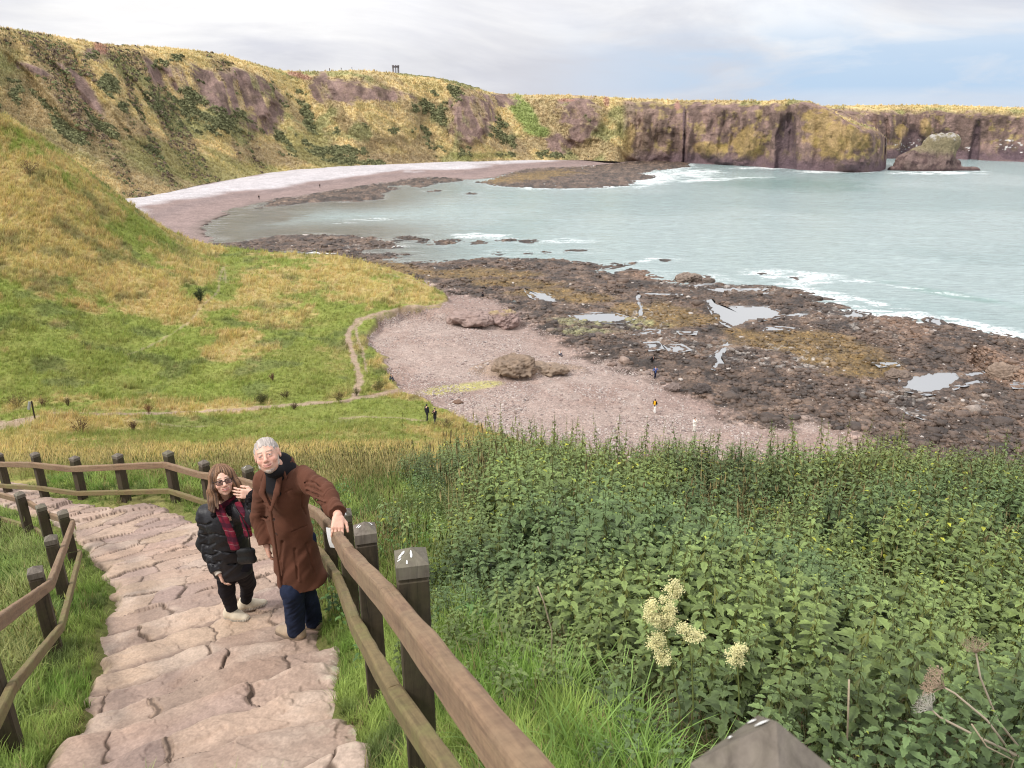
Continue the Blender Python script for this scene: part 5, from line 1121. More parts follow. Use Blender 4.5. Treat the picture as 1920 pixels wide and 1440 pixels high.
# ================================================================ PEOPLE (distance fields meshed into continuous surfaces)
import openvdb as vdb
nrmz = lambda v: np.asarray(v, float)/(np.linalg.norm(v)+1e-12)
class Sculpt:
    def __init__(s, lo, hi, h):
        s.lo = np.asarray(lo, float)-4*h; s.h = h; s.n = np.ceil((np.asarray(hi, float)+4*h-s.lo)/h).astype(int)+1
        s.big = 6*h; s.A = np.full(s.n, s.big, np.float32)
    def block(s, lo, hi):
        a = np.clip(np.floor((np.asarray(lo)-s.lo)/s.h).astype(int)-1, 0, s.n); b = np.clip(np.ceil((np.asarray(hi)-s.lo)/s.h).astype(int)+2, 0, s.n)
        if np.any(b <= a): return None, None
        g = [(s.lo[i]+np.arange(a[i], b[i])*s.h).astype(np.float32) for i in range(3)]
        return tuple(slice(a[i], b[i]) for i in range(3)), np.meshgrid(*g, indexing='ij')
    def put(s, sl, d, k, sub=False):
        A = s.A[sl]
        if sub:
            d = -d; h_ = np.clip(.5-.5*(A-d)/max(k, 1e-5), 0, 1); r = A*(1-h_)+d*h_+k*h_*(1-h_) if k > 0 else np.maximum(A, d)
        else:
            if k > 0: h_ = np.clip(.5+.5*(d-A)/k, 0, 1); r = d*(1-h_)+A*h_-k*h_*(1-h_)
            else: r = np.minimum(A, d)
        s.A[sl] = np.clip(r, -s.big*3, s.big)
    def cap(s, a, b, r1, r2=None, k=.02, ax=None, f=1.0, sub=False, wr=None, cut=None):
        a = np.asarray(a, float); b = np.asarray(b, float); r2 = r1 if r2 is None else r2; m = max(r1, r2)*max(1, f)+max(k, s.big)+.012
        sl, G = s.block(np.minimum(a, b)-m, np.maximum(a, b)+m)
        if sl is None: return
        ab = b-a; L2 = ab@ab+1e-12; p = [G[i]-a[i] for i in range(3)]; t = np.clip((p[0]*ab[0]+p[1]*ab[1]+p[2]*ab[2])/L2, 0, 1); q = [p[i]-t*ab[i] for i in range(3)]
        if ax is not None:
            ax = nrmz(ax); c = q[0]*ax[0]+q[1]*ax[1]+q[2]*ax[2]; q = [q[i]+c*(1/f-1)*ax[i] for i in range(3)]
        d = np.sqrt(q[0]**2+q[1]**2+q[2]**2)-(r1+(r2-r1)*t)
        if wr:
            amp, fr, sd = wr; d = d-amp*(fbm(t*fr*math.sqrt(L2)+(q[0]+q[2])*fr*.75, np.asarray(q[0]-q[1])*fr*.55+t*2, 1, 2, sd)-.5)*2
        if cut is not None:
            cp_, cn = cut; cn = nrmz(cn); d = np.maximum(d, (G[0]-cp_[0])*cn[0]+(G[1]-cp_[1])*cn[1]+(G[2]-cp_[2])*cn[2])
        s.put(sl, d, k, sub)
    def ell(s, c, r, R=None, k=.02, sub=False):
        c = np.asarray(c, float); r = np.asarray(r, float); m = r.max()+max(k, s.big)+.01; sl, G = s.block(c-m, c+m)
        if sl is None: return
        p = [G[i]-c[i] for i in range(3)]
        if R is not None: p = [p[0]*R[0, i]+p[1]*R[1, i]+p[2]*R[2, i] for i in range(3)]
        k0 = np.sqrt(sum((p[i]/r[i])**2 for i in range(3))); k1 = np.sqrt(sum((p[i]/r[i]**2)**2 for i in range(3)))
        s.put(sl, k0*(k0-1)/np.maximum(k1, 1e-4), k, sub)
    def plane(s, p, n, k=.01):                 # keep the side opposite to n
        n = nrmz(n); sl, G = s.block(s.lo, s.lo+s.n*s.h); d = (G[0]-p[0])*n[0]+(G[1]-p[1])*n[1]+(G[2]-p[2])*n[2]; s.A = np.maximum(s.A, np.clip(d, -1, s.big)).astype(np.float32)
    def mesh(s, name, colfn, disp=None):
        g = vdb.FloatGrid(float(s.big)); g.copyFromArray(s.A); V, T, Q = g.convertToPolygons(isovalue=0.0, adaptivity=0.0)
        V = V.astype(float)*s.h+s.lo
        if disp is not None: V = disp(V)
        return mkmesh(name, V, Q[:, ::-1] if len(Q) else None, T[:, ::-1] if len(T) else None, colfn(V), True)
class Head:
    def __init__(s, c, fwd, up, sc_=1.0):
        f = nrmz(fwd); x = nrmz(np.cross(f, up)); u = np.cross(x, f); s.c = np.asarray(c, float); s.R = np.stack([x, f, u], 1); s.s = sc_
    def w(s, p): return s.c+s.R@(np.asarray(p, float)*s.s)
    def l(s, V): return ((V-s.c)@s.R)/s.s
    def e(s, S, c, r, k=.02, sub=False): S.ell(s.w(c), np.asarray(r)*s.s, s.R, k*s.s, sub)
    def k(s, S, a, b, r1, r2=None, k=.02, sub=False, ax=None, f=1): S.cap(s.w(a), s.w(b), r1*s.s, None if r2 is None else r2*s.s, k*s.s, None if ax is None else s.R@np.asarray(ax, float), f, sub)
def sculpt_head(S, h, male=True):
    e, k = h.e, h.k
    e(S, (0, -.018, .032), (.076, .096, .082), .0); e(S, (0, .018, -.025), (.064, .072, .085), .03); e(S, (0, .022, -.072), (.052 if male else .046, .055, .042), .025); e(S, (0, .062, -.100), (.020 if male else .015, .018, .016), .022)
    k(S, (-.034, .072, .026), (.034, .072, .026), .013 if male else .010, None, .014)
    for x in (-1, 1):
        e(S, (x*.031, .098, .006), (.018, .017, .012), .012, True); e(S, (x*.031, .0765, .004), (.0135, .0130, .0125), .003); e(S, (x*.040, .062, -.030), (.022, .020, .020), .02)
        k(S, (x*.020, .088, .0155), (x*.043, .080, .0135), .0040, .003, .004); k(S, (x*.021, .0865, -.0075), (x*.042, .080, -.0065), .0030, .0025, .006)
        e(S, (x*.0125, .096, -.034), (.0085, .010, .0075), .007); e(S, (x*.079, -.008, -.004), (.010, .020, .033 if male else .028), .008); e(S, (x*.085, .0, -.002), (.006, .010, .018), .004, True)
    k(S, (0, .083, .016), (0, .112, -.027), .0075, .0125, .010)
    e(S, (0, .080, -.060), (.030, .018, .020), .015)
    pts = [(-.027, .082, -.057), (-.014, .092, -.0635), (0, .0955, -.0655), (.014, .092, -.0635), (.027, .082, -.057)]
    for a, b in zip(pts[:-1], pts[1:]):
        k(S, np.array(a)+(0, 0, .004), np.array(b)+(0, 0, .004), .0048, None, .004); k(S, np.array(a)-(0, .001, .0055), np.array(b)-(0, .001, .0055), .0058, None, .004)
    for a, b in zip(pts[:-1], pts[1:]): k(S, np.array(a)+(0, .005, -.0005), np.array(b)+(0, .005, -.0005), .0022, None, .002, True)
def face_colour(h, base, male):
    def f(V):
        q = h.l(V); x, y, z = q[:, 0], q[:, 1], q[:, 2]; c = np.tile(np.asarray(base, float), (len(V), 1)); hd = (np.abs(x) < .1)*(z > -.125)*(z < .14)*(y > -.12)*(y < .13)
        ax_ = np.abs(x); fr = (y > .03)*hd
        chk = np.exp(-(((ax_-.042)/.020)**2+((z+.028)/.020)**2))*fr; nz_ = np.exp(-((x/.014)**2+((z+.03)/.014)**2))*(y > .085)*hd
        c = lerp(c, np.array([.66, .26, .20]), (.38*chk+.4*nz_)[:, None])
        lip = sm(.0115, .008, np.sqrt((np.maximum(ax_-.017, 0))**2+((z+.0635-.006*(ax_/.027)**2)/1.0)**2))*(y > .078)*hd
        c = lerp(c, np.array([.48, .15, .13]) if not male else np.array([.50, .22, .18]), (lip*.8)[:, None])
        slit = sm(.0032, .001, np.abs(z+.0645-.008*(ax_/.027)**2))*(ax_ < .026)*(y > .080)*hd; c = lerp(c, np.array([.14, .03, .03]), (slit*.85)[:, None])
        if not male:
            teeth = sm(.0025, .001, np.abs(z+.0625-.008*(ax_/.027)**2))*(ax_ < .017)*(y > .080)*hd; c = lerp(c, np.array([.75, .70, .65]), (teeth*.8)[:, None])
        br = sm(.0055, .003, np.abs(z-.0265+.10*np.abs(ax_-.031)**1.15*1.2-(.002)))*(ax_ > .012)*(ax_ < .050)*(y > .055)*hd; c = lerp(c, np.array([.26, .19, .15]) if male else np.array([.13, .075, .045]), (br*.8)[:, None])
        ex = (ax_-.031)/.0115; ez = (z-.0042)/.0036; eye = sm(1.15, .85, np.sqrt(ex**2+ez**2))*(y > .07)*hd; c = lerp(c, np.array([.42, .36, .34]), eye[:, None])
        ir = sm(.0058, .0042, np.sqrt((ax_-.031)**2+(z-.0042)**2))*eye; c = lerp(c, np.array([.05, .055, .06]), ir[:, None])
        lid = sm(1.5, 1.15, np.sqrt(ex**2+ez**2))*(1-sm(1.15, .9, np.sqrt(ex**2+ez**2)))*(y > .065)*hd; c = lerp(c, np.array([.22, .11, .085]), (lid*.7)[:, None])
        sh = np.exp(-(((ax_-.031)/.017)**2+((z+.010)/.007)**2))*fr; c = lerp(c, np.array([.45, .23, .19]), (sh*.35)[:, None])
        c *= (.94+.12*fbm(V[:, 0]*60, V[:, 2]*60+V[:, 1]*30, 1, 3, 9))[:, None]; return c
    return f
def hand(S, wrist, d, n, curls, side, thumb=.7, sc_=1.0, spread=.05, k=.005):
    """five-fingered hand; d = towards the fingers, n = back of the hand, side = +1 when the thumb lies on cross(d,n)"""
    d = nrmz(d); n = nrmz(n-np.dot(n, d)*d); s = np.cross(d, n)*side; w = np.asarray(wrist, float); q = sc_
    S.cap(w, w+d*.02*q, .025*q, .024*q, .01, n, .75)
    for o in (-.028, -.010, .010, .028): S.cap(w+d*.022*q+s*o*.7*q, w+d*.082*q+s*o*q, .0145*q, .0125*q, .012)
    L = [.072, .083, .078, .062]
    for i, o in enumerate((.029, .0105, -.0095, -.028)):
        p = w+d*(.088-.004*abs(i-1.2))*q+s*o*q; ang = 0; dd = nrmz(d+s*(1.5-i)*spread); rr = (.0088, .0090, .0087, .0076)[i]*q
        for j, fr in enumerate((.45, .32, .25)):
            ang += curls[i]*(.8, 1.1, .7)[j]; v = dd*math.cos(ang)-n*math.sin(ang); p2 = p+v*L[i]*fr*q; S.cap(p, p2, rr*(1-.08*j), rr*(.94-.08*j), k); p = p2
    a = w+d*.022*q+s*.024*q; v = nrmz(d*.75+s*.75-n*.25); b = a+v*.040*q; S.cap(a, b, .0145*q, .0115*q, .01); v2 = nrmz(d*1.0+s*(.55-thumb)-n*.35*thumb); c = b+v2*.030*q; S.cap(b, c, .0108*q, .0098*q, k); S.cap(c, c+nrmz(v2-n*.2)*.024*q, .0096*q, .008*q, k)
mat_skin = vmat('skin', ((90, .12),), .5, (160, .2, .0012), .45); 
_b = mat_skin.node_tree.nodes['Principled BSDF']; _b.inputs['Subsurface Weight'].default_value = .15; _b.inputs['Subsurface Radius'].default_value = (.012, .005, .003); _b.inputs['Subsurface Scale'].default_value = .5
mat_wool = vmat('brushed_wool', ((7, .25), (300, .3)), .95, (420, .5, .0015), .12); _b = mat_wool.node_tree.nodes['Principled BSDF']; _b.inputs['Sheen Weight'].default_value = .10; _b.inputs['Sheen Roughness'].default_value = .5; _b.inputs['Sheen Tint'].default_value = (.8, .5, .35, 1)
mat_nylon = vmat('quilted_black_nylon', ((10, .3),), .5, (30, .5, .008), .38)
mat_cloth = vmat('cloth', ((12, .25), (220, .3)), .9, (300, .5, .0015), .15)
mat_denim = vmat('denim', ((9, .5), (260, .3)), .9, (16, .4, .008), .15)
mat_hair = vmat('hair', ((60, .3),), .55, (320, .6, .002), .4, stretch=(1, 1, .12))
mat_shoe = vmat('shoe_leather', ((40, .2),), .7, (150, .4, .002), .3)
mat_fur = vmat('black_fur', ((80, .5),), .95, (90, .9, .012), .1)
def flat(c): return lambda V: np.tile(np.asarray(c, float), (len(V), 1))
def mott(c, a=.2, s=.06, sd=1): return lambda V: np.asarray(c, float)[None]*(1-a+2*a*fbm(V[:, 0]+V[:, 2]*.3, V[:, 2]+V[:, 1]*.4, s, 3, sd))[:, None]
def bbox(pts, m): a = np.array(pts); return a.min(0)-m, a.max(0)+m
def gz(x, y):
    k = np.argmin((PTX-x)**2+(PTY-y)**2) if False else None
    i = np.searchsorted(PTY[:, 0], y); i = min(i, len(PTY)-1); j = np.clip(np.searchsorted(PTX[i], x), 0, PTX.shape[1]-1); return float(PTZ[i, j])
def gmax(p): return max(gz(p[0]+a, p[1]+b) for a in (-.14, -.07, 0, .07, .12) for b in (-.05, 0, .05))-.012
def shoe(root, heel, toe, label=None, col=(.4, .3, .2), sole=(.2, .15, .1), hh=.09, W=.045, ribs=False, lace=False):
    """a shoe from heel to toe points on the ground"""
    heel = np.array(heel, float); toe = np.array(toe, float); d = toe-heel; L = np.linalg.norm(d[:2]); d = nrmz(d); s = nrmz(np.cross(d, [0, 0, 1])); u = np.cross(s, d)
    S = Sculpt(*bbox([heel, toe, heel+u*.14, toe+u*.05], .05), .0045)
    S.cap(heel+d*.035+u*.040, heel+d*(L*.45)+u*.042, W*.80, W*.88, .03); S.cap(heel+d*(L*.5)+u*.032, toe-d*.045+u*.024, W*.92, W*.80, .04, u, .72); S.cap(heel+d*.045+u*.05, heel+d*.055+u*(hh+.01), W*.86, W*.80, .03); S.cap(heel+d*.06+u*.07, heel+d*(L*.6)+u*.035, W*.62, W*.6, .04)
    S.plane(heel+u*.016, -u); up_ = S.mesh('upper', mott(col, .12, .02, 3)); o = link('shoe', up_, mat_shoe, root)
    S = Sculpt(*bbox([heel, toe], .06), .004)
    S.cap(heel+d*.038+u*.014, heel+d*(L*.5)+u*.014, W*.90, W*.92, .03, u, 1.0, cut=(heel+u*.028, u)); S.cap(heel+d*(L*.5)+u*.014, toe-d*.043+u*.014, W*1.0, W*.9, .03, u, 1.0, cut=(heel+u*.026, u)); S.plane(heel-u*.002, -u)
    def sc2(V):
        t = (V-heel)@d; return np.asarray(sole)[None]*(np.where(np.sin(t*2*PI/.013) > .2, 1.0, .55) if ribs else np.ones(len(V)))[:, None]
    link('sole', S.mesh('sole', sc2), mat_shoe, o)
    if lace:
        mb = MB()
        for i in range(5):
            c = heel+d*(L*(.42+.075*i))+u*(.088-.010*i); mb.tube([c-s*.022, c+u*.006, c+s*.022], .0028, 5, (.62, .56, .46))
        c = heel+d*(L*.40)+u*.094; mb.tube([c, c+s*.02+u*.012, c+s*.035-u*.004, c+s*.015-u*.004, c], .002, 5, (.62, .56, .46)); mb.tube([c, c-s*.02+u*.012, c-s*.035-u*.004, c-s*.015, c], .002, 5, (.62, .56, .46))
        link('laces', mb.mesh('laces'), mat_shoe, o)
    return o
def finish(root):                             # everything was modelled in world space
    O = np.array(root.location, np.float32)
    def rec(o):
        for ch in o.children:
            n = len(ch.data.vertices); a = np.empty(n*3, np.float32); ch.data.vertices.foreach_get('co', a); a = (a.reshape(-1, 3)-O).ravel(); ch.data.vertices.foreach_set('co', a); ch.data.update(); rec(ch)
    if root.type == 'MESH':
        n = len(root.data.vertices); a = np.empty(n*3, np.float32); root.data.vertices.foreach_get('co', a); root.data.vertices.foreach_set('co', (a.reshape(-1, 3)-O).ravel())
    rec(root)
def P3(t): return P(*t)
def surf_(S, px, py):                       # nearest surface along the sight line
    a_, b_, c_ = ray(px, py); ys = np.linspace(4.1, 5.6, 900); pts_ = np.stack([a_/b_*ys, ys, EYE+c_/b_*ys], 1); ii = ((pts_-S.lo)/S.h).astype(int); ok = np.all((ii >= 0) & (ii < S.n), 1); ii = np.clip(ii, 0, S.n-1); v_ = np.where(ok, S.A[ii[:, 0], ii[:, 1], ii[:, 2]], 1); k_ = np.argmax(v_ < 0); return pts_[k_] if (v_ < 0).any() else None
def line_(S, pp, rr, sub=True, k=.004):
    q = [surf_(S, *p) for p in pp]; q = [p for p in q if p is not None]
    for a, b in zip(q[:-1], q[1:]):
        if np.linalg.norm(b-a) < .25: S.cap(a, b, rr, rr, k, sub=sub)
SKIN_M = (.64, .37, .275); SKIN_F = (.68, .42, .32)
# ---------------------------------------------------------------- the man
def man():
    hc = P(501, 853, 4.42); tocam = nrmz(np.array([0, 0, EYE])-hc); f = nrmz(np.array([tocam[0]-.16, tocam[1], math.tan(math.radians(17))])); up = nrmz(np.array([-.20, 0.0, 1.0])); hd = Head(hc, f, up, .98)
    LS, RS = P(569, 893, 4.48), P(498, 897, 4.66); NB = P(527, 873, 4.58); CH = (LS+RS)/2+[0, .03, -.12]; WA = P(540, 975, 4.66); HP = P(553, 1012, 4.70)
    i0, i1 = RF_rail[3], RF_rail[2]; best = min(np.linspace(-.6, 1, 161), key=lambda t: abs(project(*(i0+(i1-i0)*t))[0]-634)); rp = i0+(i1-i0)*best; rtop = rp+[0, 0, .05]
    LW = rtop+np.array([-.015, .10, .060]); LE = (LS+LW)/2+np.array([.025, .03, .0]); RE, RW = P(489, 968, 4.74), P(500, 1022, 4.66)
    LH, RH = P(568, 1015, 4.66), P(541, 1018, 4.74)
    A1 = hit_path(557, 1194); A2 = hit_path(590, 1172); A1[2] = gmax(A1); A2[2] = gmax(A2)
    K1 = P(549, 1108, A1[1]-.06); K2 = P(570, 1100, A2[1]-.10); AN1 = A1+[0, 0, .09]; AN2 = A2+[0, 0, .09]
    S = Sculpt(*bbox([hc+[0, 0, .16], LS, RS, LW, RW, A1, A2, RE, LE, K1, rtop], .16), .0042)
    sculpt_head(S, hd, True)
    S.cap(hd.w((0, -.025, -.05)), NB-[0, 0, .03], .050, .052, .02); S.cap(NB-[0, 0, .08], CH, .07, .10, .05); S.cap(LS*.85+RS*.15-[0, 0, .05], RS*.85+LS*.15-[0, 0, .05], .045, .045, .04); S.cap(CH, HP, .09, .10, .05)
    for a, b, c in ((LS, LE, LW), (RS, RE, RW)): S.cap(a, b, .045, .038, .03); S.cap(b, c, .038, .026, .02)
    for a, b, c in ((LH, K2, AN2), (RH, K1, AN1)): S.cap(a, b, .08, .055, .03); S.cap(b, c, .05, .035, .02)
    rd = nrmz(i1-i0)
    hand(S, LW, np.array([.10, -.75, -.52])+0*rd, np.array([.25, -.35, 1.0]), [.30, .34, .38, .42], -1, .3, 1.0)
    hand(S, RW, nrmz(np.array([.10, -.06, -1.0])), np.array([-.8, -.5, .1]), [.35, .45, .5, .55], 1, .7, .98)
    fc = face_colour(hd, SKIN_M, True)
    body = link('person', S.mesh('man', fc), mat_skin, label='white-haired bearded man in a long brown coat holding the fence rail', cat='person'); body.location = [float(v) for v in (A1+A2)/2]
    fdir = nrmz(np.array([-.55, -.83, 0])); sdir = nrmz(LS-RS)
    # trousers
    S = Sculpt(*bbox([LH, RH, K1, K2, AN1, AN2], .16), .005)
    for a, b, c, foot in ((LH, K2, AN2, A2), (RH, K1, AN1, A1)):
        S.cap(a, b, .098, .080, .03, wr=(.006, 28, 3)); S.cap(b, c-[0, 0, .025], .080, .066, .03, wr=(.008, 34, 5)); 
    S.plane(A1+[0, 0, .035] if A1[2] < A2[2] else A2+[0, 0, .035], (0, 0, -1))
    link('trousers', S.mesh('trousers', mott((.018, .025, .052), .35, .08, 4)), mat_denim, body)
    # black pullover seen inside the coat, brown waistcoat
    S = Sculpt(*bbox([NB, CH, WA, LS, RS], .22), .005); S.cap(hd.w((0, -.018, -.110)), NB-[0, 0, .03], .050, .060, .02); S.cap(NB-[0, 0, .05], CH, .11, .135, .05, fdir, .85); S.cap(CH, WA, .135, .13, .05, fdir, .85); S.cap(NB+[0, 0, .02], CH+[0, 0, .06]+fdir*.03, .070, .12, .04)
    def pc(V):
        q = V-NB; w_ = sm(-.14, -.20, q[:, 2]+.03*np.sin(q[:, 0]*90)*0); return lerp(np.tile([.014, .013, .015], (len(V), 1)), np.array([.10, .052, .034]), w_[:, None])
    link('pullover', S.mesh('pullover', pc), mat_cloth, body)
    # coat
    V0 = P(511, 955, 4.45)                                  # where the lapels meet
    HM = P(566, 1085, 4.68)
    S = Sculpt(*bbox([NB, LS, RS, LW, RW, HM, LE, RE, HP, rtop], .26), .005)
    S.cap(LS-[0, 0, .035], RS-[0, 0, .035], .078, .078, .05, fdir, .95); S.cap(CH+[0, 0, .03], WA, .160, .142, .06, fdir, .80, wr=(.006, 9, 11)); S.cap(WA, HM+[0, 0, .0], .148, .190, .07, fdir, .84, wr=(.016, 9, 13)); S.cap(NB-sdir*.02+[0, .01, -.01], CH, .085, .14, .05)
    S.cap(LS-[0, 0, .01], LE, .072, .064, .03, wr=(.018, 26, 21)); S.cap(LE, LW+(LE-LW)*.10, .064, .052, .03, wr=(.018, 30, 22), cut=(LW+(LE-LW)*.06, LW-LE))
    S.cap(RS-[0, 0, .01], RE, .080, .068, .03, wr=(.009, 24, 23)); S.cap(RE, RW+(RE-RW)*.02, .068, .058, .03, wr=(.008, 26, 24), cut=(RW+(RE-RW)*.05, RW-RE))
    # collar and lapels
    cn = NB+[0, 0, .02]
    for a in np.linspace(-2.2, 2.2, 12):
        d0 = -fdir*math.cos(a)+sdir*math.sin(a); p = cn+d0*.074+[0, 0, .012*math.cos(a)-.02]; S.cap(p-[0, 0, .035], p+[0, 0, .012], .017, .012, .02)
    S.cap(hd.w((0, -.0, -.10)), NB-[0, 0, .02], .058, .070, .012, sub=True)
    fr = V0+fdir*.05
    for t in np.linspace(0, 1, 7):
        c = NB*(1-t)+V0*t+fdir*(.09+.03*t)+[0, 0, -.03*(1-t)]; S.cap(c-fdir*.09, c+fdir*.10, .062*(1-t)+.004, None, .010, sub=True)
    for sg, o in ((1, sdir), (-1, -sdir)):
        a = NB+o*.070+fdir*.055+[0, 0, .005]; m_ = a*.45+V0*.55+o*.045+fdir*.035; S.cap(a, m_, .020, .026, .010, fdir, .55); S.cap(m_, V0+fdir*.012, .026, .010, .010, fdir, .55); S.cap(a+o*.008, a+o*.055+fdir*.02+[0, 0, -.07], .015, .012, .008, fdir, .6)
    # front edge and pocket flap
    hemn = nrmz(np.array([.10, .05, -1.0])-.0*fdir); S.plane(HM+[0, 0, .0], hemn)
    HF = HM+fdir*.17-sdir*.02; S.cap(V0+fdir*.015, HF, .0085, .0085, .006); S.cap(V0+fdir*.010-sdir*.016, HF-sdir*.02, .006, .006, .006, sub=True)
    pk0 = P(552, 994, 4.50); pk1 = P(590, 981, 4.56)
    def surf(px, py): return surf_(S, px, py)
    def surf_old(px, py):
        a_, b_, c_ = ray(px, py); ys = np.linspace(4.1, 5.0, 500); pts_ = np.stack([a_/b_*ys, ys, EYE+c_/b_*ys], 1); ii = np.clip(((pts_-S.lo)/S.h).astype(int), 0, S.n-1); v_ = S.A[ii[:, 0], ii[:, 1], ii[:, 2]]; k_ = np.argmax(v_ < 0); return pts_[k_] if (v_ < 0).any() else None
    def line(pp, rr, sub=True, k=.004):
        q = [surf(*p) for p in pp]; q = [p for p in q if p is not None]
        for a, b in zip(q[:-1], q[1:]): S.cap(a, b, rr, rr, k, sub=sub)
    line([(548, 996), (560, 991), (575, 985), (588, 979)], .006); line([(549, 993), (561, 988), (575, 982), (587, 976)], .006, False)
    line([(526, 925), (535, 924), (548, 917)], .005); line([(572, 905), (566, 930), (566, 950), (574, 965)], .006)
    for pp in ([(577, 903), (588, 905), (600, 914)], [(574, 912), (588, 917), (604, 925)], [(576, 921), (590, 928), (607, 937)], [(582, 931), (596, 938), (610, 945)], [(592, 944), (604, 948), (615, 955)], [(600, 957), (611, 960), (620, 963)], [(495, 940), (500, 946), (503, 955)], [(491, 968), (498, 972), (503, 970)], [(530, 1015), (526, 1050), (533, 1090)], [(575, 1020), (582, 1045), (590, 1072)], [(553, 1030), (556, 1055), (560, 1085)]):
        line(pp, .0085, True, .010); line([(a+2, b+4) for a, b in pp], .0065, False, .012)
    line([(546, 870), (540, 884), (545, 880)], .006); line([(514, 952), (524, 930), (534, 905), (541, 890)], .005)
    def cc(V):
        c = np.array([.105, .043, .027])[None]*(.82+.36*fbm(V[:, 0]*1.0, V[:, 2], .10, 3, 31))[:, None]; return c
    coat = link('coat', S.mesh('coat', cc), mat_wool, body)
    for px, py in ((513, 974), (519, 1000)):
        q = surf(px, py); mb = MB()
        if q is not None: t = nrmz(np.array([0, 0, EYE])-q); mb.tube([q-t*.002, q+t*.004], .011, 14, (.06, .03, .02)); link('button', mb.mesh('button', False), mat_shoe, coat)
    # hair and beard
    S = Sculpt(*bbox([hc], .19), .0035); hd.e(S, (0, -.021, .035), (.0795, .0985, .0845), .0); hd.e(S, (0, .10, -.055), (.105, .085, .115), .012, True); hd.e(S, (0, .125, .03), (.056, .060, .058), .012, True)
    for x in (-1, 1): hd.e(S, (x*.082, .0, -.035), (.024, .035, .034), .006, True)
    hd.e(S, (0, .0, -.11), (.12, .16, .075), .01, True)
    def hdisp(V):
        q = hd.l(V); n = fbm(q[:, 0]*1.0+q[:, 1]*.25, q[:, 2]*.4+q[:, 1]*.15, .006, 3, 41)-.5; return V+(nrmz_rows(V-hd.w((0, -.02, .03)))*n[:, None]*.012)
    def hcol(V): q = hd.l(V); return np.array([.44, .385, .345])[None]*(.45+.85*fbm(q[:, 0]+q[:, 1]*.25, q[:, 2]*.3, .006, 3, 41))[:, None]
    link('hair', S.mesh('hair', hcol, hdisp), mat_hair, body)
    S = Sculpt(*bbox([hc], .19), .0035); hd.e(S, (0, .024, -.073), (.0545, .0575, .044), .0); hd.e(S, (0, .062, -.100), (.0225, .0205, .0185), .02)
    for x in (-1, 1): hd.k(S, (x*.0625, .010, -.02), (x*.056, .024, -.07), .010, .013, .012)
    hd.k(S, (-.024, .081, -.050), (.024, .081, -.050), .0065, None, .008)
    hd.e(S, (0, .10, -.0645), (.025, .035, .0075), .004, True); hd.e(S, (0, .09, .012), (.085, .09, .055), .01, True); hd.e(S, (0, -.06, -.05), (.1, .07, .1), .01, True)
    for x in (-1, 1): hd.e(S, (x*.040, .085, -.030), (.026, .030, .024), .008, True)
    link('beard', S.mesh('beard', lambda V: np.array([.47, .385, .33])[None]*(.6+.65*fbm(V[:, 0]*1, V[:, 2]*.5, .006, 3, 43))[:, None], lambda V: V+(rng.random((len(V), 3))-.5)*.0022), mat_hair, body)
    # shoes: both point to the left
    shoe(body, np.array([*(A1[:2]+[.065, -.03]), A1[2]]), np.array([*(A1[:2]+[-.175, .07]), A1[2]]), None, (.36, .27, .19), (.20, .15, .11), .085, .050)
    shoe(body, np.array([*(A2[:2]+[.055, -.02]), A2[2]]), np.array([*(A2[:2]+[-.185, .06]), A2[2]]), None, (.36, .27, .19), (.20, .15, .11), .085, .050)
    finish(body)
    # card in the hand
    c0 = P(618, 990, 4.30); u_ = nrmz(np.array([.02, .10, -1])); s_ = nrmz(np.array([1, -.25, 0])); n_ = np.cross(u_, s_); W_, L_, t_ = .052, .155, .0006
    V = []; 
    for i in range(7):
        f_ = i/6; c = c0+u_*L_*f_+n_*(.012*math.sin(f_*2.5))+s_*.012*f_
        for sx in (-.5, .5):
            for sz in (-1, 1): V.append(c+s_*W_*sx+n_*t_*sz)
    Q = []
    for i in range(6):
        a = i*4; b = a+4; Q += [(a, a+2, b+2, b), (a+1, b+1, b+3, a+3), (a, b, b+1, a+1), (a+2, a+3, b+3, b+2)]
    Q += [(0, 1, 3, 2), (24, 26, 27, 25)]
    m = newmat('white_card')[0]; m.node_tree.nodes['Principled BSDF'].inputs['Base Color'].default_value = (.78, .79, .80, 1); m.node_tree.nodes['Principled BSDF'].inputs['Roughness'].default_value = .5
    V = np.array(V)-c0; o = link('paper_card', mkmesh('card', V, Q, None, None, False), m, label='narrow white printed card hanging from the hand of the man on the rail', cat='card'); o.location = c0
def nrmz_rows(A): return A/(np.linalg.norm(A, axis=1)[:, None]+1e-9)
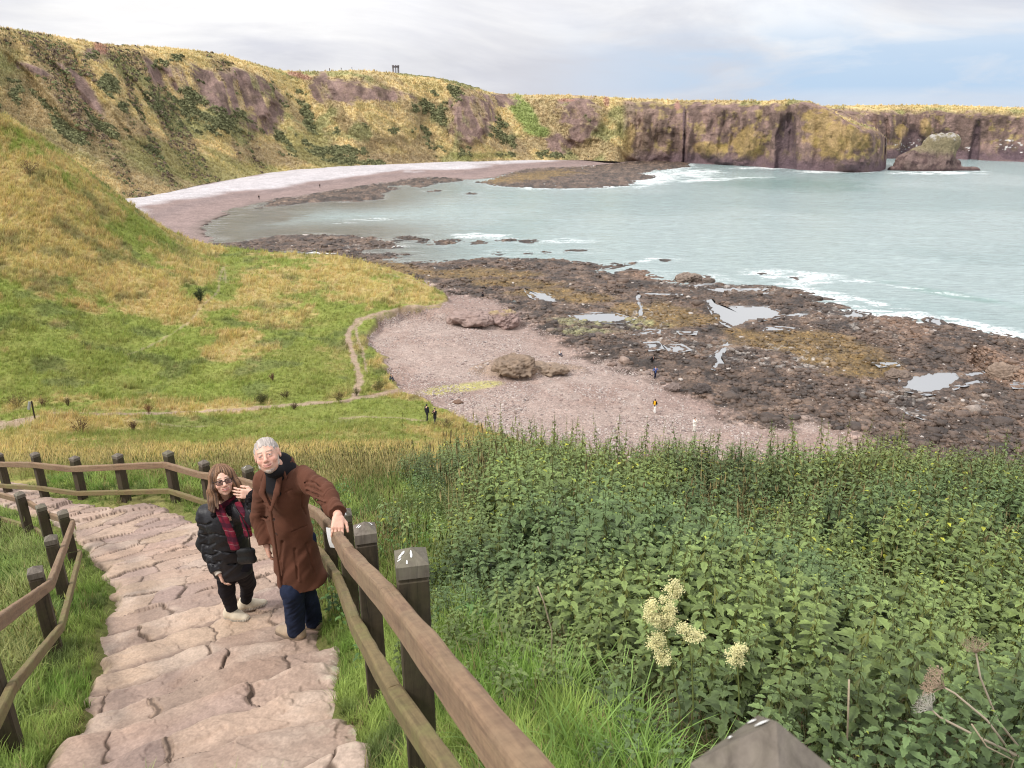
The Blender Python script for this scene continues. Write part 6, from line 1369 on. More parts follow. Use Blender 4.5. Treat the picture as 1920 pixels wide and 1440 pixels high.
# ---------------------------------------------------------------- the woman
def woman():
    hc = P(417, 900, 4.98); tocam = nrmz(np.array([0, 0, EYE])-hc); f = nrmz(np.array([tocam[0]+.10, tocam[1], math.tan(math.radians(15))])); up = nrmz(np.array([-.06, 0, 1.0])); hd = Head(hc, f, up, .93)
    LS, RS = P(451, 953, 4.99), P(389, 961, 5.10); NB = P(422, 941, 5.06); CH = P(424, 985, 5.08); WA = P(428, 1025, 5.12); HP = P(436, 1060, 5.14)
    LE = P(479, 966, 4.93); LW = P(476, 927, 4.92); RE, RW = P(386, 1020, 5.13), P(411, 1072, 5.02)
    A1 = hit_path(438, 1160); A2 = hit_path(463, 1138); A1[2] = gmax(A1); A2[2] = gmax(A2)
    K1 = P(425, 1106, A1[1]-.07); K2 = P(465, 1094, A2[1]-.10); H1, H2 = P(424, 1066, 5.12), P(452, 1062, 5.12); AN1 = A1+[0, 0, .09]; AN2 = A2+[0, 0, .09]
    S = Sculpt(*bbox([hc+[0, 0, .15], LS, RS, LW, LE, RW, A1, A2, RE], .15), .0042); sculpt_head(S, hd, False)
    S.cap(hd.w((0, -.025, -.05)), NB-[0, 0, .02], .047, .055, .02); S.cap(NB-[0, 0, .08], CH, .055, .075, .05); S.cap(LS*.8+RS*.2-[0, 0, .05], RS*.8+LS*.2-[0, 0, .05], .035, .035, .04); S.cap(CH, HP, .07, .08, .05)
    for a, b, c in ((LS, LE, LW), (RS, RE, RW)): S.cap(a, b, .04, .034, .03); S.cap(b, c, .034, .023, .02)
    for a, b, c in ((H2, K2, AN2), (H1, K1, AN1)): S.cap(a, b, .07, .048, .03); S.cap(b, c, .045, .032, .02)
    hand(S, LW, nrmz(np.array([-1.0, -.25, .20])), np.array([-.15, -1, .35]), [.22, .28, .34, .42], 1, .5, .95, .09)
    hand(S, RW, nrmz(np.array([.25, -.1, -1.0])), np.array([-.9, -.4, 0]), [.3, .4, .45, .5], 1, .7, .92)
    body = link('person', S.mesh('woman', face_colour(hd, SKIN_F, False)), mat_skin, label='long-haired woman in dark glasses, black jacket and maroon scarf touching her hair', cat='person'); body.location = [float(v) for v in (A1+A2)/2]
    fdir = nrmz(np.array([.12, -.98, 0])); sdir = nrmz(LS-RS)
    S = Sculpt(*bbox([H1, H2, K1, K2, AN1, AN2], .14), .005)
    for a, b, c in ((H2, K2, AN2), (H1, K1, AN1)): S.cap(a, b, .085, .062, .03, wr=(.005, 30, 6)); S.cap(b, c-[0, 0, .01], .060, .046, .03, wr=(.006, 36, 7))
    link('trousers', S.mesh('trousers', mott((.016, .014, .018), .3, .08, 4)), mat_denim, body)
    S = Sculpt(*bbox([NB, CH, WA], .22), .005); S.cap(NB-[0, 0, .07], CH, .07, .108, .05, fdir, .85); S.cap(CH, WA, .108, .11, .05, fdir, .85)
    link('blouse', S.mesh('blouse', mott((.62, .56, .50), .08, .05, 5)), mat_cloth, body)
    HM = P(437, 1066, 5.13)
    S = Sculpt(*bbox([NB, LS, RS, LW, LE, RW, HM, RE], .24), .005)
    S.cap(LS-[0, 0, .03], RS-[0, 0, .03], .075, .080, .05); S.cap(CH+[0, 0, .03], WA, .130, .134, .06, fdir, .95, wr=(.012, 14, 12)); S.cap(WA, HM, .134, .148, .06, fdir, .88, wr=(.016, 13, 14))
    S.cap(LS-[0, 0, .005], LE, .080, .078, .03, wr=(.011, 22, 25)); S.cap(LE, LW, .078, .056, .03, wr=(.011, 24, 26), cut=(LW+(LE-LW)*.12, LW-LE)); S.cap(RS-[0, 0, .005], RE, .069, .064, .03, wr=(.016, 18, 27)); S.cap(RE, RW, .064, .056, .03, wr=(.018, 20, 28), cut=(RW+(RE-RW)*.06, RW-RE))
    for t in np.linspace(0, 1, 8):
        c = NB*(1-t)+P(440, 1022, 5.0)*t+fdir*.10+sdir*.012; S.cap(c-fdir*.03, c+fdir*.10, .055*(1-t)+.006, None, .012, sub=True)
    S.cap(NB-[0, 0, .06], NB+[0, 0, .12], .062, .085, .01, sub=True); S.plane(HM+[0, 0, -.03], (0, .1, -1))
    for pp in ([(374, 982), (384, 985), (397, 980)], [(375, 1001), (386, 1005), (399, 1000)], [(379, 1020), (390, 1024), (403, 1018)], [(385, 1039), (396, 1042), (409, 1036)], [(393, 1056), (402, 1059), (414, 1052)], [(405, 1000), (412, 1004), (422, 1004)], [(402, 1030), (425, 1036), (455, 1032)], [(408, 1052), (435, 1058), (470, 1050)], [(466, 985), (474, 988), (480, 985)], [(466, 955), (476, 960), (484, 954)], [(468, 1010), (474, 1030), (474, 1050)]):
        line_(S, pp, .006, True, .014)
    jac = link('jacket', S.mesh('jacket', mott((.014, .013, .016), .35, .10, 6)), mat_nylon, body)
    S = Sculpt(*bbox([NB, LS, RS, LE, LW], .16), .005)
    for a in np.linspace(-2.4, 2.4, 12):
        d0 = -fdir*math.cos(a)+sdir*math.sin(a); p = NB+d0*.105+[0, 0, -.015+.02*math.cos(a)]; S.cap(p, p+d0*.02-[0, 0, .02], .034, .030, .03, wr=(.008, 40, 31))
    S.cap(LW+(LE-LW)*.10, LW+(LE-LW)*.24, .060, .064, .02, wr=(.009, 50, 33))
    link('fur_trim', S.mesh('fur_trim', mott((.016, .013, .014), .5, .015, 7), lambda V: V+(rng.random((len(V), 3))-.5)*.007), mat_fur, jac)
    # scarf
    S = Sculpt(*bbox([NB, CH, WA], .26), .0045)
    for i, a in enumerate(np.linspace(0, 2*PI, 22)):
        a2 = a+2*PI/21; q = lambda a_: NB+(-fdir*math.cos(a_)*.078+sdir*math.sin(a_)*.080)+[0, 0, .028+.028*math.cos(a_)+.008*math.sin(3*a_)]
        S.cap(q(a), q(a2), .024, .024, .010, wr=(.004, 40, 41)); S.cap(q(a)-[0, 0, .032]-fdir*(-.012), q(a2)-[0, 0, .032]-fdir*(-.012), .022, .022, .008, wr=(.004, 40, 42))
    def tail(pp, w0, w1):
        pts = [P(*p) for p in pp]; n = len(pts)
        for i in range(n-1):
            w_ = lerp(w0, w1, i/(n-1))
            for o in (-.55, 0, .55): S.cap(pts[i]+sdir*w_*o, pts[i+1]+sdir*w_*o, w_*.52, None, .012, fdir, .30, wr=(.004, 20, 44+int(o*4)))
    tail([(408, 950, 4.90), (420, 974, 4.875), (432, 1000, 4.87), (441, 1028, 4.875)], .036, .042)
    tail([(446, 944, 4.92), (455, 962, 4.88), (462, 986, 4.875), (466, 1004, 4.88)], .030, .036)
    def scol(V):
        q = (V-NB)@np.stack([sdir, fdir, [0, 0, 1]], 1); c = np.tile([.175, .018, .035], (len(V), 1)); c = lerp(c, np.array([.045, .012, .025]), ((np.sin(q[:, 2]*52) > .45)*.8)[:, None]); c = lerp(c, np.array([.055, .012, .025]), ((np.sin(q[:, 0]*75+1) > .6)*.6)[:, None]); return lerp(c, np.array([.40, .24, .24]), ((np.abs(np.sin(q[:, 2]*26+.4)) < .05)*.5)[:, None])
    link('scarf', S.mesh('scarf', scol), mat_cloth, body)
    # hair
    S = Sculpt(*bbox([hc+[0, 0, .05], hc-[0, 0, .22]], .20), .0038); e, k = hd.e, hd.k
    e(S, (0, -.024, .036), (.092, .108, .092), .0); e(S, (0, -.055, -.06), (.095, .07, .12), .03)
    for x, dx in ((-1, .0), (1, .0)):
        k(S, (x*.070, .012, .045), (x*.086, .022, -.045), .026, .030, .03); k(S, (x*.086, .022, -.045), (x*.104, .020, -.135), .032, .036, .03); k(S, (x*.104, .020, -.135), (x*.125, .030, -.215), .036, .018, .02); k(S, (x*.09, -.03, -.08), (x*.12, -.03, -.20), .045, .03, .03); k(S, (x*.075, .045, -.10), (x*.085, .062, -.20), .016, .008, .02)
    e(S, (.002, .125, -.035), (.066, .090, .095), .010, True); e(S, (.010, .115, .040), (.050, .058, .058), .014, True); e(S, (0, .03, -.14), (.052, .09, .08), .02, True)
    def hdisp(V):
        q = hd.l(V); a = np.arctan2(q[:, 0], q[:, 1]+.04); n = fbm(a*1.0+q[:, 2]*.8*np.sin(q[:, 2]*18), q[:, 2]*.16, .045, 4, 51)-.5; return V+nrmz_rows(V-hd.w((0, -.02, .0)))*(n*.026)[:, None]
    def hcol(V):
        q = hd.l(V); a = np.arctan2(q[:, 0], q[:, 1]+.04); n = fbm(a+q[:, 2]*.8*np.sin(q[:, 2]*18), q[:, 2]*.16, .045, 4, 51); c = lerp(np.array([.05, .024, .013]), np.array([.25, .135, .072]), sm(.36, .66, n)[:, None]); return lerp(c, np.array([.20, .14, .11]), (sm(-.08, -.20, q[:, 2])*.45)[:, None])
    link('hair', S.mesh('hair', hcol, hdisp), mat_hair, body)
    # glasses
    mb = MB(); ml = MB(); blk = (.02, .018, .02)
    for x in (-1, 1):
        an = np.arange(21)*2*PI/20; rx, rz = .0265, .0195; rr = [hd.w((x*.033+rx*np.sign(math.cos(a))*abs(math.cos(a))**.75, .103-.10*abs(x*.033+rx*math.cos(a))**1.0*.35, .001+rz*np.sign(math.sin(a))*abs(math.sin(a))**.75)) for a in an]
        mb.tube(rr, .0022, 6, blk, False); c = np.mean(rr[:-1], 0); ml.add([c]+rr[:-1], None, [(0, 1+i, 1+(i+1) % 20) for i in range(20)], (.05, .035, .035))
        mb.tube([hd.w((x*.060, .092, .010)), hd.w((x*.078, .070, .010)), hd.w((x*.084, .0, .006))], .002, 5, blk)
    mb.tube([hd.w((-.008, .1025, .004)), hd.w((0, .106, .006)), hd.w((.008, .1025, .004))], .002, 5, blk)
    m, nt, b, out = newmat('tinted_lens'); b.inputs['Base Color'].default_value = (.06, .03, .035, 1); b.inputs['Roughness'].default_value = .08; b.inputs['Alpha'].default_value = .62
    gl = link('glasses', mb.mesh('glasses'), mat_shoe, body); link('lenses', ml.mesh('lens', False, False), m, gl)
    shoe(body, np.array([*(A1[:2]+[-.075, .0]), A1[2]]), np.array([*(A1[:2]+[.155, -.04]), A1[2]]), None, (.60, .52, .40), (.50, .45, .38), .08, .043, True, True)
    shoe(body, np.array([*(A2[:2]+[-.07, -.03]), A2[2]]), np.array([*(A2[:2]+[.165, .07]), A2[2]]), None, (.60, .52, .40), (.50, .45, .38), .08, .043, True, True)
    # cream cuff below the right sleeve
    S = Sculpt(*bbox([RW], .10), .004); S.cap(RW+(RE-RW)*.10, RW-(RE-RW)*.06, .040, .038, .01, cut=(RW-(RE-RW)*.07, RW-RE)); link('cuff', S.mesh('cuff', flat((.62, .55, .47))), mat_cloth, body)
    finish(body)
    # small black shoulder bag
    S = Sculpt(*bbox([P(462, 1040, 4.98)], .16), .005); c = P(462, 1042, 4.96); S.cap(c-sdir*.05+[0, 0, .035], c+sdir*.05+[0, 0, .035], .035, None, .02, fdir, .6); S.cap(c-sdir*.05-[0, 0, .035], c+sdir*.05-[0, 0, .035], .038, None, .04, fdir, .6)
    bag = link('shoulder_bag', S.mesh('bag', mott((.012, .012, .013), .3, .03, 8)), mat_nylon, label='small black shoulder bag hanging at the hip of the woman in the maroon scarf', cat='bag'); bag.location = c
    mb = MB(); mb.tube([P(470, 1030, 4.94), P(466, 1000, 4.855), P(452, 968, 4.86), P(436, 945, 4.92)], .006, 6, (.012, .012, .013), True, .5); link('strap', mb.mesh('strap'), mat_nylon, bag); finish(bag)
man(); woman()
# ---------------------------------------------------------------- visitors farther off
def visitor(px, py, Hm, face, label, skin=SKIN_F, hair=(.03, .022, .018), top=(.02, .02, .022), legs=(.02, .02, .025), shoes=(.03, .025, .022), pose='stand', arms='down', long_top=0, hood=False, Y=None, group=None, h=.018, far=False):
    """a whole figure by its feet; pose stand / walk / sit / crouch"""
    if Y is None: g = ground(px, py); 
    else: g = P(px, py, Y)
    if far: g = FARGROUND(px, py)
    b = np.array(g, float); fd = np.array([math.sin(face), -math.cos(face), 0]); sd = np.array([math.cos(face), math.sin(face), 0]); k = Hm/1.75
    Z = lambda z: np.array([0, 0, z*k])
    if pose in ('stand', 'walk'):
        st = .16 if pose == 'walk' else .03
        hip = b+Z(.93); ft = [b+sd*.10*k+fd*st*k, b-sd*.10*k-fd*st*k]; kn = [(hip+ft[0])/2+fd*.03, (hip+ft[1])/2+fd*.04]; chest = b+Z(1.30); neck = b+Z(1.48); head = b+Z(1.63)+fd*.02
    elif pose == 'sit':
        hip = b+Z(.20); ft = [b+fd*.42*k+sd*.12*k, b+fd*.40*k-sd*.12*k]; kn = [b+fd*.26*k+Z(.42)+sd*.12*k, b+fd*.25*k+Z(.42)-sd*.12*k]; chest = b+Z(.52)+fd*.07; neck = b+Z(.70)+fd*.10; head = b+Z(.84)+fd*.15
    else:
        hip = b+Z(.38)-fd*.12; ft = [b+sd*.1+fd*.06, b-sd*.1-fd*.05]; kn = [b+Z(.46)+fd*.28+sd*.1, b+Z(.40)+fd*.22-sd*.1]; chest = b+Z(.66)+fd*.08; neck = b+Z(.80)+fd*.18; head = b+Z(.90)+fd*.27
    hips = [hip+sd*.09*k, hip-sd*.09*k]; sh = [neck-Z(.07)+sd*.17*k, neck-Z(.07)-sd*.17*k]
    if arms == 'down': el = [s_-Z(.29)+o*sd*.05 for s_, o in zip(sh, (1, -1))]; wr = [e_-Z(.25)+fd*.06 for e_ in el]
    elif arms == 'phone': el = [s_-Z(.24)+fd*.10+o*sd*.06 for s_, o in zip(sh, (1, -1))]; wr = [neck-Z(.10)+fd*.33*k+o*sd*.05 for o in (1, -1)]
    elif arms == 'wide': el = [s_-Z(.22)+o*sd*.16 for s_, o in zip(sh, (1, -1))]; wr = [e_+Z(.05)+fd*.15-o*sd*.06 for e_, o in zip(el, (1, -1))]
    else: el = [s_-Z(.22)+fd*.12 for s_ in sh]; wr = [(kn[i]+Z(.05)) for i in (0, 1)]
    allp = [b, head+Z(.15), *ft, *kn, *el, *wr, hip]
    S = Sculpt(*bbox(allp, .2), h); q = k
    S.ell(head, (.078*q, .092*q, .115*q), None, .02); S.cap(head-Z(.06), neck-Z(.05), .055*q, .06*q, .02); S.ell(head+fd*.085*q-Z(.01), (.022, .022, .03), None, .02); S.cap(neck-Z(.1), hip, .11*q, .11*q, .04)
    for i in (0, 1):
        S.cap(sh[i], el[i], .045*q, .04*q, .03); S.cap(el[i], wr[i], .04*q, .03*q, .02); hd_ = wr[i]+nrmz(wr[i]-el[i])*.05*q; S.cap(wr[i], hd_, .034*q, .03*q, .02)
        for j in range(4): S.cap(hd_+sd*(j-1.5)*.016*q, hd_+sd*(j-1.5)*.019*q+nrmz(wr[i]-el[i])*.06*q, .011*q, .009*q, .004)
        S.cap(hd_, hd_+fd*.045*q+nrmz(wr[i]-el[i])*.02*q, .012*q, .01*q, .004); S.cap(hips[i], kn[i], .07*q, .05*q, .03); S.cap(kn[i], ft[i]+Z(.06), .05*q, .04*q, .02)
    def bc(V): return lerp(np.tile(np.asarray(skin, float), (len(V), 1)), np.array([.35, .15, .12]), ((np.abs((V-head)@[0, 0, 1]+.045*q) < .012)*((V-head)@fd > .05)*.6)[:, None])
    body = link('person', S.mesh('person', bc), mat_skin, label=label, cat='person', group=group); body.location = [float(v) for v in b]
    S = Sculpt(*bbox(allp, .2), h)
    for i in (0, 1): S.cap(hips[i], kn[i], .092*q, .072*q, .03); S.cap(kn[i], ft[i]+Z(.09), .072*q, .062*q, .02)
    S.cap(hips[0]+Z(.06), hips[1]+Z(.06), .10*q, .10*q, .04); link('trousers', S.mesh('trousers', mott(legs, .25, .2, 4)), mat_cloth, body)
    S = Sculpt(*bbox(allp, .22), h); S.cap(sh[0], sh[1], .075*q, .075*q, .04); S.cap(chest, hip-Z(.02+long_top*.5), .145*q, .15*q, .05, fd, .8)
    if long_top: S.cap(hip, hip-Z(long_top), .15*q, .19*q, .05, fd, .85)
    for i in (0, 1): S.cap(sh[i], el[i], .066*q, .058*q, .03); S.cap(el[i], wr[i], .058*q, .048*q, .02)
    if hood: S.ell(head-fd*.02, (.105*q, .11*q, .14*q), None, .03); S.ell(head+fd*.10*q, (.07, .07, .09), None, .02, True)
    link('jacket', S.mesh('jacket', mott(top, .25, .2, 5)), mat_cloth, body)
    if not hood:
        S = Sculpt(*bbox([head], .22), h*.8); S.ell(head-fd*.018+Z(.022), (.092*q, .104*q, .112*q), None, .0); S.ell(head+fd*.12*q-Z(.02), (.075*q, .085*q, .09*q), None, .01, True)
        if Hm < 1.72: S.cap(head-fd*.05, head-fd*.07-Z(.2), .06*q, .045*q, .03)
        link('hair', S.mesh('hair', mott(hair, .2, .05, 6)), mat_hair, body)
    for i in (0, 1):
        S = Sculpt(*bbox([ft[i]-fd*.1, ft[i]+fd*.2], .08), h*.7); S.cap(ft[i]+Z(.04)-fd*.03, ft[i]+Z(.035)+fd*.13*k, .045*q, .04*q, .02); S.plane(ft[i], (0, 0, -1)); link('shoe', S.mesh('shoe', flat(shoes)), mat_shoe, body)
    finish(body); return body, b, fd, sd, k, chest, hip, head
g1 = None
visitor(801, 789, 1.78, 2.6, 'visitor in a dark padded coat and cap walking ahead on the grass edge', hair=(.02, .02, .02), top=(.022, .024, .03), legs=(.03, .03, .035), pose='walk')
visitor(816, 796, 1.70, -.5, 'visitor in a black coat with a bag, nearer of the two on the grass edge', hair=(.02, .016, .014), top=(.018, .018, .02), legs=(.035, .035, .04), long_top=.18, arms='phone', pose='walk')
_, b_, fd_2, sd_2, k_2, ch_, hp_, hd_2 = visitor(1227, 774, 1.66, 2.75, 'walker in white trousers with a yellow backpack on the shingle', hair=(.06, .03, .02), top=(.018, .014, .014), legs=(.85, .84, .82), shoes=(.7, .68, .65), pose='walk')
S = Sculpt(*bbox([ch_, hp_], .35), .014); S.cap(ch_-fd_2*.19+[0, 0, .10], ch_-fd_2*.20-[0, 0, .16], .115, .125, .03, fd_2, .6); S.cap(ch_-fd_2*.27-[0, 0, .04], ch_-fd_2*.27-[0, 0, .14], .075, .08, .02, fd_2, .5)
for o in (-.1, .1): S.cap(ch_-fd_2*.14+sd_2*o+[0, 0, .15], ch_+fd_2*.0+sd_2*o*1.2+[0, 0, .22], .02, .02, .01)
bp = link('backpack', S.mesh('backpack', mott((.85, .42, .02), .12, .08, 3)), mat_cloth, label='bright yellow backpack on the walker in white trousers', cat='backpack'); bp.location = [float(v) for v in ch_-fd_2*.2]; finish(bp)
visitor(1301, 809, 1.66, .2, 'visitor in a cream jacket and pale skirt-like trousers raising a camera on the shingle', hair=(.02, .016, .014), top=(.85, .83, .77), legs=(.80, .78, .72), shoes=(.05, .035, .03), arms='phone', long_top=.15)
visitor(1228, 711, 1.70, .1, 'visitor in a blue jacket with raised elbows standing near the boulders', hair=(.12, .05, .03), top=(.075, .12, .32), legs=(.012, .016, .035), arms='wide')
visitor(1222, 680, 1.68, .6, 'visitor in black crouching among the dark boulders', hair=(.015, .012, .012), top=(.012, .014, .018), legs=(.012, .012, .015), pose='crouch', arms='knees')
visitor(1049, 667, 1.70, .8, 'visitor in a pale top sitting on the right end of the beach outcrop', hair=(.25, .2, .15), top=(.66, .64, .62), legs=(.07, .075, .11), pose='sit', arms='knees')
visitor(904, 557, 1.70, 2.4, 'visitor in a black hood sitting where the headland meets the reef', top=(.014, .014, .018), legs=(.02, .02, .025), pose='sit', arms='knees', hood=True)
visitor(732, 714, 1.72, 1.2, 'visitor in a grey cap lying back against the grassy bank by the beach', hair=(.10, .10, .11), top=(.06, .075, .065), legs=(.05, .06, .09), pose='sit', arms='knees')
visitor(486, 374, 1.8, .2, 'lone dark figure standing on the far wet sand', top=(.015, .015, .018), legs=(.015, .015, .02), h=.03, long_top=.2)
visitor(600, 352, 1.8, .2, 'dark figure standing on the far shingle by the low reef', top=(.02, .02, .022), legs=(.02, .02, .02), h=.03)
# ================================================================ STONES, SEA STACK, MEMORIAL, SIGNPOST, SCRUB
def rockv(r, k=3, rough=.25, flat_=.6):
    n = k+1; V = []; Q = []; idx = {}
    for f in range(6):
        for i in range(n):
            for j in range(n):
                a, b = 2*i/k-1, 2*j/k-1; p = [(1, a, b), (-1, a, -b), (a, 1, -b), (a, -1, b), (a, b, 1), (a, -b, -1)][f]; key = tuple(np.round(p, 4))
                if key not in idx: idx[key] = len(V); V.append(p)
        for i in range(k):
            for j in range(k):
                q = []
                for (u_, v_) in ((i, j), (i+1, j), (i+1, j+1), (i, j+1)):
                    a, b = 2*u_/k-1, 2*v_/k-1; q.append(idx[tuple(np.round([(1, a, b), (-1, a, -b), (a, 1, -b), (a, -1, b), (a, b, 1), (a, -b, -1)][f], 4))])
                Q.append(q)
    V = np.array(V, float); V = V/np.linalg.norm(V, axis=1)[:, None]**.75; V *= r.uniform(1-rough, 1+rough, (len(V), 1)); V *= [r.uniform(.8, 1.3), r.uniform(.6, 1.0), flat_*r.uniform(.7, 1.2)]
    return V, np.array(Q), np.full(len(V), .5)
r = np.random.default_rng(404); RV = [rockv(r, 2) for _ in range(9)]; RV3 = [rockv(r, 3, .2) for _ in range(6)]
mat_stone = vmat('loose_stone', ((3, .3), (20, .4)), .8, (14, .6, .03), .3)
brd = beachm[:-1, :-1] & (GY[:-1, :-1] < 150) & (GY[:-1, :-1] > 60); CGs = CG; CG = CC
pos, col, _ = sample(22000, brd*vis*(.25+1.5*sm(.45, .62, fbm(GX[:-1, :-1], GY[:-1, :-1], 5, 3, 601))), r)
pal = np.array([(.42, .35, .32), (.34, .26, .235), (.25, .185, .165), (.46, .40, .365), (.18, .145, .135)]); pc_ = pal[r.choice(5, len(pos), p=[.34, .26, .16, .18, .06])]
scl = np.exp(r.normal(-2.75, .42, len(pos))); scatter('shingle_stones', RV, pos+[0, 0, .01], r.uniform(0, 6.3, len(pos)), scl, pc_*r.uniform(.8, 1.15, (len(pos), 1)), mat=mat_stone, kind='stuff', tipf=(1, 1))
rfm = (~isg & ~beachm)[:-1, :-1] & (reefm[:-1, :-1] > .5) & (GY[:-1, :-1] < 230) & (poolm[:-1, :-1] < .2) & (SDland[:-1, :-1] > .3)
pos, col, _ = sample(24000, rfm*vis*(.3+1.6*sm(.42, .62, fbm(GX[:-1, :-1], GY[:-1, :-1]*1.4, 4, 4, 602))), r)
pale_ = (r.random(len(pos)) < .045)[:, None]; cr_ = np.where(pale_, np.array([.45, .40, .36]), lerp(col*1.25, np.array([.085, .056, .04]), .35)*r.uniform(.45, 1.55, (len(pos), 1)))
scl = np.exp(r.normal(-2.05, .5, len(pos)))*(1+.004*pos[:, 1]); scl = np.where(pale_[:, 0], scl*.6, scl); scatter('reef_boulders', RV, pos-[0, 0, .04], r.uniform(0, 6.3, len(pos)), scl, cr_, mat=vmat('wet_boulder', ((1.5, .5), (6, .5)), .55, (5, .7, .12), .5), kind='stuff', tipf=(1, 1))
# storm beach stones, far bay
CG = CGs
# boulders one can pick out
def boulder(px, py, w_, h_, C, label, seed, name='boulder', sink=.25, ang=0, ochre_top=False, depth=.8, dz=0):
    g = ground(px, py); k = g[1]/F*1.04; W, Hh = w_*k/2, h_*k; rs = np.random.default_rng(seed); b = np.array([g[0], g[1], g[2]])
    S = Sculpt([-W*1.4, -W*1.4*depth, -Hh*.5], [W*1.4, W*1.4*depth, Hh*1.5], max(W/28, .05))
    S.ell((0, 0, Hh*.35), (W*.95, W*depth*.8, Hh*.62), None, .0)
    for i in range(5): a = rs.uniform(0, 6.3); S.ell((math.cos(a)*W*.5, math.sin(a)*W*.4*depth, Hh*rs.uniform(.1, .6)), (W*rs.uniform(.3, .5), W*depth*rs.uniform(.3, .5), Hh*rs.uniform(.3, .45)), None, W*.12)
    if W > 2:
        for i in range(60): a = rs.uniform(0, 6.3); d_ = rs.uniform(.2, 1.0)**.6; S.ell((math.cos(a)*W*.9*d_, math.sin(a)*W*.8*depth*d_, Hh*.9*(1-d_**1.6)*rs.uniform(.5, 1)), tuple(W*rs.uniform(.05, .15, 3)), None, .06)
    def dp(V):
        n = nrmz_rows(V-[0, 0, Hh*.2]); q = fbm3(V[:, 0]+seed, V[:, 1], V[:, 2]*1.6, W*.5, 4, 7)-.5; q2 = np.abs(fbm3(V[:, 0]+seed, V[:, 1], V[:, 2]*1.5, W*.16, 3, 8)-.5); return V+n*(q*W*.45-q2*W*.34)[:, None]
    def cf(V):
        c = np.asarray(C)[None]*(.45+1.1*fbm3(V[:, 0], V[:, 1], V[:, 2], W*.14, 4, 9))[:, None]
        if ochre_top: c = lerp(c, np.array([.34, .26, .12]), (sm(Hh*.6, Hh*.95, V[:, 2])*sm(.4, .6, fbm3(V[:, 0], V[:, 1], V[:, 2], W*.3, 3, 10)))[:, None]*.8)
        return c
    o = link(name, S.mesh(name, cf, dp), mat_stone, label=label, cat='rock'); o.location = b-[0, 0, Hh*.15-dz]; return o
boulder(944, 606, 66, 32, (.26, .185, .165), 'blocky rock outcrop with an ochre cap between the shingle and the reef', 1, 'rock_outcrop', ochre_top=True)
boulder(880, 602, 96, 18, (.27, .195, .17), 'low crumbling outcrop joined to the left of the ochre capped block', 2, 'rock_outcrop')
boulder(966, 692, 92, 31, (.205, .15, .11), 'taller hump of the rugged outcrop in the middle of the shingle', 3, 'rock_outcrop')
boulder(1028, 688, 80, 15, (.23, .17, .125), 'low right-hand hump of the outcrop where a visitor sits', 4, 'rock_outcrop', dz=-.5)
boulder(1148, 686, 20, 9, (.20, .145, .12), 'small dark rock alone on the shingle right of the outcrop', 5)
boulder(1262, 730, 34, 14, (.17, .13, .115), 'rock pile on the shingle right of the walker in blue', 6)
boulder(1318, 736, 34, 22, (.085, .07, .065), 'dark slab rock at the edge of the reef beyond the blue walker', 7)
boulder(1682, 708, 50, 20, (.17, .13, .105), 'smooth brown boulder at the left end of the white tide pool', 8)
boulder(1880, 712, 74, 36, (.23, .17, .13), 'big tilted brown slab beside the rock fault at the right', 9, depth=.6)
boulder(1470, 588, 16, 9, (.10, .08, .07), 'dark stone in the tip of the arrowhead pool', 10)
boulder(1290, 524, 50, 14, (.20, .155, .125), 'shaggy brown rock standing at the outer edge of the reef', 11)
boulder(1330, 529, 22, 9, (.15, .12, .10), 'small rock just right of the shaggy outer rock', 12)
boulder(858, 756, 24, 7, (.16, .10, .07), 'driftwood coloured rock beside the two walkers on the grass edge', 13)
boulder(1110, 632, 16, 9, (.10, .085, .08), 'small black rock above the beach outcrop', 14)
# sea stack
def stack():
    b = U(1762, 321, 0); b = np.array([b[0], b[1]+10, 0.]); k = b[1]/F*1.02; S = Sculpt([-30, -14, -4], [30, 14, 28], .55)
    S.cap((-24, -2, 0), (24, -3, 0), 3.2, 3.0, 3, (0, 0, 1), .75); S.cap((-10, 0, 1), (3, 0, 14), 12, 6.5, 3, (0, 1, 0), .8); S.cap((3, 0, 2), (6, 0, 14), 11, 7.5, 3, (0, 1, 0), .85); S.cap((-2, 0, 16), (9, 0, 16.5), 5.0, 5.2, 2); S.cap((12, 0, 0), (14, 0, 4), 5, 3, 2)
    S.cap((-13, -8, 9), (-17, -8, 14), 3.5, 3.5, 1, sub=True)
    def dp(V): n = nrmz_rows(V-[1, 0, 5]); return V+n*((fbm3(V[:, 0], V[:, 1], V[:, 2]*.6, 6, 4, 15)-.5)*5-(np.abs(fbm3(V[:, 0], V[:, 1], V[:, 2]*.5, 2.5, 4, 16)-.5))*3)[:, None]
    def cf(V):
        n = fbm3(V[:, 0], V[:, 1], V[:, 2], 2.5, 4, 17); c = lerp(np.array([.10, .068, .065]), np.array([.19, .135, .12]), sm(.35, .6, n)[:, None]); c = lerp(c, np.array([.22, .19, .11]), (sm(8, 13, V[:, 2]+(n-.5)*8+V[:, 0]*.15)*.8)[:, None]); c = lerp(c, np.array([.42, .40, .38]), (sm(18, 20.5, V[:, 2]+(n-.5)*6)*sm(.42, .55, fbm3(V[:, 0], V[:, 1], V[:, 2], 1.2, 3, 18)))[:, None]*.8); return lerp(c, np.array([.09, .06, .06]), sm(2.2, .6, V[:, 2])[:, None]*.8)
    V = S.mesh('sea_stack', cf, dp); o = link('sea_stack', V, mat_hill, label='isolated sea stack with a pale guano-capped top, off the far cliffs', cat='sea stack'); o.location = b
    sc_ = 1.0; o.scale = (.97, 1, .92)
stack()
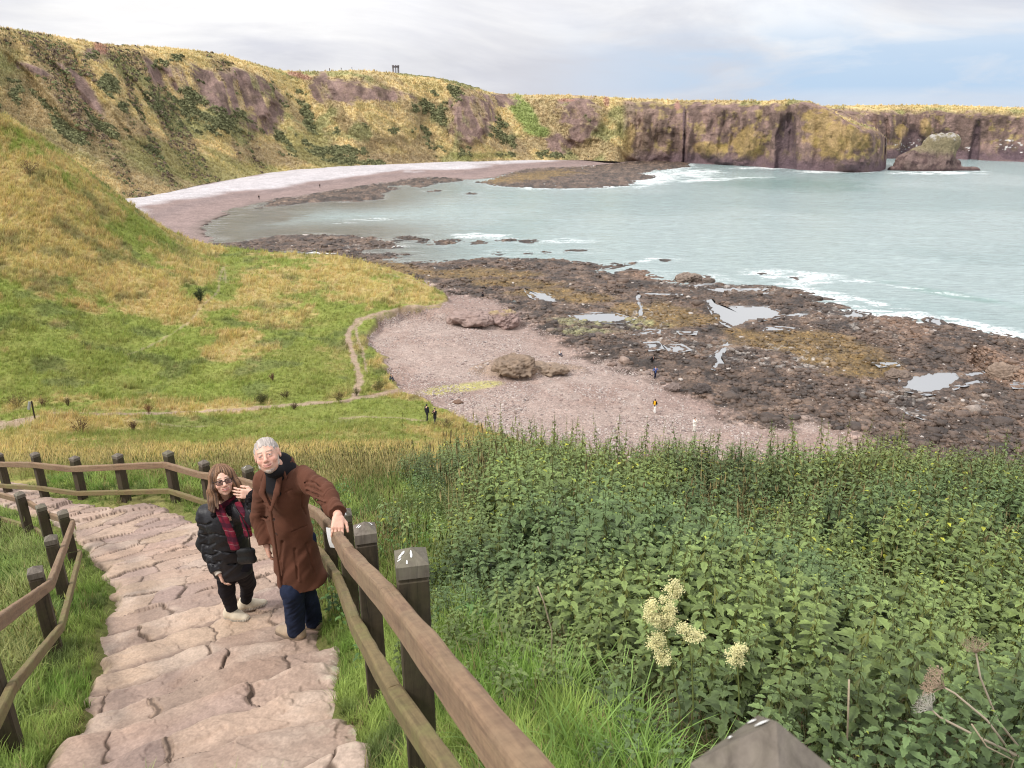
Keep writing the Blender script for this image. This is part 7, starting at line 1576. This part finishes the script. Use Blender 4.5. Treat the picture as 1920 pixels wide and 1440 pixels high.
# memorial on the far hill: ring of columns under a lintel
def memorial():
    Y = 745; c = P(742.5, 139.5, Y); k = Y/F*1.02; root = empty('war_memorial', c, label='round roofless stone memorial of tall columns on the far hilltop', cat='memorial'); m = vmat('granite', ((.5, .3),), .9, None, .2)
    mb = MB(); an = np.arange(8)*2*PI/8+.2
    R_ = 5.6*k; Hc = 13.0*k; ring = lambda rr, z: np.column_stack([np.cos(an)*rr, np.sin(an)*rr, np.full(8, z)])
    def band(z0, z1, r0, r1, C, nm):
        rings = [ring(r0, z0), ring(r1, z0), ring(r1, z1), ring(r0, z1), ring(r0, z0)]; V = np.concatenate(rings); Q = [(i*8+j, i*8+(j+1) % 8, (i+1)*8+(j+1) % 8, (i+1)*8+j) for i in range(4) for j in range(8)]
        link(nm, mkmesh(nm, V, Q, None, np.tile(C, (len(V), 1)), False), m, root)
    band(-2*k, .6*k, 1*k, R_*1.25, (.25, .23, .22), 'plinth'); band(.6*k, 2.2*k, R_*.8, R_*1.0, (.25, .23, .22), 'wall')
    for i in range(0, 8):
        q = MB(); x, y = math.cos(an[i])*R_*.92, math.sin(an[i])*R_*.92; q.tube([(x, y, 2*k), (x, y, Hc-2.2*k)], 0.62*k, 8, (.24, .22, .23)); link('column', q.mesh('column', False), m, root)
    band(Hc-2.2*k, Hc, R_*.76, R_*1.08, (.16, .14, .15), 'lintel')
    for i in range(8):
        q = MB(); x, y = math.cos(an[i])*R_*.92, math.sin(an[i])*R_*.92; q.tube([(x, y, Hc), (x, y, Hc+.9*k), (x, y, Hc+1.6*k)], [1.3*k, 1.2*k, .3*k], 6, (.16, .14, .15)); link('finial', q.mesh('finial', False), m, root)
memorial()
# leaning signpost by the dirt track
def signpost():
    g = ground(66, 788); b = np.array(g)-[0, 0, .05]; t = P(59, 752, g[1]-.2); root = empty('signpost', b, label='leaning wooden signpost with a small pale board on the meadow track', cat='signpost'); mb = MB(); d = t-b
    mb.tube([(0, 0, 0), d*.5, d], .075, 4, (.05, .042, .036)); link('post', mb.mesh('post', False), mat_dry, root)
    c = d*.82+[-.10, -.10, 0]; u = nrmz(d); s = np.array([-.15, -.25, -.0]); q = MB(); a1 = c+u*.32; a2 = c-u*.42+np.array([-.18, -.05, 0]); q.tube([a1, a2], .12, 4, (.30, .31, .31), True, .25); link('board', q.mesh('board', False), mat_dry, root)
signpost()
# gorse and rough tussocks on the far slopes
r = np.random.default_rng(505)
def clump(r, n, s):
    Vs, Qs, Ts = [], [], []
    for i in range(n):
        u = r.normal(0, 1, 3); u /= np.linalg.norm(u); u[2] = abs(u[2])*.8; c = u*r.uniform(.5, 1.0); a = nrmz(np.cross(u, r.normal(0, 1, 3))); b = np.cross(nrmz(u+r.normal(0, .5, 3)), a); h_ = s*r.uniform(.6, 1.3)
        Vs.append(np.array([c-a*h_-b*h_, c+a*h_-b*h_, c+a*h_+b*h_, c-a*h_+b*h_])); Qs.append([4*i, 4*i+1, 4*i+2, 4*i+3]); Ts.append(np.full(4, .3+.7*c[2]))
    return np.concatenate(Vs), np.array(Qs), np.concatenate(Ts)
CLV = [clump(r, 42, .26) for _ in range(5)]
FV = FARV[:, :NV]; fpx, fpy = project(FV[..., 0], FV[..., 1], FV[..., 2])
def fsample(n, mask, r):
    A = np.abs((fpx[1:, :-1]-fpx[:-1, :-1])*(fpy[:-1, 1:]-fpy[:-1, :-1]))*mask[:-1, :-1]*(fpx[:-1, :-1] > -60)*(fpx[:-1, :-1] < 1990); cs = np.cumsum(A.ravel()); k = np.clip(np.searchsorted(cs, r.random(n)*cs[-1]), 0, A.size-1); i, j = np.unravel_index(k, A.shape); f, g = r.random(n)[:, None], r.random(n)[:, None]
    return (FV[i, j]*(1-f)+FV[i+1, j]*f)*(1-g)+(FV[i, j+1]*(1-f)+FV[i+1, j+1]*f)*g, FARC[i, j]
gzz = FARGZ[:, :NV]
pos, cc0 = fsample(4200, sm(.2, .8, gzz)*(1-.6*FARK), r); sc_ = r.uniform(.4, 1.3, len(pos))*(.45+.0013*pos[:, 1])
mat_far = vmat('scrub', ((.5, .3),), .95, None, .1, trans=.1)
scatter('gorse_scrub', CLV, pos-[0, 0, .2], r.uniform(0, 6, len(pos)), sc_, np.array([.18, .185, .095])*r.uniform(.6, 1.5, (len(pos), 1)), mat=mat_far, kind='stuff', tipf=(.7, 1.3))
pos, cc0 = fsample(42000, np.clip(1-FARK*1.1, 0, 1)*(1-sm(.3, .6, gzz)), r)
tz = [tuft(r, 6, 1.0, .22, 1.0, .45, 2) for _ in range(5)]
scatter('hill_tussocks', tz, pos-[0, 0, .1], r.uniform(0, 6, len(pos)), r.uniform(.5, 1.5, len(pos))*(.35+.0016*pos[:, 1]), cc0*1.30*r.uniform(.82, 1.2, (len(pos), 1)), mat=mat_far, kind='stuff', tipf=(.8, 1.25))
pos, cc0 = fsample(2600, sm(.52, .62, m1)*(1-FARK)*sm(560, 300, fpx), r)
scatter('heather_scrub', CLV, pos-[0, 0, .2], r.uniform(0, 6, len(pos)), r.uniform(.4, 1.2, len(pos))*(.5+.0012*pos[:, 1]), lerp(np.array([.20, .15, .11]), np.array([.16, .18, .085]), (r.random((len(pos), 1)) < .5))*r.uniform(.7, 1.4, (len(pos), 1)), mat=mat_far, kind='stuff', tipf=(.7, 1.3))
# walkers on the skyline
for i, (px, py, Y, lab) in enumerate(((423, 106, 470, 'tiny dark walker on the ridge, left one of the close pair'), (431, 108, 471, 'tiny dark walker on the ridge, right one of the close pair'), (618, 133, 512, 'tiny walker on the skyline nearest the gully'), (640, 132, 512, 'tiny walker on the skyline midway to the memorial'), (660, 131, 513, 'tiny walker on the skyline closest to the memorial'))):
    visitor(px, py, 1.8, .3*i, lab, top=(.03, .03, .035), legs=(.02, .02, .025), Y=Y, h=.05)
visitor(1103, 297, 1.8, 0, Y=U(1103, 297, 2.6)[1], label= 'far visitor on the shingle below the cliffs, left one of the pair', top=(.03, .03, .04), legs=(.02, .02, .03), h=.05); visitor(1107, 297, 1.75, 1, Y=U(1107, 297, 2.6)[1], label= 'far visitor on the shingle below the cliffs, right one of the pair', top=(.2, .2, .22), legs=(.02, .02, .03), h=.05)
# ================================================================ LIGHT, SKY, CAMERA
w = bpy.data.worlds.new('World'); sc.world = w; w.use_nodes = True; nt = w.node_tree; nt.nodes.clear()
out = N(nt, 'ShaderNodeOutputWorld'); bg = N(nt, 'ShaderNodeBackground'); bg.inputs['Strength'].default_value = .1
sky = N(nt, 'ShaderNodeTexSky', sky_type='NISHITA'); sky.sun_disc = False
SUN_EL, SUN_AZ = math.radians(50), math.radians(238)       # azimuth clockwise from +Y
sky.sun_elevation = SUN_EL; sky.sun_rotation = SUN_AZ
tc = N(nt, 'ShaderNodeTexCoord'); sep = N(nt, 'ShaderNodeSeparateXYZ'); nt.links.new(tc.outputs['Generated'], sep.inputs[0])
mp = N(nt, 'ShaderNodeMapping'); mp.inputs['Scale'].default_value = (1, 1, 3.8); nt.links.new(tc.outputs['Generated'], mp.inputs[0])
n1 = noise(nt, mp.outputs[0], 2.2, 7, .55, .6); n2 = noise(nt, mp.outputs[0], 5.5, 6, .55, .4)
def M(op, a, b=None, clamp=False):
    m = N(nt, 'ShaderNodeMath', operation=op, use_clamp=clamp)
    for s_, v in ((m.inputs[0], a), (m.inputs[1], b)):
        if v is None: continue
        if isinstance(v, bpy.types.NodeSocket): nt.links.new(v, s_)
        else: s_.default_value = v
    return m.outputs[0]
z = sep.outputs[2]; x = sep.outputs[0]
elev = M('MAXIMUM', z, 0.0)
cie = M('ADD', M('MULTIPLY', elev, 7.5), 7.3)                # overcast sky brightens to the zenith
cloud = mix(nt, (.84, .85, .92), (1.16, 1.15, 1.15), ramp(nt, n1, [(.40, 0.0), (.58, 1.0)]))
cloud = mix(nt, cloud, ramp(nt, n2, [(.3, .93), (.7, 1.04)]), 1.0, 'MULTIPLY')
cmb = N(nt, 'ShaderNodeCombineXYZ'); 
for k in range(3): nt.links.new(cie, cmb.inputs[k])
cloud = mix(nt, cloud, cmb.outputs[0], 1.0, 'MULTIPLY')
# blue clearing low over the sea to the right
right = ramp(nt, x, [(-.08, 0.0), (.28, 1.0)])
low = ramp(nt, z, [(.0, .45), (.012, .6), (.024, 1.0), (.062, .85), (.095, .3), (.14, 0.0)])
gap = M('MULTIPLY', M('MULTIPLY', right, low), ramp(nt, n2, [(.34, .3), (.54, 1.0)]), True)
skyb = mix(nt, sky.outputs[0], (4.6, 6.1, 8.0), .94)
full = mix(nt, cloud, skyb, gap)
nt.links.new(full, bg.inputs[0]); nt.links.new(bg.outputs[0], out.inputs[0])
sl = bpy.data.lights.new('sun', 'SUN'); sl.energy = 2.6; sl.angle = math.radians(11); sl.color = (1, .96, .90)
so = bpy.data.objects.new('sun', sl); COL.objects.link(so)
so.rotation_euler = (PI/2-SUN_EL, 0, -SUN_AZ+PI)
cam = bpy.data.cameras.new('camera'); co = bpy.data.objects.new('camera', cam); COL.objects.link(co); sc.camera = co
co.location = (0, 0, EYE); co.rotation_euler = (PI/2-TH, 0, 0)
cam.sensor_width = 36; cam.lens = F/1920*36; cam.clip_start = .05; cam.clip_end = 30000
cam.dof.use_dof = True; cam.dof.focus_distance = 6.5; cam.dof.aperture_fstop = 8.5
sc.view_settings.view_transform = 'Standard'; sc.view_settings.look = 'None'; sc.view_settings.gamma = 1; sc.view_settings.exposure = .18
sc.render.engine = 'CYCLES'; sc.cycles.max_bounces = 5; sc.cycles.diffuse_bounces = 3; sc.cycles.glossy_bounces = 2; sc.cycles.transparent_max_bounces = 6
sc.cycles.use_denoising = True; sc.cycles.denoising_prefilter = 'ACCURATE'; sc.cycles.filter_width = 1.1; sc.cycles.use_adaptive_sampling = False
